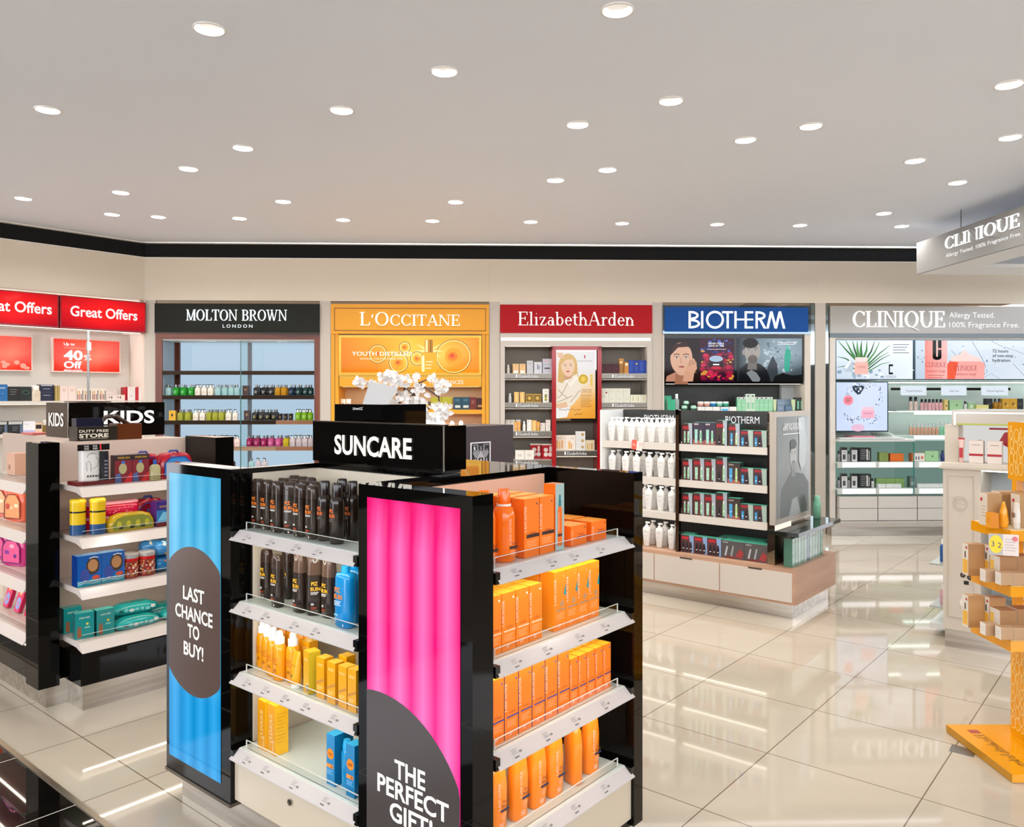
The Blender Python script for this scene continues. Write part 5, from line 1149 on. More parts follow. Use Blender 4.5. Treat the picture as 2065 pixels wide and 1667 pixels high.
# ================================================================== goods of the wall cabinets
def soap(key, col, mat='liquid', cap='#8f8f8c', pump=False, label=None, h=.088):
    b = MB().loft([(0, .027, .022, 4), (.003, .029, .024, 4), (h - .018, .029, .024, 4), (h - .006, .021, .018, 3), (h, .010, .010, 2)], 14, col, mat)
    ink = label or '#f0ece2'
    b.rect(-.003, .003, .044, .050, -.0245, ink); b.lines(-.014, .014, .038, 3, .007, -.0245, ink, .0016)
    c = MB()
    if pump:
        c.loft([(h, .013, .013, 2), (h + .022, .012, .012, 2)], 10, '#c9c9c4', 'metal'); c.box(-.020, .008, -.005, .005, h + .022, h + .030, '#1a1a18', 'gloss')
    else: c.loft([(h, .0125, .0125, 2), (h + .027, .0125, .0125, 2)], 12, cap, 'metal')
    kind(key, 'soap_bottle', 'bottle', [('body', b), ('cap', c)])
for k_, c_, m_, p_, l_ in (('s_green', '#27b52c', 'liquid', 0, '#bff0b8'), ('s_white', '#e6d8c8', 'gloss', 1, '#4a4038'), ('s_aqua', '#bfe2e0', 'liquid', 0, '#7a98a0'), ('s_black', '#0c0a09', 'gloss', 0, '#d8d2c4'), ('s_gold', '#d9a008', 'liquid', 0, '#7a5a08'), ('s_navy', '#15304e', 'liquid', 0, '#9ab0c8'), ('s_teal', '#0e3a38', 'liquid', 0, '#c0d8d0'),
                       ('s_lemon', '#c2c23a', 'liquid', 0, '#7c8020'), ('s_brown', '#14100c', 'gloss', 0, '#d8cf6a'), ('s_lime', '#8fc21a', 'liquid', 1, '#d8f0a0'), ('s_rose', '#ecc9c0', 'gloss', 1, '#5a3a38'), ('s_wine', '#3a0d10', 'gloss', 1, '#e0c0b8'), ('s_magenta', '#b0125e', 'liquid', 0, '#f4b8d4'), ('s_pink', '#d85a98', 'liquid', 0, '#f8d0e4'), ('s_yellow', '#dcc60c', 'liquid', 0, '#8a7a08'), ('s_clear', '#e2d4d4', 'liquid', 1, '#8a7a7a')):
    soap(k_, c_, m_, pump=bool(p_), label=l_)
b = MB().loft([(0, .022, .022, 2), (.002, .025, .025, 2), (.062, .025, .025, 2)], 14, '#2c1a14', 'gloss'); b.lines(-.012, .012, .04, 3, .008, -.0255, '#c9b08a', .0016); c = MB().loft([(.0622, .0255, .0255, 2), (.072, .0255, .0255, 2)], 14, '#151010', 'gloss'); kind('s_jar', 'cream_jar', 'jar', [('body', b), ('lid', c)])
m = carton(.062, .05, .105, '#3a2018', '#2a1610'); m.rect(-.012, .012, .05, .07, m.y, '#8a6a4a'); kind('s_box', 'gift_box', 'box', [('box', m)])
m = carton(.07, .05, .105, '#d8a30c', '#b98508'); m.rect(-.012, .012, .045, .07, m.y, '#3a2c10'); m.lines(-.02, .02, .035, 2, .008, m.y, '#6a4c08', .0016); kind('s_goldbox', 'gift_box', 'box', [('box', m)])
def wood_row(z, items, row, behind=True):
    names = {'s_green': 'green', 's_white': 'white', 's_aqua': 'pale aqua', 's_black': 'black', 's_gold': 'golden', 's_navy': 'navy', 's_teal': 'dark teal', 's_lemon': 'yellow-green', 's_brown': 'gold-lettered black', 's_lime': 'lime green', 's_rose': 'pale rose', 's_wine': 'dark wine', 's_magenta': 'magenta', 's_pink': 'pink', 's_yellow': 'bright yellow', 's_clear': 'clear'}
    wh = lambda k: {'s_jar': 'small brown jar', 's_box': 'dark brown gift box', 's_goldbox': 'yellow gift box'}.get(k) or names[k] + ' soap bottle'
    put(W, z, [(k, p, -.07, wh(k)) for k, p in items], 'in front, %s row of wooden cabinet' % row, 'soap bottles in the wooden cabinet')
    if behind: put(W, z, [(k, p + 7 if i % 2 else p + 5, -.16, wh(k)) for i, (k, p) in enumerate(items) if k in names and p < 626 and not 474 < p < 492], 'behind, %s row of wooden cabinet' % row, 'soap bottles in the wooden cabinet')
wood_row(SH_M[1], [('s_aqua', 340), ('s_green', 355), ('s_green', 370), ('s_green', 385.5), ('s_white', 399), ('s_white', 412), ('s_white', 425), ('s_aqua', 439.5), ('s_aqua', 453.5), ('s_aqua', 466.5), ('s_aqua', 478), ('s_box', 496.5), ('s_black', 517), ('s_black', 532), ('s_black', 547), ('s_gold', 560), ('s_gold', 572.5), ('s_navy', 587.5), ('s_teal', 602), ('s_teal', 616), ('s_teal', 627)], 'upper')
wood_row(SH_M[2], [('s_goldbox', 349), ('s_lemon', 364), ('s_lemon', 379), ('s_white', 395), ('s_white', 408.5), ('s_lemon', 421.5), ('s_lemon', 434), ('s_lemon', 446.5), ('s_white', 461), ('s_white', 475), ('s_box', 499), ('s_brown', 514), ('s_brown', 527), ('s_brown', 540), ('s_brown', 553), ('s_jar', 565.5), ('s_jar', 576), ('s_jar', 586.5), ('s_lime', 601), ('s_lime', 613.5), ('s_lime', 626)], 'middle')
wood_row(SH_M[3], [('s_rose', 404), ('s_rose', 416.5), ('s_wine', 429), ('s_wine', 442), ('s_rose', 455), ('s_rose', 467.5), ('s_rose', 479), ('s_magenta', 503), ('s_magenta', 517.5), ('s_magenta', 532), ('s_pink', 546), ('s_pink', 561), ('s_yellow', 576.5), ('s_clear', 590), ('s_clear', 603), ('s_clear', 615), ('s_clear', 627)], 'lower')
wood_row(SH_M[4] + .03, [('s_rose', 404), ('s_rose', 417), ('s_rose', 430), ('s_clear', 443), ('s_wine', 456), ('s_wine', 469), ('s_aqua', 507), ('s_clear', 521), ('s_clear', 534)], 'bottom', False)
mb = MB(); mb.box(X(395), X(545), .03, .12, SH_M[4], SH_M[4] + .03, '#d8dcd8', 'panel'); single('riser', mb, 'low pale riser under the bottom row of soap bottles', 'riser', W, X(470), -.05, SH_M[4])

# boxes and tubes of any colour: one mesh per kind
def bx(key, w, d, h, col, side=None, art=None, name='cosmetics_box', mat='card'):
    m = carton(w, d, h, col, side, mat=mat)
    for a in art or ():
        if a[0] == 'r': m.rect(a[1] * w, a[2] * w, a[3] * h, a[4] * h, m.y, a[5])
        elif a[0] == 'l': m.lines(a[1] * w, a[2] * w, a[3] * h, a[4], a[5] * h, m.y, a[6], h * .018)
        elif a[0] == 'e': m.ell(a[1] * w, a[2] * h, a[3] * w, a[4] * w, m.y - .0004, a[5], n=14)
        elif a[0] == 't': m.text(a[1], a[2] * w, a[3] * h, m.y - .0004, a[4] * h, a[5], width=a[6] * w)
    kind(key, name, 'box', [('box', m)])
def bt(key, r, h, col, cap, ch, name='lotion_bottle', mat='gloss', sq=2.0, ry=None, capmat='gloss', neck=None):
    ry = ry or r; hb = h - ch
    b = MB().loft([(0, r * .92, ry * .92, sq), (.003, r, ry, sq), (hb * .86, r, ry, sq), (hb, (neck or r * .6), (neck or ry * .6), 2)], 14, col, mat)
    b.lines(-r * .5, r * .5, hb * .6, 3, hb * .09, -ry - .0004, mix(col, '#404040', .6), hb * .014)
    c = MB().loft([(hb, (neck or r * .6), (neck or ry * .6), 2), (h - .002, (neck or r * .6), (neck or ry * .6), 2), (h, (neck or r * .6) * .85, (neck or ry * .6) * .85, 2)], 12, cap, capmat)
    kind(key, name, 'bottle', [('body', b), ('cap', c)])
# --- yellow cabinet
bx('y_purple', .075, .06, .125, '#4a1c28', '#36121c', [('r', -.3, .3, .2, .4, '#c9a26a')]); bx('y_brown', .06, .05, .085, '#5a4418', None, [('r', -.3, .3, .3, .6, '#c9b06a')])
bx('y_olive', .112, .07, .135, '#a9a41c', '#8c8814', [('r', .06, .42, .12, .34, '#e6e2c0'), ('e', -.1, .6, .08, .08, '#c9c860')]); bx('y_navy', .088, .07, .135, '#0d3f52', '#0a2e3e', [('r', -.3, .35, .14, .34, '#c9d2c8'), ('l', -.3, .3, .8, 2, .1, '#8fb8c0')]); bx('y_red', .07, .06, .135, '#6a1c14', None, [('l', -.25, .25, .7, 3, .1, '#e0b08a')]); bx('y_peach', .075, .06, .10, '#e8b088', '#d89a70', [('e', 0, .6, .2, .2, '#d08a58')])
b = MB().loft([(.012, .022, .02, 2), (.07, .026, .014, 2.2), (.115, .028, .002, 2.6)], 14, '#f0e6d8', 'gloss'); b.ell(0, .06, .009, .009, -.0165, '#3a3a40', n=12); c = MB().loft([(0, .02, .02, 2), (.012, .02, .02, 2)], 14, '#d8d0c4'); kind('y_tube', 'hand_cream_tube', 'tube', [('body', b), ('cap', c)])
g = 'on upper shelf of golden yellow cabinet'
put(W, SH_Y[0], [('y_tube', 692, -.08, 'cream tube with round emblem'), ('y_tube', 703, -.08, 'cream tube with round emblem'), ('y_purple', 846, -.08, 'dark purple box'), ('y_brown', 863, -.07, 'small brown box'), ('y_olive', 880, -.08, 'olive green box'), ('y_olive', 901.5, -.08, 'olive green box'), ('y_navy', 923, -.08, 'dark teal box'), ('y_navy', 939.5, -.08, 'dark teal box'), ('y_red', 954.5, -.08, 'dark red box'), ('y_purple', 967, -.12, 'dark purple box')], g)
put(W, SH_Y[1], [('y_peach', p, -.08, 'peach coloured box') for p in (880, 894, 908, 922, 944, 957)] + [('y_peach', 950, -.16, 'peach coloured box', 0), ('y_peach', 887, -.16, 'peach coloured box', 0)], 'on lower shelf of golden yellow cabinet', 'peach boxes in the yellow cabinet')

# --- red-signed cabinet
bx('a_gold', .066, .055, .105, '#d9b27c', '#c49a60', [('r', -.35, .35, .05, .3, '#f2ece2'), ('e', 0, .8, .06, .06, '#a07a40')]); bx('a_grey', .07, .06, .14, '#bcbcc0', '#a8a8ae', [('l', -.25, .25, .8, 2, .07, '#7a7a84')]); bx('a_silver', .085, .06, .125, '#c9cad0', '#b0b0b8', [('r', -.1, .0, .35, .8, '#5a5a66'), ('r', .1, .2, .35, .7, '#5a5a66')]); bx('a_stack', .10, .07, .16, '#b9bac4', '#a2a2ae', [('r', -.5, .5, .6, .62, '#8a8a96'), ('r', -.3, .3, .3, .4, '#4a3c44'), ('r', -.3, .2, .82, .87, '#e0a0a4')])
bx('a_goldset', .085, .05, .095, '#a9842c', '#8c6a1e', [('r', -.38, .38, .15, .85, '#6e5414'), ('e', 0, .5, .24, .24, '#c9a648')]); bx('a_goldbox', .052, .05, .115, '#dcb064', '#c4954a', [('r', -.1, .1, .1, .9, '#f0d098')]); bx('a_white', .068, .055, .15, '#ece7de', '#d8d2c6', [('r', -.18, .18, .12, .6, '#7a8238'), ('e', 0, .3, .2, .16, '#c9b83a'), ('l', -.2, .2, .85, 2, .06, '#8a8478')]); bx('a_wsmall', .056, .05, .085, '#e8e2d8', '#d4cdc0', [('e', -.2, .75, .1, .1, '#b03038'), ('l', -.3, .3, .4, 2, .12, '#b8b0a4')]); bx('a_wtall', .05, .05, .12, '#e9e4da', '#d4cdc0', [('e', -.2, .82, .1, .1, '#b03038'), ('l', -.3, .3, .5, 3, .1, '#c4bcae')]); bx('a_dark', .03, .06, .14, '#3a1014')
bx('a_plum', .075, .06, .105, '#3c0b16', '#2a0610', [('e', .1, .5, .12, .06, '#7a1c34')]); bx('a_amber', .052, .05, .165, '#b8823c', '#9c6a2a', [('r', -.3, .2, .68, .82, '#e8d2a4')]); bx('a_amber2', .045, .05, .125, '#c08436', '#9c6a2a', [('r', -.3, .3, .68, .9, '#f0e4c8')]); bx('a_blue', .056, .055, .145, '#123a9c', '#0c2c7c', [('l', -.35, .3, .8, 5, .13, '#5a8ad8')]); bx('a_blue2', .06, .055, .145, '#0f3490', '#0c2c7c', [('e', 0, .74, .16, .16, '#d8c84a'), ('l', -.2, .2, .5, 3, .13, '#7aa0e0')]); bx('a_pale', .078, .06, .155, '#d6d6c4', '#c2c2ae', [('e', -.1, .78, .06, .06, '#a8a894'), ('l', -.3, .3, .3, 2, .08, '#b8b8a4')]); bx('a_palered', .085, .06, .155, '#dadacb', '#c2c2ae', [('e', .2, .7, .12, .12, '#9c3038'), ('r', -.5, .0, .42, .44, '#8a5a50')]); bx('a_palesm', .056, .05, .085, '#dcd9c4', '#c6c2aa', [('r', -.1, .1, .2, .8, '#c2b884')])
bx('a_set', .115, .06, .165, '#e4d6c4', '#d2c2ac', [('r', -.36, -.2, .12, .66, '#d8a070'), ('r', -.12, .04, .12, .6, '#e2b060'), ('r', .12, .3, .12, .66, '#d8a070'), ('l', -.3, .3, .84, 2, .07, '#a8987c')]); bx('a_set2', .112, .06, .165, '#e8dcd0', '#d2c2ac', [('r', -.2, .0, .1, .6, '#e8b060'), ('r', .04, .14, .1, .45, '#d89a50'), ('l', .0, .4, .84, 2, .06, '#a8987c')]); bx('a_cube', .105, .07, .068, '#dcdcd8', '#c9c9c4', [('e', .22, .5, .16, .16, '#b99a6a'), ('l', -.4, -.1, .7, 2, .2, '#a0a09c')]); bx('a_set3', .10, .06, .11, '#d9c9a8', '#c6b48e', [('r', -.34, -.24, .1, .7, '#b98a3a'), ('r', -.1, .0, .1, .7, '#d8ae5a'), ('r', .14, .26, .1, .7, '#b98a3a')]); bx('a_whitebox', .10, .07, .10, '#e6e0d6', '#d2cabc', [('r', -.16, -.12, .3, .6, '#8a8478'), ('r', -.02, .02, .3, .6, '#8a8478'), ('r', .12, .16, .3, .6, '#8a8478')])
bt('a_clear', .018, .10, '#c9ccd0', '#d8dade', .03, 'serum_bottle', 'gloss'); bt('a_drop', .016, .095, '#dcd4c6', '#e8e4de', .03, 'serum_bottle'); bt('a_cream', .016, .105, '#eceae4', '#f2f0ec', .03, 'cream_bottle')
b = MB().loft([(.01, .013, .012, 2), (.06, .016, .009, 2.2), (.10, .017, .0018, 2.6)], 12, '#e2962a', 'gloss'); c = MB().loft([(0, .012, .012, 2), (.01, .012, .012, 2)], 12, '#f0c060'); kind('a_tube', 'cream_tube', 'tube', [('body', b), ('cap', c)])
bag = MB(); bag.box(-.06, .06, -.03, .03, 0, .15, '#b3121e', 'gloss'); [bag.ell(x_, z_, .024, .024, -.0306, '#e8dcd6', n=18) for x_, z_ in ((-.018, .05), (-.018, .10), (.03, .05))]; bag.rect(.02, .042, .08, .14, -.0306, '#ecdfd8'); hb = MB(); hb.box(-.062, .062, -.032, .032, .15, .168, '#e2d4c8'); kind('a_bag', 'gift_pack', 'box', [('pack', bag), ('header', hb)])
T_ = 'of red-signed cabinet'; gA = 'cosmetics in the red-signed cabinet'
put(W, SH_A[0], [('a_drop', 1025, -.07, 'small pale serum bottle'), ('a_gold', 1040, -.07, 'gold-topped small box'), ('a_gold', 1053.5, -.07, 'gold-topped small box'), ('a_grey', 1068.5, -.07, 'grey box'), ('a_silver', 1084.5, -.07, 'silver box'), ('a_stack', 1103, -.07, 'large lilac-grey box')], 'on upper left shelf ' + T_, gA)
put(W, SH_A[1], [('a_clear', 1028.5, -.07, 'clear domed bottle'), ('a_goldbox', 1041.5, -.07, 'slim golden box'), ('a_goldbox', 1053, -.07, 'slim golden box'), ('a_goldset', 1067.5, -.07, 'dark gold set'), ('a_goldset', 1083.5, -.08, 'dark gold set'), ('a_white', 1100.5, -.07, 'white box with olive picture'), ('a_dark', 1109.5, -.06, 'narrow dark box')], 'on second left shelf ' + T_, gA)
put(W, SH_A[2], [('a_wtall', 1024, -.12, 'white box'), ('a_wtall', 1034, -.12, 'white box'), ('a_wtall', 1045, -.12, 'white box'), ('a_tube', 1040, -.05, 'orange tube'), ('a_tube', 1047, -.05, 'orange tube'), ('a_cream', 1057, -.07, 'cream pump bottle'), ('a_wtall', 1067, -.08, 'white box'), ('a_goldbox', 1077, -.07, 'golden box'), ('a_tube', 1085.5, -.05, 'orange tube'), ('a_wsmall', 1094, -.10, 'small white box'), ('a_wtall', 1105, -.08, 'white box')], 'on third left shelf ' + T_, gA)
put(W, SH_A[3], [('a_whitebox', 1048, -.08, 'white cube box'), ('a_whitebox', 1067, -.08, 'white cube box'), ('a_bag', 1083, -.16, 'red gift pack'), ('a_bag', 1101, -.12, 'red gift pack')], 'on fourth left shelf ' + T_, gA)
put(W, .925, [('a_set', 1130, -.08, 'beige set box'), ('a_set2', 1149.5, -.08, 'white set with orange tube'), ('a_set3', 1189, -.07, 'tan set of small tubes')] + [('a_cube', 1169.5, -.08, 'grey cube box, %s of its stack' % q, 0, .0692 * i) for i, q in enumerate(('bottom', 'middle', 'top'))], 'under the portrait poster ' + T_, gA)
put(W, SH_A[0], [('a_plum', 1218.5, -.07, 'plum red box'), ('a_plum', 1231, -.07, 'plum red box'), ('a_plum', 1243, -.07, 'plum red box'), ('a_amber', 1253, -.10, 'tall amber box'), ('a_amber2', 1261, -.06, 'short amber box'), ('a_blue', 1270.5, -.07, 'bright blue box'), ('a_blue2', 1281, -.07, 'blue box with yellow spot'), ('a_blue', 1291, -.07, 'bright blue box'), ('a_blue', 1300, -.07, 'bright blue box')], 'on upper right shelf ' + T_, gA)
put(W, SH_A[1], [('a_palered', 1223, -.07, 'pale box with red spot'), ('a_pale', 1238, -.07, 'pale green-grey box'), ('a_pale', 1251.5, -.07, 'pale green-grey box'), ('a_pale', 1265, -.07, 'pale green-grey box'), ('a_palesm', 1275.5, -.06, 'small cream box'), ('a_palesm', 1284, -.06, 'small cream box'), ('a_palesm', 1292.5, -.06, 'small cream box'), ('a_palesm', 1301, -.06, 'small cream box')], 'on second right shelf ' + T_, gA)

# --- blue-signed cabinet
bx('b_green', .075, .06, .17, '#3fae86', '#b8d8cc', name='skin_care_box'); bx('b_greenlow', .08, .06, .13, '#2fa87a', '#a8d4c4', name='skin_care_box'); bt('b_pale', .026, .19, '#c0d2cc', '#d8e4e0', .05, 'lotion_bottle', 'liquid', 3)
b = MB().loft([(0, .026, .026, 2), (.003, .031, .031, 2), (.03, .031, .031, 2)], 16, '#2c5a44', 'gloss'); c = MB().loft([(.03, .032, .032, 2), (.05, .032, .032, 2), (.062, .022, .022, 2)], 16, '#a9d2bc', 'gloss'); kind('b_jar', 'cream_jar', 'jar', [('body', b), ('lid', c)])
for k_, c_ in (('b_jpink', '#e8b0a0'), ('b_jblue', '#2f8cc8'), ('b_jmint', '#8ccfae'), ('b_jteal', '#3fb08c')):
    b = MB().loft([(0, .022, .022, 2), (.003, .033, .033, 2), (.036, .035, .035, 2)], 16, c_, 'gloss'); c = MB().loft([(.036, .034, .034, 2), (.055, .032, .032, 2)], 16, '#dfe6e2', 'gloss'); kind(k_, 'cream_jar', 'jar', [('body', b), ('lid', c)])
bx('b_white', .078, .06, .048, '#e4e2dc', '#d0cec8', [('l', -.3, .2, .6, 1, .1, '#c08a80'), ('l', -.1, .35, .35, 1, .1, '#7aa8a0')], 'skin_care_box'); bx('b_whiteblue', .09, .06, .045, '#e8ecee', '#d0d8dc', [('r', -.4, .4, .1, .6, '#5ab4dc')], 'skin_care_box'); bx('b_carton', .048, .045, .155, '#8fc9a0', '#3a8a6a', [('r', -.5, .5, .86, 1, '#d8e0dc'), ('r', -.2, .2, .88, .96, '#3a3a3a'), ('l', -.3, .3, .45, 1, .05, '#f0f6f2')], 'skin_care_box'); bx('b_cartall', .05, .045, .19, '#c4d6c4', '#9ab8a8', [('r', -.2, .2, .84, .92, '#3a3a3a'), ('r', -.3, .3, .12, .5, '#8ac49a')], 'skin_care_box'); bx('b_grey', .082, .06, .13, '#73889c', '#5a6c80', [('l', -.4, .4, .7, 1, .08, '#d8e4ec'), ('l', -.3, .3, .3, 2, .08, '#c0ccd8')], 'skin_care_box'); bx('b_greysm', .075, .055, .06, '#54708a', '#40566c', [('l', -.4, .4, .6, 1, .1, '#d8e4ec')], 'skin_care_box'); bx('b_darkset', .10, .07, .15, '#2c3634', '#1c2422', [('r', -.3, -.1, .15, .75, '#7ac0a0'), ('r', .1, .28, .15, .75, '#8acaa8')], 'gift_set')
b = MB().loft([(.012, .018, .017, 2), (.07, .022, .012, 2.2), (.13, .025, .002, 2.6)], 12, '#b9c99c', 'gloss'); c = MB().loft([(0, .017, .017, 2), (.012, .017, .017, 2)], 12, '#8fb890'); kind('b_tube', 'cream_tube', 'tube', [('body', b), ('cap', c)])
T_ = 'in blue-signed cabinet'; gB = 'skin care in the blue-signed cabinet'
put(W, 1.352, [('b_green', 1346, -.14, 'tall green box'), ('b_greenlow', 1352.5, -.06, 'bright green box'), ('b_pale', 1364.5, -.07, 'pale clear bottle'), ('b_jar', 1383.5, -.14, 'dark green jar', 0, .05), ('b_jar', 1380, -.07, 'dark green jar'), ('b_jar', 1398.5, -.07, 'dark green jar'), ('b_jpink', 1412.5, -.14, 'pink jar', 0, .05), ('b_jpink', 1425.5, -.14, 'pink jar', 0, .05), ('b_jblue', 1438, -.14, 'blue jar', 0, .05), ('b_jmint', 1450.5, -.14, 'mint jar', 0, .05), ('b_jteal', 1463.5, -.14, 'teal jar', 0, .05)] + [('b_white', p, -.06, 'low white box') for p in (1413, 1428, 1443)] + [('b_whiteblue', 1460, -.06, 'low white and blue box'), ('b_white', 1476.5, -.06, 'low white box')], 'at left shelf part ' + T_, gB)
put(W, 1.352, [('b_carton', 1490, -.08, 'green carton'), ('b_carton', 1499, -.08, 'green carton'), ('b_cartall', 1508, -.08, 'tall pale carton'), ('b_cartall', 1517.3, -.08, 'tall pale carton')] + [('b_carton', p, -.08, 'green carton') for p in (1526.3, 1535.2, 1544, 1552.5)] + [('b_tube', 1561, -.07, 'pale green tube'), ('b_grey', 1573, -.09, 'grey-blue box'), ('b_greysm', 1587, -.07, 'low grey-blue box'), ('b_tube', 1597.5, -.07, 'pale green tube'), ('b_darkset', 1610.5, -.11, 'dark gift set')], 'at right shelf part ' + T_, gB)
put(W, 1.352, [('b_carton', p, -.14, 'green carton') for p in (1494, 1530, 1540, 1549)] + [('b_grey', 1586, -.16, 'grey-blue box')], 'behind at right shelf part ' + T_, gB)
mb = MB(); mb.box(X(1375), X(1469), .11, .20, 1.352, 1.402, '#22302a', 'gloss'); single('jar_riser', mb, 'dark low riser carrying the coloured jars in blue-signed cabinet', 'riser', W, X(1420), -.15, 1.352)

# --- grey-signed counter
bt('c_lotion', .020, .15, '#e6cfc0', '#141414', .05, 'lotion_bottle', 'gloss', 3, .016, neck=.017); bt('c_pink', .017, .125, '#eab0b4', '#1a1414', .04, 'lotion_bottle', 'gloss', 3, .014, neck=.014); bt('c_found', .016, .125, '#c89878', '#b8b4ae', .04, 'foundation_bottle', 'gloss', 3, .014, neck=.008, capmat='metal'); bt('c_greenb', .017, .14, '#7fc49a', '#b8b4ae', .045, 'serum_bottle', 'gloss', 3, .014, neck=.008, capmat='metal'); bt('c_navy', .022, .12, '#2c3470', '#20264e', .035, 'lotion_bottle'); bt('c_gold', .022, .13, '#d8a02c', '#1c1810', .04, 'perfume_bottle', 'liquid', 3, neck=.013); bt('c_grey', .016, .12, '#8a8a8a', '#1c1c1c', .035, 'groomer_bottle', 'gloss', 3); bt('c_white', .018, .10, '#dfe0dc', '#2a2a2a', .03, 'lotion_bottle', 'gloss', 3)
bx('c_greenbox', .15, .06, .11, '#a6d09a', '#8ab884', [('e', .05, .5, .07, .07, '#4a7a50')]); bx('c_greensm', .075, .05, .085, '#9cc88c', None, [('r', -.2, .2, .3, .7, '#d8e8c8')]); bx('c_yellow', .04, .045, .12, '#e2c87a', None, [('e', 0, .4, .2, .2, '#3a3020')]); bx('c_lemon', .14, .06, .06, '#e4e08c', '#c8c470'); bx('c_black', .07, .06, .13, '#1c1c1c', None, [('l', -.3, .3, .6, 2, .12, '#8a8a88')]); bx('c_goldbox', .085, .06, .13, '#d9a41c', '#b98a14', [('r', -.2, .1, .4, .65, '#8a6410'), ('e', .2, .4, .12, .12, '#f0d070')]); bx('c_pattern', .13, .07, .15, '#1c1c1e', '#3a3a3c', [('l', -.4, .1, .85, 6, .13, '#e4e4e2'), ('r', .1, .22, .1, .9, '#e8e8e4'), ('r', .3, .36, .1, .8, '#d8d8d4')], 'gift_set'); bx('c_bw', .062, .05, .155, '#d8d8d6', '#8a8a8a', [('r', -.5, .5, .82, 1, '#1a1a1a'), ('r', -.3, .2, .15, .5, '#4a4a4c'), ('l', -.2, .3, .7, 2, .06, '#5a5a5a')], 'gift_set'); bx('c_olive', .10, .05, .10, '#8a9c50', '#6e8040', [('r', -.02, .02, 0, 1, '#6e8040')]); bx('c_orange', .15, .06, .085, '#f07418', '#d86010', [('l', -.3, .3, .6, 2, .2, '#f8a860')], 'wash_bag'); bx('c_orwhite', .15, .06, .09, '#eee6de', '#e0703a', [('r', -.5, -.38, 0, 1, '#e86a30'), ('r', -.2, -.1, .2, .6, '#6a6a70'), ('r', 0, .1, .2, .6, '#6a6a70'), ('r', .22, .4, .3, .6, '#e0703a')], 'gift_set'); bx('c_jarrow', .085, .05, .042, '#e4e6e2', '#c8ccc8', [('l', -.4, .4, .6, 1, .1, '#9aa29c')], 'cream_box'); bx('c_greyset', .07, .06, .12, '#7c8286', '#60666a', [('r', -.3, .3, .2, .5, '#c8ccd0')]); bx('c_bagg', .105, .05, .095, '#93b86a', '#7ca056', [('l', -.4, .4, .7, 3, .2, '#b8d890')], 'wash_bag')
T_ = 'of grey-signed counter'; gC = 'cosmetics of the grey-signed counter'
put(W, CQ['u1'], [('c_lotion', 1836.5, -.13, 'beige black-capped bottle'), ('c_lotion', 1846.5, -.13, 'beige black-capped bottle')] + [('c_pink', 1859 + 7.6 * k, -.12, 'pink black-capped bottle') for k in range(6)] + [('c_yellow', 1906, -.12, 'pale yellow carton'), ('c_greenbox', 1925, -.12, 'wide green box'), ('c_white', 1946, -.11, 'small white bottle'), ('c_greensm', 1958, -.12, 'small green box'), ('c_lemon', 1976.5, -.10, 'low lemon box'), ('c_black', 1995, -.15, 'black box'), ('c_gold', 2005, -.11, 'golden bottle'), ('c_gold', 2014, -.11, 'golden bottle'), ('c_goldbox', 2026, -.12, 'golden box'), ('c_goldbox', 2040, -.12, 'golden box'), ('c_black', 2053, -.12, 'black box')], 'on upper glass shelf ' + T_, gC)
put(W, CQ['u2'], [('c_found', 1836 + 7.6 * k, -.12, 'beige foundation bottle') for k in range(8)] + [('c_greenb', 1897.5 + 7.8 * k, -.12, 'green serum bottle') for k in range(4)], 'on middle glass shelf ' + T_, gC)
put(W, CQ['s1'], [('c_grey', 1691, -.02, 'dark grey bottle'), ('c_bw', 1701, -.04, 'black and white set box'), ('c_grey', 1711, -.02, 'dark grey bottle'), ('c_bw', 1721, -.04, 'black and white set box'), ('c_pattern', 1742, -.05, 'black patterned set'), ('c_olive', 1780, -.04, 'olive box'), ('c_orange', 1806, -.05, 'orange wash bag'), ('c_orwhite', 1848.5, -.05, 'white and orange set'), ('c_greenbox', 1876, -.06, 'wide green box'), ('c_navy', 1901, -.05, 'navy bottle')], 'on upper lit shelf ' + T_, gC)
put(W, CQ['s2'], [('c_grey', 1691, -.02, 'dark grey bottle'), ('c_bw', 1701, -.04, 'black and white set box'), ('c_grey', 1711, -.02, 'dark grey bottle'), ('c_bw', 1721, -.04, 'black and white set box'), ('c_pattern', 1742, -.05, 'black patterned set'), ('c_white', 1759, -.05, 'white bottle')] + [('c_bagg', p, -.10, 'green wash bag') for p in (1775, 1793.5, 1811.5)] + [('c_jarrow', p, -.02, 'low white cream box') for p in (1776, 1792, 1807.5)] + [('c_greyset', 1838, -.06, 'grey set box')] + [('c_jarrow', p, -.03, 'low white cream box') for p in (1856, 1871, 1886, 1901)], 'on lower lit shelf ' + T_, gC)
tr = Thing('tester_tray', 'low printed tester tray under the upright water screen on the counter', 'tray', W, X(1750), .04, CQ['top'] + .001)
mb = MB(); mb.box(X(1689), X(1818), -.08, .20, CQ['top'] + .001, CQ['top'] + .018, '#d8dcd8', 'panel'); tr.part('tray', mb)
mb = MB(); mb.box(X(1714), X(1760), -.06, .14, CQ['top'] + .018, CQ['top'] + .035, '#d9909c', 'panel'); tr.part('pink_card', mb)
mb = MB(); mb.add([(X(1756), .0, CQ['top'] + .02), (X(1812), .0, CQ['top'] + .02), (X(1806), .16, CQ['top'] + .07), (X(1768), .16, CQ['top'] + .07)], [(0, 1, 2, 3)], '#e0e6dc')
for k in range(7): mb.add([(X(1762 + 6 * k), .01, CQ['top'] + .026), (X(1764 + 6 * k), .01, CQ['top'] + .026), (X(1770 + 5 * k), .15, CQ['top'] + .070)], [(0, 1, 2)], '#4a7a48')
tr.part('leaf_card', mb)

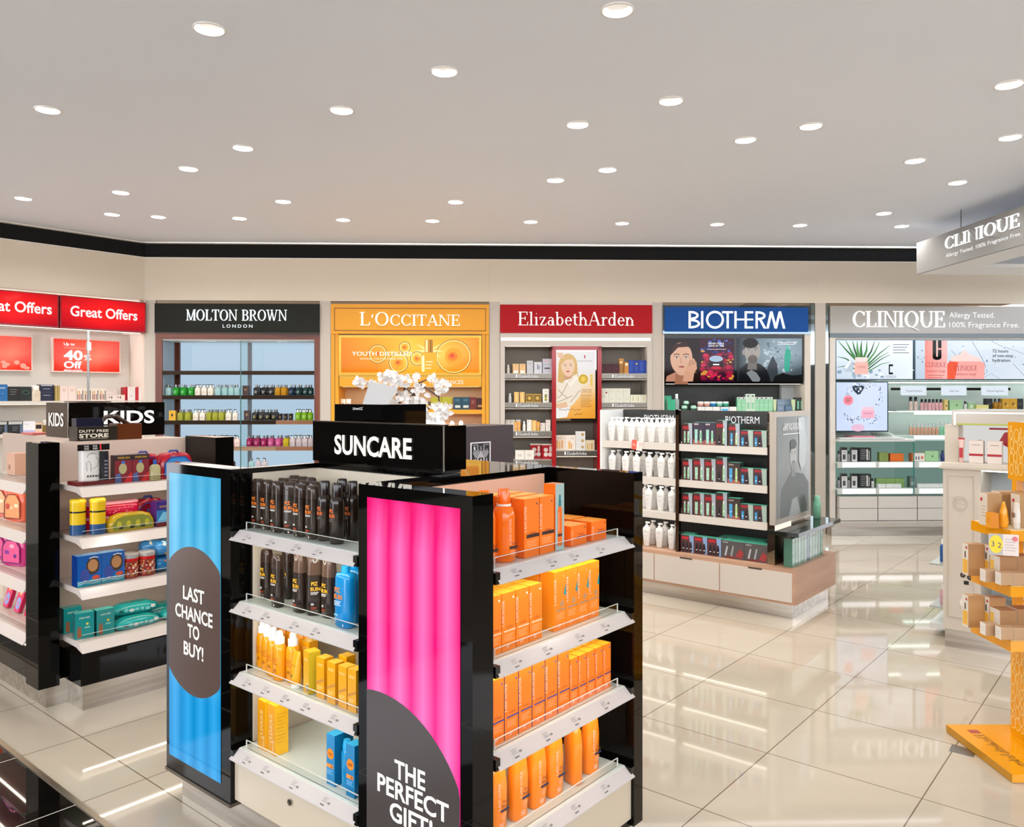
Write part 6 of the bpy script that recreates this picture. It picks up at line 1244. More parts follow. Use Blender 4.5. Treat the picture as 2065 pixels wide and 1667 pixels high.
# --- red offers bay
bx('l_navy', .085, .07, .155, '#0c1a2c', '#0a1422', [('l', -.25, .25, .8, 2, .08, '#d8e0e8'), ('l', -.3, .2, .4, 1, .08, '#5a8ab8')], 'perfume_box'); bx('l_blue', .088, .07, .158, '#1464a0', '#0e4c7c', [('l', -.3, .3, .82, 2, .05, '#e8f2fa'), ('l', -.1, .1, .45, 1, .05, '#9ac4e4')], 'perfume_box'); bx('l_black', .10, .07, .138, '#141312', '#0e0d0c', [('l', -.3, .3, .8, 3, .16, '#b8b4a8')], 'perfume_box'); bx('l_dark', .105, .07, .138, '#161c18', '#101410', [('e', 0, .6, .3, .2, '#2c5446'), ('e', 0, .6, .2, .12, '#161c18')], 'perfume_box'); bx('l_set', .13, .08, .16, '#171c38', '#0e1226', [('r', -.4, .4, .92, .97, '#c8ccd4'), ('r', -.5, .5, .52, .55, '#3a4264'), ('l', -.25, .25, .75, 1, .1, '#d8dce8'), ('l', -.25, .25, .35, 1, .1, '#d8dce8')], 'gift_set'); bx('l_gold', .042, .06, .15, '#b39a58', '#8a7440', [('r', .0, .12, 0, 1, '#7a6530')], 'perfume_box'); bx('l_rose', .075, .06, .148, '#ead2c8', '#a98c48', [('e', 0, .72, .24, .18, '#c9a498'), ('e', 0, .72, .18, .13, '#ead2c8')], 'perfume_box'); bx('l_lip', .072, .05, .125, '#e8dccc', '#c9b8a4', [('r', -.4, -.28, .08, .5, '#5a2018'), ('r', -.4, -.28, .5, .8, '#c99a5a'), ('r', -.18, -.06, .08, .5, '#b04038'), ('r', -.18, -.06, .5, .8, '#c99a5a'), ('r', .06, .18, .08, .55, '#6a3020'), ('r', .28, .38, .05, .85, '#20140e')], 'lipstick_set'); bx('l_wlow', .09, .06, .06, '#e6d4cc', '#d0bcb2', [('e', -.25, .55, .08, .08, '#7a3038'), ('r', -.05, .05, .3, .75, '#4a2c28')], 'perfume_box'); bx('l_wflat', .14, .07, .055, '#e2cfc6', '#c9b4aa', [('r', -.4, .2, .3, .5, '#f0e4dc')], 'perfume_box'); bx('l_red', .034, .06, .14, '#b81c2c', '#96101c', None, 'perfume_box'); bx('l_white', .08, .06, .145, '#e8dcd6', '#b81c2c', [('l', -.3, .3, .85, 1, .04, '#b8a8a0'), ('r', -.1, .1, .3, .34, '#5a6ab0')], 'perfume_box')
bx('l_bw', .13, .07, .12, '#101214', '#0a0a0c', [('r', -.45, .45, .74, .97, '#b8b8b4'), ('l', -.2, .2, .55, 3, .14, '#a8acb0'), ('r', .3, .48, .05, .7, '#5a6a84')], 'perfume_box'); bx('l_wbox', .105, .07, .115, '#e6e4e6', '#d0ced0', [('r', -.5, .5, .05, .25, '#b4b4d8'), ('l', -.4, 0, .8, 2, .07, '#8a8a90')], 'perfume_box'); bx('l_beige', .065, .06, .10, '#e0bfa0', '#c9a888', [('r', -.4, .4, .4, .8, '#1a1612')], 'perfume_box')
bt('l_bottle', .04, .15, '#e4d2bc', '#f0e2d2', .045, 'perfume_bottle', 'gloss', 4, .02, neck=.03); bt('l_gbottle', .028, .125, '#a08440', '#c8c4b8', .05, 'perfume_bottle', 'liquid', 4, .018, neck=.022)
T_ = 'under the red signs'; gL = 'perfumes in the red offers bay'
put(LW, SH_L[0], [('l_navy', 4, -.08, 'navy perfume box'), ('l_blue', 20, -.08, 'bright blue perfume box'), ('l_black', 39, -.08, 'black box with grey lines'), ('l_dark', 59.5, -.08, 'black-green box'), ('l_bottle', 80.5, -.06, 'cream perfume bottle'), ('l_set', 98, -.12, 'navy gift set'), ('l_gold', 117, -.08, 'narrow golden box'), ('l_rose', 129.5, -.08, 'pale rose carton'), ('l_rose', 144, -.08, 'pale rose carton')] + [('l_lip', p, -.07, 'lipstick set') for p in (158.5, 172, 185.5, 199)] + [('l_wflat', 219, -.15, 'flat pale box, topmost of two', 0, .056), ('l_wflat', 219, -.15, 'flat pale box, lower of two'), ('l_wlow', 213.5, -.06, 'low pale box'), ('l_wlow', 229.5, -.06, 'low pale box'), ('l_red', 241, -.10, 'narrow red box'), ('l_white', 252, -.08, 'white box with red side'), ('l_red', 263, -.08, 'narrow red box'), ('l_white', 274, -.08, 'white box with red side')], 'on upper shelf ' + T_, gL)
put(LW, SH_L[1], [('l_bw', 8, -.08, 'black and silver box'), ('l_bw', 30, -.08, 'black and silver box'), ('l_wbox', 53, -.08, 'white and lilac box'), ('l_beige', 71, -.08, 'beige box with black square'), ('l_gbottle', 86, -.07, 'golden perfume bottle'), ('l_gbottle', 96, -.12, 'golden perfume bottle')], 'on lower shelf ' + T_, gL)
# ================================================================== skin care gondola in the middle of the floor
G = along_v(5.45); GB = along_v(5.39); GE = along_u(-2.16)
gv0, gvm, gv1 = -3.62, -2.917, -2.20
SH_G = [1.160, .890, .631, .346]
t = Thing('display_island', 'white and slate shelving island on an oak base holding lotion bottles and gift sets', 'display stand', G, -2.8, -.3, 0)
mb = MB(); mb.box(-3.62, -2.035, -.02, .70, 0, .10, '#a9a49c', 'brushed'); t.part('plinth', mb)
mb = MB(); mb.box(-3.66, -2.0, -.06, .76, .10, .345, '#b98f72', 'oak'); bs = t.part('base_box', mb)
ds = [-3.617, -3.083, -2.549, -2.017]
for a, b in zip(ds, ds[1:]):
    mb = MB(); mb.box(a + .004, b - .004, -.066, -.055, .118, .318, '#d4c9bc', 'card'); dr = t.part('drawer', mb)
    mb = MB(); mb.box((a + b) / 2 - .05, (a + b) / 2 + .05, -.067, -.05, .312, .322, '#4a3c32'); t.part('finger_slot', mb, dr)
mb = MB(); mb.box(gv0, gv0 + .02, 0, .34, .345, 1.41, '#dfe0de', 'card'); t.part('side_panel', mb)
mb = MB(); mb.box(gv0, gv1, .32, .36, .345, 1.408, '#000', 'slate'); t.part('back_panel', mb)
mb = MB(); mb.box(gvm - .016, gvm + .010, -.006, .03, .345, 1.42, '#5a4a40', 'mirror'); t.part('post', mb)
mb = MB(); mb.box(gv1 - .018, gv1 + .035, -.006, .30, .345, 1.412, '#b09c86', 'mirror'); t.part('post', mb)
for a, b in ((gv0 + .02, gvm - .016), (gvm + .010, gv1 - .018)):
    for z in SH_G[:3]:
        mb = MB(); mb.box(a, b, 0, .32, z - .052, z, '#d8cfc4', 'card'); sh = t.part('shelf', mb)
        mb = MB(); mb.box(a + .02, b - .02, .02, .04, z - .0526, z - .052, '#fff6ea', 'e6'); t.part('light_strip', mb, sh)
mb = MB(); mb.text('BIOTHERM', (G.x(1427) + G.x(1493)) / 2, 1.315, .318, .056, '#ffffff', 'e0.9', width=.27); t.part('lettering', mb); mb = MB(); mb.text('BIOTHERM', gv0 + .36, 1.315, .318, .056, '#ffffff', 'e0.9', width=.27); t.part('lettering', mb)
ux0, ux1 = GE.x(1563), GE.x(1634)
mb = MB(); mb.box(ux0, ux1, 0, .04, .622, 1.412, '#b3a99c', 'card'); bd = t.part('poster_board', mb)
p = MBp('card'); a, b, z0, z1 = ux0 + .03, ux1 - .03, .66, 1.375; w = b - a; h = z1 - z0; q = lambda u, v: (a + u * w, z0 + v * h); y = -.002
p.grad(a, b, z0, z1, y, [['#7c807e', '#7e8280', '#8e9492'], ['#7a7e7c', '#868a88', '#a2aaaa'], ['#848a88', '#8a8e8c', '#b4bcbe'], ['#767c7a', '#868c8a', '#b8c0c2'], ['#6c7270', '#7c8280', '#aab2b4']], 'card')
p.poly([q(.08, 0), q(.12, .28), q(.4, .44), q(.8, .40), q(.97, .3), q(.97, 0)], y - .0005, '#5c615f')
f = q(.48, .60); portrait(p, f[0], f[1], .2, y - .0008, '#b4b8b6', '#7c807e', '#3a3e3c', '#6c6e6c', long=False, beard='#8a8e8c'); p.ell(f[0] - .005, f[1] + .085, .062, .035, y - .0036, '#3a3e3c')
p.poly([q(.62, .98), q(.82, .99), q(.9, .7), q(.86, .5), q(.72, .44), (q(.64, 0)[0], q(0, .55)[1]), q(.66, .75)], y - .004, '#c0c8ca')
p.poly([q(.35, 0), q(.45, .16), q(.6, .18), q(.72, .0)], y - .001, '#9aa09e')
p.text('QUENCH YOUR SKIN', q(.45, 0)[0], q(0, .9)[1], y - .005, .026, '#ffffff', width=.52 * w); p.text('WITH THE POWER OF', q(.45, 0)[0], q(0, .862)[1], y - .005, .026, '#ffffff', width=.6 * w); p.lines(q(.16, 0)[0], q(.66, 0)[0], q(0, .83)[1], 1, .01, y - .005, '#f0f0f0', .006)
t.part('poster', p, bd)
mb = MB(); mb.box(5.34, 6.2, -.20, .02, .573, .601, '#23251f', 'piano'); led = t.part('ledge', (lambda m: m)(mb)) if False else None
def toG(mb, F2):
    o = []
    for x, y, z in mb.v:
        q_ = F2.pos(x, -y, z); o.append(((q_.x - G.o[0]) * G.A[0] + (q_.y - G.o[1]) * G.A[1], -((q_.x - G.o[0]) * G.N[0] + (q_.y - G.o[1]) * G.N[1]), z))
    mb.v = o; return mb
for o in (bd,) + tuple(c for c in bpy.data.objects if c.parent == bd):   # the board was laid out along its own side of the island
    me = o.data; m = MB(); m.v = [tuple(Vector(v.co) + Vector(t.off)) for v in me.vertices]; toG(m, GE)
    for v, c in zip(me.vertices, m.v): v.co = Vector(c) - Vector(t.off)
    me.update()
t.part('ledge', toG(mb, GE))
mb = MB(); mb.box(5.46, 6.0, .01, .03, .345, .57, '#c9d2d8', 'panel'); t.part('lower_side_panel', toG(mb, GE))
# white lotion bottles with pumps
b = MB().loft([(0, .020, .014, 2.6), (.004, .023, .017, 2.6), (.08, .031, .021, 2.6), (.125, .034, .022, 2.6), (.145, .030, .020, 2.4), (.155, .014, .013, 2)], 18, '#eeebe6', 'gloss')
b.stroke([(-.018, .112), (-.006, .116), (.006, .110), (.018, .114)], .0025, -.0226, '#9a948c'); b.lines(-.015, .015, .085, 2, .010, -.0222, '#a8a29a', .0015); b.lines(-.012, .012, .05, 2, .012, -.0206, '#c0bab2', .0012)
c = MB().loft([(.154, .015, .014, 2), (.165, .014, .014, 2), (.167, .006, .006, 2), (.178, .006, .006, 2)], 14, '#f4f2ee', 'gloss'); c.box(-.010, .026, -.006, .006, .178, .190, '#f4f2ee', 'gloss')
kind('g_lotion', 'body_lotion_bottle', 'bottle', [('body', b), ('pump', c)])
n_ = 'white pump bottle'; gr = 'white lotion bottles on the oak-based island'; T_ = 'in oak-based island'
put(G, SH_G[0], [('g_lotion', p_, -.06, n_) for p_ in (1234, 1252, 1274, 1294, 1314, 1335, 1355)], 'in front, top row ' + T_, gr)
put(G, SH_G[0], [('g_lotion', p_, -.15, n_) for p_ in (1244, 1263, 1284, 1304, 1325, 1346, 1360)], 'behind, top row ' + T_, gr)
put(G, SH_G[1], [('g_lotion', p_, -.06, n_) for p_ in (1235, 1262, 1284, 1309.5, 1333.5, 1355)], 'in front, second row ' + T_, gr)
put(G, SH_G[1], [('g_lotion', p_, -.15, n_) for p_ in (1247, 1273, 1298, 1324, 1346, 1361)], 'behind, second row ' + T_, gr)
put(G, SH_G[2], [('g_lotion', p_, -.06, n_) for p_ in (1308.5, 1332.5, 1355.5)], 'in front, third row ' + T_, gr)
put(G, SH_G[2], [('g_lotion', p_, -.15, n_) for p_ in (1301, 1320, 1343, 1360)], 'behind, third row ' + T_, gr)
put(G, SH_G[3], [('g_lotion', p_, -.05, n_) for p_ in (1304.5, 1330, 1355)], 'in front, bottom row ' + T_, gr)
put(G, SH_G[3], [('g_lotion', p_, -.14, n_) for p_ in (1316, 1341, 1364)], 'behind, bottom row ' + T_, gr)
# gift sets
def gset(key, w, h, col, arts, d=.07):
    m = carton(w, d, h, col, '#2c3a38', '#4fae96'); y = m.y
    for a in arts:
        if a[0] == 'r': m.rect(a[1] * w, a[2] * w, a[3] * h, a[4] * h, y, a[5])
        elif a[0] == 'p': m.poly([(u * w, v * h) for u, v in a[1]], y - .0003, a[2])
        elif a[0] == 'tube': m.poly([((a[1] - .13) * w, .06 * h), ((a[1] + .10) * w, .05 * h), ((a[1] + .13) * w, a[2] * h), ((a[1] - .14) * w, a[2] * h)], y - .0006, a[3]); m.stroke([((a[1] - .12) * w, a[2] * h * .45), ((a[1] + .12) * w, a[2] * h * .5)], .003, y - .0009, '#eef6f0')
        elif a[0] == 'btl': m.rect((a[1] - .09) * w, (a[1] + .09) * w, .06 * h, a[2] * h, y - .0006, a[3]); m.rect((a[1] - .06) * w, (a[1] + .06) * w, a[2] * h, (a[2] + .12) * h, y - .0006, a[4]); m.rect((a[1] - .05) * w, (a[1] + .05) * w, a[2] * h * .4, a[2] * h * .5, y - .0009, '#f0f4f0')
    kind(key, 'gift_set', 'box', [('box', m)])
RED = ('r', -.42, .15, .72, .86, '#b01c22')
SL = ('p', [(.12, 1), (.5, 1), (.5, 0), (.3, 0)], '#a9b0b8')
gset('g_two', .086, .155, '#4a2224', [RED, SL, ('btl', -.22, .5, '#8cc09a', '#cfe0d4'), ('btl', .12, .5, '#9ccaa0', '#cfe0d4')])
gset('g_tube', .090, .165, '#5a2a2a', [RED, SL, ('tube', -.18, .6, '#a4d0b4'), ('btl', .25, .5, '#8cc49c', '#d4e4d8')])
gset('g_purple', .090, .165, '#3a3040', [('r', -.4, .0, .88, .95, '#c0a8b0'), ('p', [(-.5, 0), (.5, 0), (.5, .16), (-.5, .22)], '#9a5a54'), ('tube', -.2, .68, '#9ed2c0'), ('btl', .2, .52, '#88c89c', '#d0e8dc')])
gset('g_tall', .088, .182, '#43302f', [RED, SL, ('btl', -.2, .3, '#15161a', '#1e2024'), ('btl', .2, .56, '#9ccc9c', '#dfe8dc')])
gset('g_blue', .095, .150, '#44342f', [('r', -.4, 0, .85, .92, '#a08c88'), ('p', [(-.5, 0), (.5, 0), (.5, .12), (-.5, .2)], '#a2584c'), ('tube', -.22, .72, '#4a9ccc'), ('btl', .22, .62, '#a9c988', '#d4e0c0')])
gset('g_bluetall', .088, .16, '#4a3430', [RED, SL, ('btl', -.2, .58, '#4fa4d0', '#3a3434'), ('btl', .22, .48, '#b4ce9c', '#dfe4d4')])
gset('g_short', .098, .115, '#4c3034', [('r', -.42, .1, .78, .92, '#a82a30'), ('p', [(.1, 1), (.5, 1), (.5, 0), (.2, 0)], '#a8bcb0'), ('btl', -.3, .55, '#3a98c8', '#2a3a44'), ('btl', -.02, .5, '#1c1c26', '#26262c'), ('r', .2, .42, .06, .6, '#90bc9c')])
gset('g_pack', .108, .128, '#5a3034', [('r', -.42, .1, .76, .92, '#c0262e'), ('p', [(.15, 1), (.5, 1), (.5, 0), (.3, 0)], '#8aa4cc'), ('btl', -.28, .5, '#15171f', '#22242c'), ('btl', 0, .5, '#15171f', '#22242c'), ('btl', .28, .5, '#15171f', '#22242c')])
gset('g_grey', .175, .125, '#55504f', [('r', -.44, -.2, .86, .93, '#a09a98'), ('p', [(.1, .1), (.3, .6), (.48, .4), (.4, .05)], '#a23a3a'), ('p', [(-.36, .15), (-.26, .7), (-.2, .66), (-.28, .1)], '#b8bcc0'), ('p', [(-.1, .15), (.0, .75), (.06, .7), (-.02, .1)], '#9aa0a4'), ('r', -.3, .1, .02, .10, '#8a2a2a')], .12)
T_ = 'of oak-based island'; gr = 'skin care gift sets on the oak-based island'
for z, row, its in ((SH_G[0], 'top', [('g_two', 1390, 'red set with two green bottles'), ('g_purple', 1413, 'purple-grey set with green tube'), ('g_purple', 1436, 'purple-grey set with green tube'), ('g_tall', 1459, 'tall set with dark bottle'), ('g_bluetall', 1484, 'red set with blue bottle'), ('g_short', 1510, 'short set of small bottles'), ('g_short', 1536, 'short set of small bottles')]),
                    (SH_G[1], 'second', [('g_two', 1390, 'red set with two green bottles'), ('g_tube', 1413, 'red set with green tube'), ('g_tube', 1436, 'red set with green tube'), ('g_tall', 1459, 'tall set with dark bottle'), ('g_blue', 1484, 'brown set with blue tube'), ('g_short', 1510, 'short set of small bottles'), ('g_short', 1536, 'short set of small bottles')]),
                    (SH_G[2], 'third', [('g_two', 1390, 'red set with two green bottles'), ('g_tube', 1413, 'red set with green tube'), ('g_tube', 1436, 'red set with green tube'), ('g_tall', 1459, 'tall set with dark bottle'), ('g_blue', 1484, 'brown set with blue tube'), ('g_short', 1510, 'short set of small bottles'), ('g_short', 1536, 'short set of small bottles')])):
    put(G, z, [(k, p_, -.06, d_) for k, p_, d_ in its], 'on %s shelf %s' % (row, T_), gr)
put(G, SH_G[3], [('g_pack', 1391, -.05, 'red set with three dark bottles'), ('g_pack', 1418.5, -.05, 'red set with three dark bottles'), ('g_pack', 1447, -.05, 'red set with three dark bottles'), ('g_grey', 1484, -.075, 'wide grey set'), ('g_grey', 1527, -.075, 'wide grey set')], 'on bottom level ' + T_, gr)
put(G, SH_G[3], [('g_grey', 1480, -.20, 'wide grey set'), ('g_grey', 1523, -.20, 'wide grey set'), ('g_pack', 1391, -.125, 'red set with three dark bottles')], 'behind on bottom level ' + T_, gr)
# boxes on the end of the base, bottle on the ledge
GR = along_u(-2.04)
for k_, c_, s_ in (('e_green', '#7aa48c', '#4a7a64'), ('e_pale', '#9cb8ac', '#5c8474'), ('e_blue', '#5a7486', '#3c5464'), ('e_bright', '#1f7a50', '#12603c')): bx(k_, .05, .06, .195, c_, s_, [('r', -.3, .3, .82, .9, '#dfe8e2'), ('l', -.3, .3, .45, 3, .06, '#d0ded6')], 'skin_care_box', 'gloss')
put(GR, .345, [(k, ('x', 5.465 + .056 * i), -.03, d_) for i, (k, d_) in enumerate([('e_green', 'grey-green box'), ('e_green', 'grey-green box'), ('e_pale', 'pale green box'), ('e_green', 'grey-green box'), ('e_pale', 'pale green box'), ('e_blue', 'slate blue box'), ('e_pale', 'pale green box'), ('e_pale', 'pale green box'), ('e_pale', 'pale green box'), ('e_green', 'grey-green box'), ('e_bright', 'bright green box')])], 'on the base end under the black ledge', 'boxes on the base end of the oak-based island')
bt('ledge_bottle', .026, .17, '#7cbc9c', '#8cc8aa', .035, 'lotion_bottle', 'gloss', 3, neck=.02)
place('ledge_bottle', GE, GE.x(1645, .05), .06, .601, 'green bottle standing on the black ledge beside the grey poster')
pc = MB(); pc.box(-.045, .0, -.004, 0, 0, .075, '#e8604c'); pc.box(.0, .05, -.004, 0, -.004, .07, '#f0e4dc'); pc.text('3x2', -.023, .03, -.0045, .02, '#fbe0d4', width=.026); pc.ring(.032, .048, .012, .012, .003, -.0045, '#d8505a'); pc.lines(.006, .040, .022, 2, .008, -.0045, '#a89890')
pc.roty(6); single('price_card', pc, 'small red and white price card on the top lotion shelf of the oak-based island', 'card', G, 0, 0, 0); bpy.data.objects['price_card'].matrix_world = G.mat(G.x(1284), .003, 1.10)

# ================================================================== cream stand with an embossed end panel, right
LO = along_v(5.413)
t = Thing('display_stand', 'cream display stand with embossed end panel behind the yellow stand at the right', 'display stand', LO, -.5, -.4, 0)
mb = MB(); mb.box(-1.10, .55, .02, 1.1, 0, .115, '#a39a8c', 'brushed'); t.part('plinth', mb)
mb = MB(); mb.box(-1.107, -.906, 0, 1.12, .115, 1.085, '#cdc2b2', 'card'); ep = t.part('end_panel', mb)
mb = MB(); a, b, z0, z1 = -1.085, -.945, .19, 1.045
for s_ in ((a, b, z0, z0 + .005), (a, b, z1 - .005, z1), (a, a + .004, z0, z1), (b - .004, b, z0, z1)): mb.box(s_[0], s_[1], -.004, 0, s_[2], s_[3], '#c6baa8')
c_ = (a + b) / 2; mb.ring(c_, .875, .040, .046, .005, -.003, '#bdb09c'); mb.stroke([(c_ - .022, .90), (c_ - .022, .86), (c_ - .016, .848), (c_ + .02, .846)], .004, -.003, '#bdb09c'); mb.stroke([(c_ - .022, .90), (c_ + .01, .902), (c_ + .024, .892)], .004, -.003, '#bdb09c'); mb.stroke([(c_ - .02, .877), (c_ + .012, .875), (c_ + .026, .868)], .003, -.003, '#bdb09c')
t.part('moulding_frame', mb, ep)
mb = MB()
for cx_, cz_, r_ in ((-1.0, .45, .014), (-.978, .462, .010), (-.962, .442, .016)): mb.ell(cx_, cz_, r_, r_ * 1.1, -.001, '#2a211c'); mb.ell(cx_, cz_, r_ * .5, r_ * .5, -.0015, '#6a5c50')
mb.rect(-.995, -.968, .395, .418, -.001, '#1c1814'); mb.text('L\'OREAL', -.965, .476, -.001, .006, '#5a4e44', width=.03)
t.part('sticker', mb, ep); mb = MB(); mb.ell(-.985, .285, .032, .030, -.001, '#ece4da'); mb.ell(-.985, .287, .015, .017, -.0015, '#3a2420'); mb.ell(-.983, .284, .010, .012, -.002, '#d8a88c'); mb.poly([(-.992, .235), (-.962, .225), (-.955, .262), (-.985, .270)], -.0015, '#4a7a4c'); mb.ell(-.955, .25, .012, .014, -.002, '#a84a3a')
t.part('sticker', mb, ep)
mb = MB(); mb.box(-1.125, .60, -.02, 1.14, 1.085, 1.10, '#c9beac'); mb.box(-1.115, .59, -.01, 1.13, 1.10, 1.118, '#d2c8b8'); t.part('counter_top', mb)
lx0 = LO.x(1905, -.12); 
mb = MB(); mb.box(lx0, lx0 + .075, .12, .7, 1.118, 1.345, '#cbbfae'); t.part('side_block', mb)
l1 = LO.x(1920, -.12)
mb = MB(); mb.box(l1, .6, .11, .7, 1.345, 1.437, '#c2b9ac', 'panel'); hb = t.part('header_box', mb)
mb = MB(); mb.rect(l1 + .012, l1 + .022, 1.345, 1.425, .1085, '#ffffff', 'e1.4'); mb.rect(l1 + .012, .55, 1.416, 1.425, .1085, '#ffffff', 'e1.4'); mb.rect(l1 + .03, .55, 1.347, 1.356, .108, '#b0ba48'); t.part('light_edge', mb, hb)
mb = MB(); mb.box(lx0 + .08, .6, .25, .27, 1.118, 1.345, '#ebe9e6', 'e0.75')
for k in range(5): mb.ring(lx0 + .17, 1.16 + k * .02, .03 - k * .003, .012, .002, .249 - k * .0003, '#6a6a6c')
for k in range(2): mb.poly([(lx0 + .27 + k * .16, 1.24), (lx0 + .30 + k * .16, 1.30), (lx0 + .34 + k * .16, 1.31), (lx0 + .36 + k * .16, 1.25), (lx0 + .32 + k * .16, 1.21)], .248, '#a81a24'); mb.rect(lx0 + .22 + k * .16, lx0 + .37 + k * .16, 1.316, 1.328, .248, '#b02830')
t.part('back_board', mb)
mb = MB(); mb.box(-.906, .58, .35, .37, .115, 1.085, '#c4ccce'); t.part('back_panel', mb)
for z in (.80, .52, .26):
    mb = MB(); mb.box(-.905, .58, .02, .35, z - .025, z, '#dcd8d0'); t.part('shelf', mb)
mb = MB(); mb.box(-.90, .58, .03, .06, 1.075, 1.085, '#eaf6ff', 'e5'); t.part('light_strip', mb)
for z, th, c_ in ((.45, .012, '#b9b9b4'), (.18, .012, '#b9b9b4'), (.05, .035, '#e4e4e0')):
    mb = MB(); mb.box(-1.225, -1.107, .2, 1.1, z, z + th, c_, 'panel'); t.part('side_shelf', mb)
bx('o_white', .075, .05, .135, '#ddcfc4', '#c9b8ac', [('r', -.5, .5, .32, .42, '#a81c28'), ('l', -.3, .3, .82, 1, .1, '#6a5a52')], 'cream_box')
b = MB().loft([(0, .012, .012, 2), (.10, .016, .010, 2.2), (.14, .019, .003, 2.6)], 12, '#d8b4a8', 'gloss'); b.rect(-.010, .010, .03, .09, -.0135, '#b83038'); c = MB().loft([(.140, .018, .003, 2.6), (.150, .018, .003, 2.6)], 12, '#c04048'); kind('o_tube', 'cream_tube', 'tube', [('body', b), ('end', c)])
put(LO, 1.118, [('o_tube', 1939, -.08, 'pink cream tube'), ('o_white', 1970, -.10, 'white box with red band'), ('o_white', 2007, -.10, 'white box with red band')], 'on the cream stand under its lit header', 'creams on the cream stand')
bx('o_dark', .34, .06, .115, '#23304a', '#1a2438', [('r', -.45, .45, .0, .45, '#d4d8de'), ('r', -.45, .45, .42, .5, '#b02434')], 'gift_set'); bx('o_redbox', .075, .05, .06, '#b01824', None, [('l', -.3, .3, .5, 1, .2, '#f0c8c8')], 'cream_box'); bx('o_case', .28, .06, .10, '#d8d4cc', None, [('r', -.4, .4, .5, .7, '#e0883a'), ('l', -.3, .3, .35, 2, .14, '#9a948a')], 'cream_box')
put(LO, .80, [('o_dark', ('x', -.62), -.12, 'dark and white gift set'), ('o_redbox', ('x', -.86), -.07, 'small red box')], 'inside the cream stand, upper shelf'); put(LO, .52, [('o_case', ('x', -.66), -.12, 'white box with orange stripe')], 'inside the cream stand, middle shelf'); put(LO, .26, [('o_case', ('x', -.62), -.12, 'white box with orange stripe')], 'inside the cream stand, lower shelf')
bt('o_blue', .02, .14, '#1c5a9c', '#e8eef2', .03, 'hair_bottle', 'gloss', 3); bt('o_orange', .012, .16, '#e8561c', '#e8561c', .02, 'hair_bottle'); bt('o_pink', .02, .12, '#d8a8b0', '#e8e4e0', .03, 'hair_bottle', 'gloss', 3)
LS = along_u(-1.17)
place('o_blue', LO, -1.165, -.3, .462, 'blue bottle on the side shelf of the cream stand'); place('o_pink', LO, -1.165, -.3, .192, 'pink bottle on the lower side shelf of the cream stand')

# ================================================================== yellow stand in the right corner
YP = '#e79a06'
t = Thing('display_stand', 'yellow tiered floor stand with chain-link print and cream boxes at the right edge', 'display stand', WORLD, 2.3, -3.4, 0)
mb = MB(); mb.box(1.97, 2.80, 3.15, 3.63, .002, .034, YP, 'panel', cols={'l': '#c08408'}); bp = t.part('base_plate', mb)
mb = MB(); mb.text('ElizabethArden', 0, 0, 0, .045, '#7a4e10', serif=True, width=.30); mb.rect(-.20, -.165, 0, .045, 0, '#a8402c')
mb.v = [(2.03 - z + .045, 3.37 - x, .0348) for x, y, z in mb.v]; t.part('lettering', mb, bp)
mb = MB(); mb.box(2.207, 2.50, 3.26, 3.54, .034, .49, YP, 'panel')
def chains(mb, y0, y1, z0, z1, x, seed):              # printed links on a face looking along -x
    r = random.Random(seed); m = MB(); a = .016
    while a < y1 - y0:
        z = z0 + .012
        while z < z1 - .03:
            rr = min(r.uniform(.012, .030), (z1 - z) / 2 - .003); m.ring(a + r.uniform(-.004, .004), z + rr, rr * .62, rr, .0045, -.0005 - r.random() * .0008, '#f4cf7a', n=16); z += rr * 1.75
        a += .032
    for q_, c_, k_, s_ in zip(m.f, m.c, m.m, m.s): pass
    mb.add([(x + yy, y1 - aa, zz) for aa, yy, zz in m.v], m.f, '#f4cf7a')
chains(mb, 3.26, 3.54, .05, .48, 2.207, 2); t.part('column', mb)
mb = MB(); mb.box(2.207, 2.50, 3.26, 3.56, 1.156, 1.41, YP, 'panel'); chains(mb, 3.27, 3.55, 1.165, 1.40, 2.207, 5)
tx = MB(); tx.text('Elizabeth Arden', .22, 1.36, 0, .022, '#8a4a10', width=.2); mb.add([(2.205 + yy, 3.56 - aa, zz) for aa, yy, zz in tx.v], tx.f, '#8a4a10'); t.part('header', mb)
for x in (2.222, 2.48):
    mb = MB(); mb.box(x - .016, x + .016, 3.50, 3.53, .49, 1.156, YP, 'panel'); t.part('post', mb)
YS = [.978, .752, .530]
for z in YS:
    mb = MB(); mb.add([(2.02, 3.52, z - .042), (2.02, 3.24, z - .042), (2.75, 3.24, z - .042), (2.75, 3.52, z - .042), (2.02, 3.52, z), (2.02, 3.24, z), (2.75, 3.24, z), (2.75, 3.52, z)], [(0, 1, 5, 4), (1, 2, 6, 5), (2, 3, 7, 6), (3, 0, 4, 7), (4, 5, 6, 7), (3, 2, 1, 0)], YP, 'panel'); mb.box(2.03, 2.74, 3.25, 3.51, z, z + .001, '#f0d8a8'); t.part('shelf', mb)
bx('v_tall', .045, .07, .135, '#e6dccd', '#b98a58', [('r', -.4, .4, .06, .5, '#efb440'), ('r', -.1, .1, .55, .75, '#4a3a30'), ('e', .2, .88, .14, .14, '#c03038')]); bx('v_box', .07, .07, .10, '#e2d6c8', '#a87c50', [('r', -.45, -.1, .05, .8, '#f0c050'), ('l', .0, .35, .6, 3, .12, '#b8aa98')]); bx('v_small', .04, .05, .05, '#e8dfd2', '#b89470', [('l', -.3, .3, .6, 2, .2, '#b0a290')]); bx('v_carton', .06, .06, .135, '#dccfbc', '#b08858', [('e', -.2, .8, .13, .13, '#c02c34'), ('l', -.2, .35, .6, 4, .1, '#a89878')])
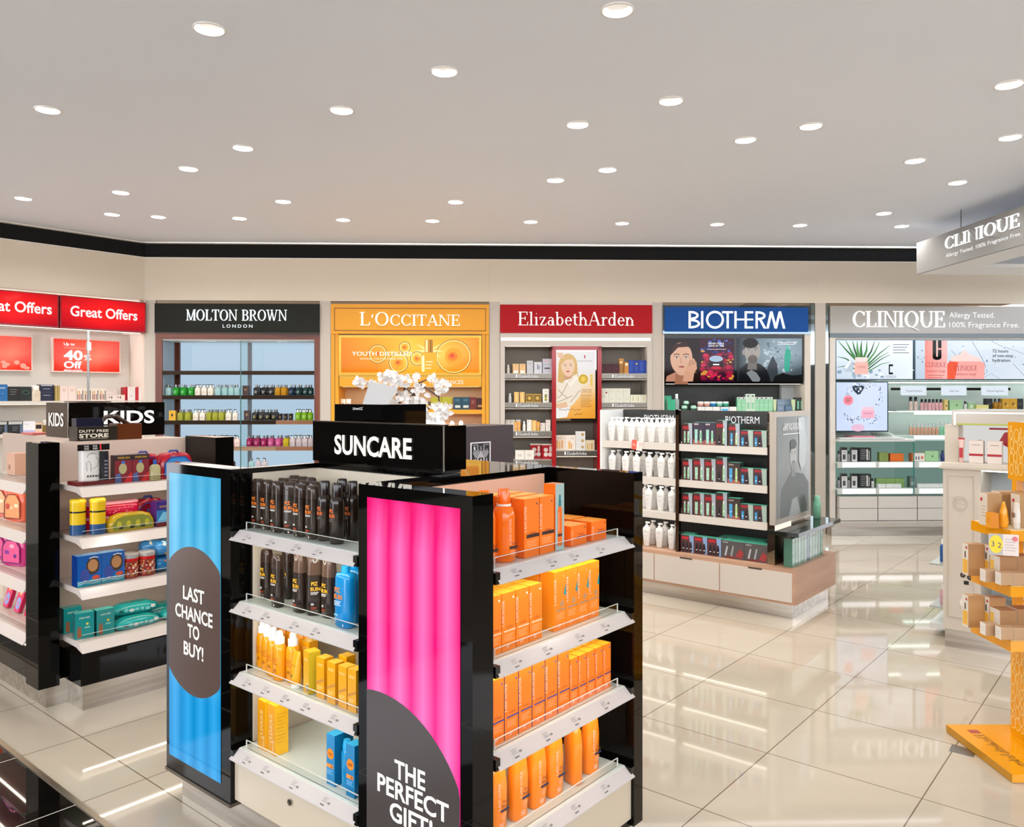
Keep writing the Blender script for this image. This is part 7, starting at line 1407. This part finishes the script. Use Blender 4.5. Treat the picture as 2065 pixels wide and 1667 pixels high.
b = MB().loft([(0, .016, .016, 2), (.02, .021, .019, 2), (.07, .017, .013, 2), (.10, .008, .004, 2.4)], 14, '#eda020', 'gloss'); b.lines(-.008, .008, .05, 3, .008, -.0195, '#a86a10', .0015); c = MB().loft([(.10, .008, .004, 2.4), (.106, .007, .003, 2.4)], 10, '#f0b040'); kind('v_cone', 'cream_tube', 'tube', [('body', b), ('tip', c)])
b = MB().loft([(.025, .014, .014, 2), (.06, .016, .012, 2.2), (.105, .017, .003, 2.6)], 14, '#e8e0d6', 'gloss'); b.rect(-.010, .010, .045, .065, -.0148, '#8a6a5a'); c = MB().loft([(0, .013, .013, 2), (.025, .013, .013, 2)], 14, '#d8cfc4'); kind('v_tube', 'cream_tube', 'tube', [('body', b), ('cap', c)])
bx('v_orange', .04, .03, .062, '#ee9a1c', '#d88410', [('l', -.3, .3, .6, 2, .2, '#8a4a10')])
wx = lambda px, Y: ('x', (px - CX) / FPX * Y)
T_ = 'of yellow tiered stand'; gY = 'creams on the yellow stand'
put(WORLD, YS[0] + .001, [('v_carton', wx(1997, 3.38), -3.38, 'cream carton with red dot', -90), ('v_carton', wx(2022, 3.44), -3.44, 'cream carton with red dot', -90), ('v_carton', wx(2050, 3.44), -3.44, 'cream carton with red dot', -90), ('v_orange', wx(2001, 3.31), -3.31, 'small orange box', -90), ('v_cone', wx(2028, 3.32), -3.32, 'yellow cone shaped tube', -90), ('v_tube', wx(2046, 3.29), -3.29, 'white tube standing on its cap', -90), ('v_carton', wx(2062, 3.34), -3.34, 'cream carton with red dot', -90)], 'on upper shelf ' + T_, gY)
for z, row in ((YS[1], 'middle'), (YS[2], 'lower')):
    put(WORLD, z + .001, [('v_tall', wx(1981, 3.44), -3.45, 'tall cream box with yellow panel', -90), ('v_tall', wx(2001, 3.38), -3.42, 'tall cream box with yellow panel', -90), ('v_small', wx(1994, 3.33), -3.33, 'small cream box', -90), ('v_box', wx(2029, 3.34), -3.36, 'cream box with yellow side', -90), ('v_box', wx(2064, 3.36), -3.38, 'cream box with yellow side', -90), ('v_small', wx(2030, 3.275), -3.275, 'small cream box', -90), ('v_small', wx(2051, 3.275), -3.275, 'small cream box', -90), ('v_small', wx(2071, 3.275), -3.275, 'small cream box', -90)], 'on %s shelf %s' % (row, T_), gY)
pc = MB(); pc.box(0, .105, -.003, 0, 0, .085, '#e6d8d0'); pc.rect(0, .05, 0, .085, -.0035, '#b9b4b0'); pc.ell(.026, .044, .024, .036, -.004, '#f2d436'); pc.text('3', .015, .034, -.0045, .022, '#3a4a78'); pc.text('2', .038, .030, -.0045, .022, '#3a4a78'); pc.lines(.056, .098, .066, 5, .011, -.004, '#a8a09c', .002); pc.ell(.092, .068, .010, .010, -.0045, '#e07880')
o = single('price_card', pc.rotz(-22), 'price card with a yellow circle clipped under the upper shelf of yellow stand', 'card', WORLD); o.matrix_world = Matrix.Translation((1.925, 3.232, .885))
# ================================================================== children's goods on the left island (plain generic pictures)
b = MB().loft([(0, .048, .048, 2), (.150, .048, .048, 2)], 24, '#ddd9d2', 'gloss')
for pts in ([(-.03, .05), (-.032, .09), (-.02, .10), (-.01, .08), (-.012, .05)], [(.0, .06), (.02, .075), (.026, .10), (.012, .12)], [(-.03, .12), (-.02, .135), (.0, .138), (.016, .13)]): b.stroke(pts, .002, -.0488, '#3a3a3c')
for k in range(5): b.rect(-.03 + k * .013, -.021 + k * .013, .02, .030, -.0485, '#4a4a4c')
bs_ = MB(); bs_.box(-.08, .10, -.06, .055, -.018, 0, '#6a1a1c', 'card'); hc = MB(); hc.box(-.075, .075, -.056, -.05, .152, .182, '#171214', 'gloss'); hc.rect(.028, .034, .154, .182, -.0568, '#e83028'); hc.text('STAR', -.035, .168, -.0568, .010, '#e8e4dc', width=.022); hc.text('WARS', -.035, .156, -.0568, .010, '#e8e4dc', width=.022); hc.text('STAR', .005, .168, -.0568, .010, '#e8e4dc', width=.022); hc.text('WARS', .005, .156, -.0568, .010, '#e8e4dc', width=.022)
tb = MB().loft([(0, .020, .020, 2), (.145, .020, .020, 2)], 16, '#24242a', 'gloss', .058, -.035); [tb.rect(.05, .066, .02 + k * .018, .03 + k * .018, -.0555, '#6a6a74') for k in range(5)]
kind('k_tub', 'toiletry_set', 'gift set', [('tub', b.shift(0, 0, .018)), ('tray', bs_.shift(0, 0, .018)), ('header_card', hc.shift(0, 0, .018)), ('tube', tb.shift(0, 0, .018))])
m = carton(.086, .05, .138, '#7a1420', '#3a1018'); m.rect(-.043, .043, .112, .138, m.y, '#241418'); m.text('SPIDER-MAN', 0, .12, m.y - .0005, .010, '#e8b030', width=.06); m.ell(-.004, .07, .020, .027, m.y - .0003, '#a9a070'); m.rect(-.010, .006, .095, .108, m.y - .0004, '#2a6ab8'); m.poly([(.0, .0), (.043, .0), (.043, .05), (.02, .03)], m.y - .0004, '#c81c28'); m.poly([(-.043, .0), (-.01, .0), (-.016, .05), (-.04, .04)], m.y - .0004, '#4a5a8a'); kind('k_red', 'toy_perfume_box', 'box', [('box', m)])
b = MB().loft([(0, .028, .017, 3), (.068, .028, .017, 3), (.078, .02, .012, 3), (.082, .009, .009, 2)], 14, '#d8cf9c', 'liquid'); c = MB().loft([(.082, .010, .010, 2), (.105, .010, .010, 2)], 12, '#2c5aa8', 'gloss'); kind('k_perf', 'perfume_bottle', 'bottle', [('body', b), ('cap', c)])
def toy_bag(key, w, h, d, c0, c1, c2, patt, name='toy_bag'):
    body = MB(); prof = [(0, .96), (.08, 1.0), (.6, 1.0), (.85, .9), (.97, .66), (1.0, .35)]
    body.loft([(z * h, w / 2 * k, d / 2 * (1 if z < .8 else .85), 4) for z, k in prof], 22, c0, 'gloss')
    pk = MB(); pts = [(-.38 * w, .1 * h), (.38 * w, .1 * h), (.38 * w, .62 * h), (.2 * w, .84 * h), (-.2 * w, .84 * h), (-.38 * w, .62 * h)]
    pk.poly(pts, -d / 2 - .002, c1, 'gloss'); pk.stroke(pts + pts[:1], .006, -d / 2 - .004, c2)
    r = random.Random(key)
    for q in patt: pk.ell(r.uniform(-.26, .26) * w, r.uniform(.2, .66) * h, r.uniform(.05, .12) * w, r.uniform(.05, .12) * h, -d / 2 - .003 - r.random() * .0005, q, n=12)
    hd = MB(); hd.tube([(-.14 * w, 0, h * .98), (-.10 * w, 0, h * 1.07), (.10 * w, 0, h * 1.07), (.14 * w, 0, h * .98)], .006, 6, c2, 'card')
    kind(key, name, 'bag', [('body', body), ('pocket', pk), ('handle', hd)])
toy_bag('k_spbag', .19, .135, .10, '#b0162a', '#3a86c8', '#243a86', ['#b81828', '#b81828', '#e8e8f0', '#1c3c88', '#c82030'])
toy_bag('k_spbag2', .17, .13, .09, '#b0162a', '#8a1424', '#243a86', ['#c02030', '#2c4c98'])
toy_bag('k_orange', .15, .175, .10, '#e0694c', '#e8a070', '#7a3a2c', ['#f0c090', '#c04a3a', '#f4d8b0'])
toy_bag('k_pinkbag', .17, .165, .12, '#c4307c', '#e05a8c', '#5a2468', ['#8a3090', '#f0a0b8', '#6a2a80'])
b = MB().loft([(0, .036, .036, 2), (.05, .036, .036, 2)], 22, '#2c5484', 'gloss'); c = MB().loft([(.05, .036, .036, 2), (.158, .036, .036, 2)], 22, '#ecc420', 'gloss'); l_ = MB().loft([(.158, .0375, .0375, 2), (.170, .0375, .0375, 2), (.176, .03, .03, 2)], 22, '#f0cc2c', 'gloss'); st = MB().loft([(.108, .0364, .0364, 2), (.116, .0364, .0364, 2)], 22, '#2a2620', 'gloss')
kind('k_can', 'toy_canister', 'canister', [('base', b), ('body', c), ('band', st), ('lid', l_)])
b = MB().loft([(0, .13, .055, 6), (.006, .135, .06, 6), (.052, .135, .06, 6), (.056, .128, .054, 6)], 24, '#d81844', 'gloss'); r = random.Random(4); [b.ell(r.uniform(-.11, .11), r.uniform(.01, .045), .004, .004, -.0605, '#f06a8a', n=6) for _ in range(24)]
c = MB().loft([(.056, .134, .059, 6), (.066, .134, .059, 6), (.070, .12, .05, 6)], 24, '#e89aa8', 'gloss'); kind('k_pinkcase', 'pencil_case', 'case', [('body', b), ('lid', c)])
b = MB().loft([(0, .115, .035, 5), (.005, .12, .038, 5), (.045, .118, .037, 4), (.075, .10, .034, 3), (.088, .06, .028, 3)], 24, '#c9a81a', 'gloss'); pn = MB(); pn.poly([(-.10, .008), (.10, .008), (.10, .04), (.08, .066), (.05, .076), (-.05, .076), (-.08, .066), (-.10, .04)], -.0392, '#8a9038', 'gloss'); r = random.Random(6); [pn.ell(-.07 + k * .047, .035, .012, .018, -.0396, '#c4b830', n=12) for k in range(4)]; [pn.ell(-.06 + k * .055, .018, .013, .007, -.0398, '#3a3c1c', n=10) for k in range(3)]; kind('k_yellowcase', 'pencil_case', 'case', [('body', b), ('window', pn)])
m = carton(.11, .07, .13, '#2c78b4', '#5a2a86', '#4a2880'); m.rect(-.055, .055, .085, .13, m.y, '#3a2480'); m.text('SPIDER-MAN', 0, .098, m.y - .0005, .012, '#e8b838', width=.08); m.rect(-.055, .055, .0, .02, m.y - .0004, '#7a1c24'); m.poly([(-.05, .03), (.04, .03), (.05, .07), (-.02, .075)], m.y - .0004, '#7ac4e0'); kind('k_purple', 'toy_box', 'box', [('box', m)])
m = carton(.112, .065, .15, '#1c62b4', '#123a86', '#7aa8d4', 'gloss'); m.ell(.016, .095, .032, .042, m.y, '#4a3428'); m.ell(.016, .098, .024, .030, m.y - .0004, '#c08a5a'); m.ell(-.022, .055, .022, .032, m.y - .0006, '#3a4e9c'); m.poly([(-.056, .0), (.056, .0), (.056, .02), (.02, .035), (-.02, .022), (-.056, .03)], m.y - .0005, '#2a9ab0'); [m.stroke([(-.055 + k * .0, .012 + k * .009), (-.02, .018 + k * .009), (.02, .010 + k * .009), (.055, .018 + k * .009)], .003, m.y - .0009, '#e4f0f4') for k in range(2)]; m.ell(.03, .038, .018, .010, m.y - .0010, '#d8502c'); m.stroke([(.0, .134), (.02, .139), (.042, .134)], .005, m.y - .0004, '#e8f4fa'); kind('k_bluebox', 'toy_box', 'box', [('box', m)])
b = MB().loft([(0, .042, .042, 2), (.088, .042, .042, 2)], 22, '#a8382c', 'gloss'); r = random.Random(8)
for _ in range(60):
    t_ = r.uniform(-2.9, -.3); z_ = r.uniform(.008, .08); q_ = r.uniform(.004, .008); cx_, cy_ = .0425 * cos(t_), .0425 * sin(t_); b.add([(cx_ - q_ * sin(t_) * -1, cy_ - q_ * cos(t_), z_), (cx_, cy_, z_ + q_), (cx_ - q_ * sin(t_), cy_ + q_ * cos(t_), z_), (cx_, cy_, z_ - q_)], [(0, 1, 2, 3)], r.choice(['#e8b060', '#5a1c1c', '#e0d8c8', '#3a3a44', '#d86a3a']))
c = MB().loft([(.088, .043, .043, 2), (.100, .043, .043, 2)], 22, '#d81c20', 'gloss'); d_ = MB().loft([(.100, .0435, .0435, 2), (.118, .0435, .0435, 2), (.124, .036, .036, 2)], 22, '#a8a4a0', 'gloss'); kind('k_tin', 'toy_tin', 'tin', [('body', b), ('band', c), ('lid', d_)])
def roll(key, c0, cols):
    b = MB().loft([(-.085, .020, .020, 2), (-.075, .036, .036, 2), (.075, .036, .036, 2), (.085, .020, .020, 2)], 18, c0, 'gloss'); r = random.Random(key)
    for _ in range(22):
        t_ = r.uniform(0, 6.28); z_ = r.uniform(-.06, .06); q_ = r.uniform(.007, .014); cx_, cy_ = .0368 * cos(t_), .0368 * sin(t_); b.add([(cx_ + q_ * sin(t_), cy_ - q_ * cos(t_), z_), (cx_, cy_, z_ + q_), (cx_ - q_ * sin(t_), cy_ + q_ * cos(t_), z_), (cx_, cy_, z_ - q_)], [(0, 1, 2, 3)], r.choice(cols))
    b.v = [(z * .8, y, .040 - x) for x, y, z in b.v]
    kind(key, 'pencil_case', 'case', [('case', b)])
roll('k_roll', '#3a8ac8', ['#e8a838', '#e8e0c8', '#c05a2c', '#1c5a9c', '#7ac8e8']); roll('k_roll2', '#1f74ac', ['#e8b858', '#9ad4ec', '#c86a34', '#163c74'])
m = carton(.085, .055, .125, '#1f8f8c', '#166a6c', '#54c4bc', 'gloss'); m.text('playmobil', 0, .098, m.y, .010, '#e8f4ee', width=.046); m.rect(-.033, -.014, .006, .042, m.y, '#9a5a34'); m.ell(-.0235, .050, .010, .010, m.y, '#8a6048', n=12); m.ell(.012, .070, .006, .006, m.y, '#e8d040', n=10); m.rect(.0, .024, .050, .056, m.y, '#8ac8c0'); kind('k_teal', 'toy_box', 'box', [('box', m)])
def pouch(key, seed):
    r = random.Random(seed); b = MB().loft([(0, .10, .045, 4), (.012, .125, .055, 4), (.035, .118, .05, 3), (.052, .07, .03, 3)], 20, '#1fa4a0', 'gloss')
    pn = MB()
    for k in range(7): pn.ell(-.08 + k * .027, r.uniform(.018, .030), r.uniform(.008, .014), r.uniform(.006, .010), -.0556 - r.random() * .0006, r.choice(['#c02c3c', '#2c44a4', '#3c9c44', '#e4e4e0', '#7ad0d0', '#18605c']), n=10)
    kind(key, 'toy_pouch', 'pouch', [('pouch', b), ('picture', pn)])
pouch('k_pouch', 3); pouch('k_pouch2', 11)
T_ = 'on left island'
put(K2, KZ[0], [('k_tub', 166, -.115, 'white tub set with black header card'), ('k_red', 209, -.085, 'dark red toy perfume box'), ('k_red', 242, -.085, 'dark red toy perfume box'), ('k_perf', 250, -.057, 'small clear perfume bottle', 0), ('k_spbag2', 288, -.21, 'red toy bag'), ('k_spbag', 318, -.105, 'red and blue toy bag')], 'on top shelf of left island')
put(K2, KZ[1], [('k_can', 134, -.14, 'yellow and blue canister'), ('k_can', 158, -.095, 'yellow and blue canister'), ('k_pinkcase', 222, -.215, 'pink pencil case', 0, .072), ('k_pinkcase', 222, -.215, 'lower pink pencil case', 0, 0), ('k_yellowcase', 226, -.095, 'yellow pencil case'), ('k_spbag2', 296, -.26, 'red toy bag'), ('k_purple', 324, -.09, 'purple and blue toy box')], 'on second shelf of left island')
put(K2, KZ[2], [('k_bluebox', 156, -.085, 'blue toy box'), ('k_bluebox', 197, -.085, 'blue toy box'), ('k_tin', 233, -.095, 'red round tin with grey lid'), ('k_tin', 260, -.095, 'red round tin with grey lid'), ('k_roll', 308, -.19, 'blue picture pencil case', 2, .081), ('k_roll', 318, -.10, 'blue picture pencil case', -2, .081), ('k_roll2', 308, -.19, 'lower blue pencil case', 0), ('k_roll2', 320, -.10, 'lower blue pencil case', 2)], 'on third shelf of left island')
put(K2, KZ[3], [('k_teal', 140, -.10, 'teal toy box', -10), ('k_teal', 176, -.09, 'teal toy box'), ('k_teal', 142, -.25, 'rear teal toy box'), ('k_pouch', 236, -.11, 'teal picture pouch', 4), ('k_pouch2', 303, -.11, 'teal picture pouch', -4), ('k_pouch2', 240, -.255, 'teal picture pouch', -5), ('k_pouch', 304, -.25, 'teal picture pouch', 6), ('k_pouch', 268, -.18, 'topmost teal picture pouch', -4, .055)], 'on bottom shelf of left island')
KL = along_v(1.50); LIMS[id(KL)] = (-5.3, -4.412)
put(KL, KZ[1], [('k_orange', 8, -.16, 'orange striped school bag', 30), ('k_orange', 42, -.15, 'orange striped school bag', 20)], 'behind the black corner post of left island')
put(KL, KZ[2], [('k_pinkbag', 4, -.17, 'pink and purple school bag', 20), ('k_pinkbag', 43, -.16, 'pink and purple school bag', 20)], 'behind the black corner post of left island')
sl = MB(); sl.poly([(-.035, 0), (.035, 0), (.042, .08), (.036, .15), (.0, .17), (-.036, .15), (-.042, .08)], 0, '#d8245c', 'gloss'); sl.poly([(-.035, 0), (.035, 0), (.042, .08), (.036, .15), (.0, .17), (-.036, .15), (-.042, .08)], .02, '#d8245c', 'gloss')
pts = [(-.035, 0), (.035, 0), (.042, .08), (.036, .15), (.0, .17), (-.036, .15), (-.042, .08)]
sl.add([(x, y, z) for y in (0, .02) for x, z in pts], [(k, (k + 1) % 7, 7 + (k + 1) % 7, 7 + k) for k in range(7)], '#b81c4c', 'gloss'); sl.ell(0, .045, .030, .034, -.001, '#8a9ad0', n=16); sl.ell(0, .045, .010, .012, -.002, '#d86a7c', n=12); sl.rect(-.014, .014, .09, .14, -.001, '#e8a050')
kind('k_slip', 'toy_pouch', 'pouch', [('pouch', sl)])
for k, px in enumerate((10, 32, 53)): place('k_slip', KL, KL.x(px, -.12), -.12, KZ[3] + .006, 'pink pouch with a grey disc, %s from left on bottom shelf behind the corner post' % ORD[k + 1], None, 0, (-16, 'X'))
b = MB(); b.box(-.06, .06, -.04, .04, 0, .12, '#d8a88c', 'card'); b.text('i8', -.02, .03, -.0405, .03, '#5a3a2c', width=.03); kind('k_pinkbox', 'toy_box', 'box', [('box', b)])
place('k_pinkbox', KL, KL.x(38, -.16), -.16, KZ[0], 'salmon pink box on the top shelf behind the black corner post')
# things on top of it
KH = along_v(1.70)
t = Thing('shopping_basket', 'dark shop basket lettered DUTY FREE STORE in front of the black sign box', 'basket', K2, 1.86, -.52, KT)
bx0 = K2.x(155, -.40); bx1 = K2.x(236, -.40); h_ = .075
mb = MB(); mb.box(bx0, bx1, .395, .50, KT + .001, KT + h_, '#2c261e', 'panel'); mb.box(bx0 + .34, bx1, .394, .50, KT + .001, KT + h_ + .012, '#5a2c12', 'panel'); t.part('body', mb)
mb = MB(); cx_ = (bx0 + bx1) / 2 - .02; mb.text('DUTY FREE', cx_, KT + .046, .3925, .014, '#d8d0bc', width=.15, bold=.02); mb.text('STORE', cx_, KT + .018, .3925, .021, '#e0d8c4', width=.15, bold=.03); mb.lines(cx_ - .07, cx_ + .07, KT + .013, 1, .01, .3925, '#8a8474', .003); t.part('lettering', mb)
mb = MB(); mb.box(bx0 + .005, bx0 + .14, .42, .48, KT + h_, KT + h_ + .045, '#12122a', 'gloss'); mb.tube([(bx0 + .12, .45, KT + h_), (bx0 + .17, .45, KT + .125), (bx0 + .22, .45, KT + .13), (bx0 + .30, .45, KT + .075)], .012, 8, '#3a2a1c', 'gloss'); t.part('handle', mb)
rx = kh.x(179, -.22)
t = Thing('sign_pole', 'clear upright sign pole standing on the black sign box of the left island', 'pole', kh, rx, -.22, 1.486)
mb = MB(); mb.box(rx - .10, rx + .12, .12, .30, 1.4862, 1.492, '#3a2420', 'gloss'); t.part('foot', mb)
mb = MB(); mb.box(rx - .007, rx + .007, .213, .225, 1.492, 1.92, '#c8cac8', 'acrylic'); mb.box(rx - .0075, rx - .005, .2125, .2255, 1.492, 1.92, '#a9a9a6', 'metal'); t.part('rod', mb)
mb = MB(); mb.box(rx - .010, rx + .010, .208, .23, 1.80, 1.85, '#d0d0cc', 'metal'); t.part('clip', mb)
m = MB(); m.box(-.09, .09, -.05, .05, 0, .012, '#d07068', 'card'); kind('k_flat', 'flat_package', 'package', [('package', m)])
place('k_flat', KL, KL.x(72, -.40), -.40, KT, 'flat salmon package lying on top of the left island')
m = MB().loft([(-.035, .009, .009, 2), (.035, .009, .009, 2)], 12, '#c81838', 'gloss'); m.v = [(z, y, .009 - x) for x, y, z in m.v]; kind('k_red_tube', 'lip_balm', 'tube', [('tube', m)])
place('k_red_tube', K2, K2.x(243, -.42), -.42, KT, 'small red tube lying beside the dark shop basket', None, 5)

# ================================================================== counter with the bath-goods name and blossom branches, behind the foreground island
RT = along_u(-3.07)
ra, rb = RT.x(762), RT.x(1035)
t = Thing('display_counter', 'dark purple counter with a black and white emblem behind the foreground island', 'display stand', RT, (ra + rb) / 2, -.2, 0)
CT = RT.z(1035, 856)
mb = MB(); mb.box(ra, rb, 0, .36, 0, CT, '#3a2c30', 'card'); t.part('body', mb)
mb = MB(); e0, e1 = RT.x(948), RT.x(989); z1 = RT.z(968, 891); z0 = z1 - .21
mb.rect(e0, e1, z0, z1, -.002, '#e8e4ea'); w = e1 - e0; h = z1 - z0; mb.rect(e0 + .06 * w, e1 - .06 * w, z0 + .03 * h, z1 - .03 * h, -.003, '#121018')
q = lambda u, v: (e0 + u * w, z0 + v * h)
for k in range(-3, 4):
    d_ = k * .07
    mb.stroke([q(.12 + max(d_, 0), .06 + max(-d_, 0)), q(.88 + min(d_, 0), .94 + min(-d_, 0))], .003, -.0035, '#e8e4ea'); mb.stroke([q(.12 + max(d_, 0), .94 - max(-d_, 0)), q(.88 + min(d_, 0), .06 - min(-d_, 0))], .003, -.0037, '#e8e4ea')
for c_, u, v in zip('RITUALSTX', (.2, .5, .8, .2, .5, .8, .2, .5, .8), (.80, .80, .80, .47, .47, .47, .13, .13, .13)): mb.rect(*[q(u - .11, 0)[0], q(u + .11, 0)[0]], q(0, v - .03)[1], q(0, v + .11)[1], -.0040, '#121018'); mb.text(c_ if c_ not in 'TX' else '.', *q(u, v - .01), -.0045, .020, '#f0ecf2', bold=.03)
t.part('emblem', mb)
mb = MB(); mb.text('RITUALS', RT.x(838, -.03), CT + .001, .03, .085, '#ffffff', 'e1.4', bold=.03, width=RT.x(881, -.03) - RT.x(768, -.03), ext=.15)
for px in (891, 909, 927): mb.ell(RT.x(px, -.03), CT + .017, .018, .018, .02, '#ffffff', 'e1.4', 16)
lt = t.part('lettering', mb, label='white lit lettering')
PY = 4.20                                             # blossom branches stand on this counter
pt = lambda px, py, Y=PY: Vector(((px - CX) / FPX * Y, Y, EYE + (HY - py) * Y / FPX))
base = RT.pos(3.0, -.18, CT)
bw = Frame(0, 0, 1, 0)
t = Thing('blossom_branches', 'white artificial blossom branches in a low pot behind the black till', 'flowers', bw, base.x, -base.y, CT)
mb = MB().loft([(CT + .001, .04, .04, 2), (CT + .06, .05, .05, 2), (CT + .063, .042, .042, 2)], 16, '#2a2226', 'gloss', base.x, base.y); t.part('pot', mb)
def branch(pts, clus, seed):
    r = random.Random(seed); P = [pt(x, y, PY + .04 * math.sin(i)) for i, (x, y) in enumerate(pts)]
    P = [Vector((base.x + r.uniform(-.01, .01), base.y, CT + .05))] + P
    mb = MB(); mb.tube([tuple(p) for p in P], [.006] * (len(P) - 1) + [.002], 6, '#5a3c2a', 'card'); st = t.part('branch', mb)
    mb = MB()
    for cx_, cy_, n_, s_ in clus:
        c0 = pt(cx_, cy_)
        for _ in range(n_):
            p = c0 + Vector((r.gauss(0, s_), r.gauss(0, s_ * .7), r.gauss(0, s_ * .75))); a = r.uniform(0, 6.28); tl = Vector((r.uniform(-.7, .7), -1, r.uniform(-.4, .9))).normalized()
            e1_ = tl.cross(Vector((0, 0, 1))).normalized(); e2_ = e1_.cross(tl)
            for k in range(5):
                t_ = a + k * 1.2566; d1 = e1_ * cos(t_) + e2_ * sin(t_); d2 = e1_ * -sin(t_) + e2_ * cos(t_); R_ = r.uniform(.013, .019)
                v = [p, p + d1 * R_ * .6 + d2 * R_ * .42 + tl * .003, p + d1 * R_ + tl * .005, p + d1 * R_ * .6 - d2 * R_ * .42 + tl * .003]
                mb.add([tuple(x) for x in v], [(0, 1, 2, 3)], r.choice(['#f2ece6', '#ece4de', '#f6f2ee']), 'matt')
    t.part('blossom', mb, st)
branch([(790, 830), (770, 795), (750, 765)], [(726, 770, 16, .022), (775, 758, 14, .022), (790, 752, 12, .02), (760, 785, 10, .02)], 1)
branch([(805, 810), (790, 770), (786, 750)], [(800, 770, 16, .02), (785, 790, 14, .024), (812, 762, 10, .016), (790, 812, 12, .03)], 2)
branch([(830, 800), (845, 772), (868, 762)], [(832, 762, 10, .016), (868, 764, 12, .016), (842, 785, 22, .026), (880, 775, 6, .012)], 3)
branch([(850, 775), (885, 800), (886, 825)], [(897, 778, 14, .02), (886, 790, 8, .014), (888, 822, 18, .022), (894, 832, 12, .018)], 4)
branch([(815, 780), (835, 795), (848, 815)], [(826, 812, 16, .022), (848, 808, 10, .016), (856, 835, 18, .022), (812, 800, 12, .02), (865, 842, 8, .016)], 5)
cd = Thing('paper_sheet', 'tilted white board standing among the blossom branches', 'board', bw, pt(752, 820, 4.12).x, -4.12, CT)
A_, B_, C_, D_ = pt(746, 768, 4.12), pt(803, 781, 4.12), pt(780, 822, 4.12), pt(729, 820, 4.12)
mb = MB(); n_ = Vector((0, .012, 0)); vs = [A_, B_, C_, D_] + [p + n_ for p in (A_, B_, C_, D_)]; mb.add([tuple(p) for p in vs], [(0, 1, 2, 3), (4, 5, 6, 7), (0, 1, 5, 4), (1, 2, 6, 5), (2, 3, 7, 6), (3, 0, 4, 7)], '#d0cecc'); cd.part('board', mb)
mb = MB(); mb.tube([(pt(766, 822, 4.12).x, 4.14, CT + .001), (pt(766, 822, 4.12).x, 4.14, CT + .10)], .02, 8, '#2a2a2a', 'gloss'); cd.part('stand', mb)
# black till on the island behind the sign
TL = along_v(2.02); ta, tb_ = TL.x(675), TL.x(771)
t = Thing('till_box', 'black glossy till box standing behind the long black sign', 'till', TL, (ta + tb_) / 2, -.1, HT)
mb = MB(); mb.box(ta, tb_, 0, .23, HT + .001, 1.492, '#0a090a', 'piano'); mb.rect(ta + .004, ta + (tb_ - ta) * .35, HT + .10, HT + .148, -.001, '#7a8226', 'gloss'); mb.rect(ta + (tb_ - ta) * .76, tb_ - .004, HT + .11, HT + .152, -.001, '#8a1420', 'gloss'); mb.rect(ta + (tb_ - ta) * .4, ta + (tb_ - ta) * .7, HT + .09, HT + .145, -.001, '#4a4846', 'gloss'); t.part('housing', mb)  # green, red and grey patches are reflections painted on the gloss front
mb = MB(); c_ = (ta + tb_) / 2; mb.stroke([(c_ - .03 + k * .005, 1.470 + (.006 if k % 2 else 0)) for k in range(13)], .0025, -.0012, '#f0eeea'); mb.stroke([(c_ - .03, 1.478), (c_ + .0, 1.476), (c_ + .032, 1.481)], .0015, -.0012, '#f0eeea'); t.part('mark', mb)  # squiggle drawn in for upside-down text mirrored in the black gloss
# steel cover plate in the floor
fp = MB(); pl = [(1920, 1501), (1968, 1516), (1962.5, 1526.7), (1914, 1514)]; v = []
for px, py in pl:
    Y = EYE * FPX / (py - HY); v.append(((px - CX) / FPX * Y, Y))
fp.add([(x, y, z) for z in (.0, .003) for x, y in v], [(4, 5, 6, 7)] + [(k, (k + 1) % 4, 4 + (k + 1) % 4, 4 + k) for k in range(4)], '#8c8c8a', 'steel')
o = link('floor_plate', fp.mesh('floor_plate', (v[0][0], v[0][1], 0)), None, Matrix.Translation((v[0][0], v[0][1], 0))); tag(o, 'small grey steel plate in the floor beside the yellow base', 'plate')
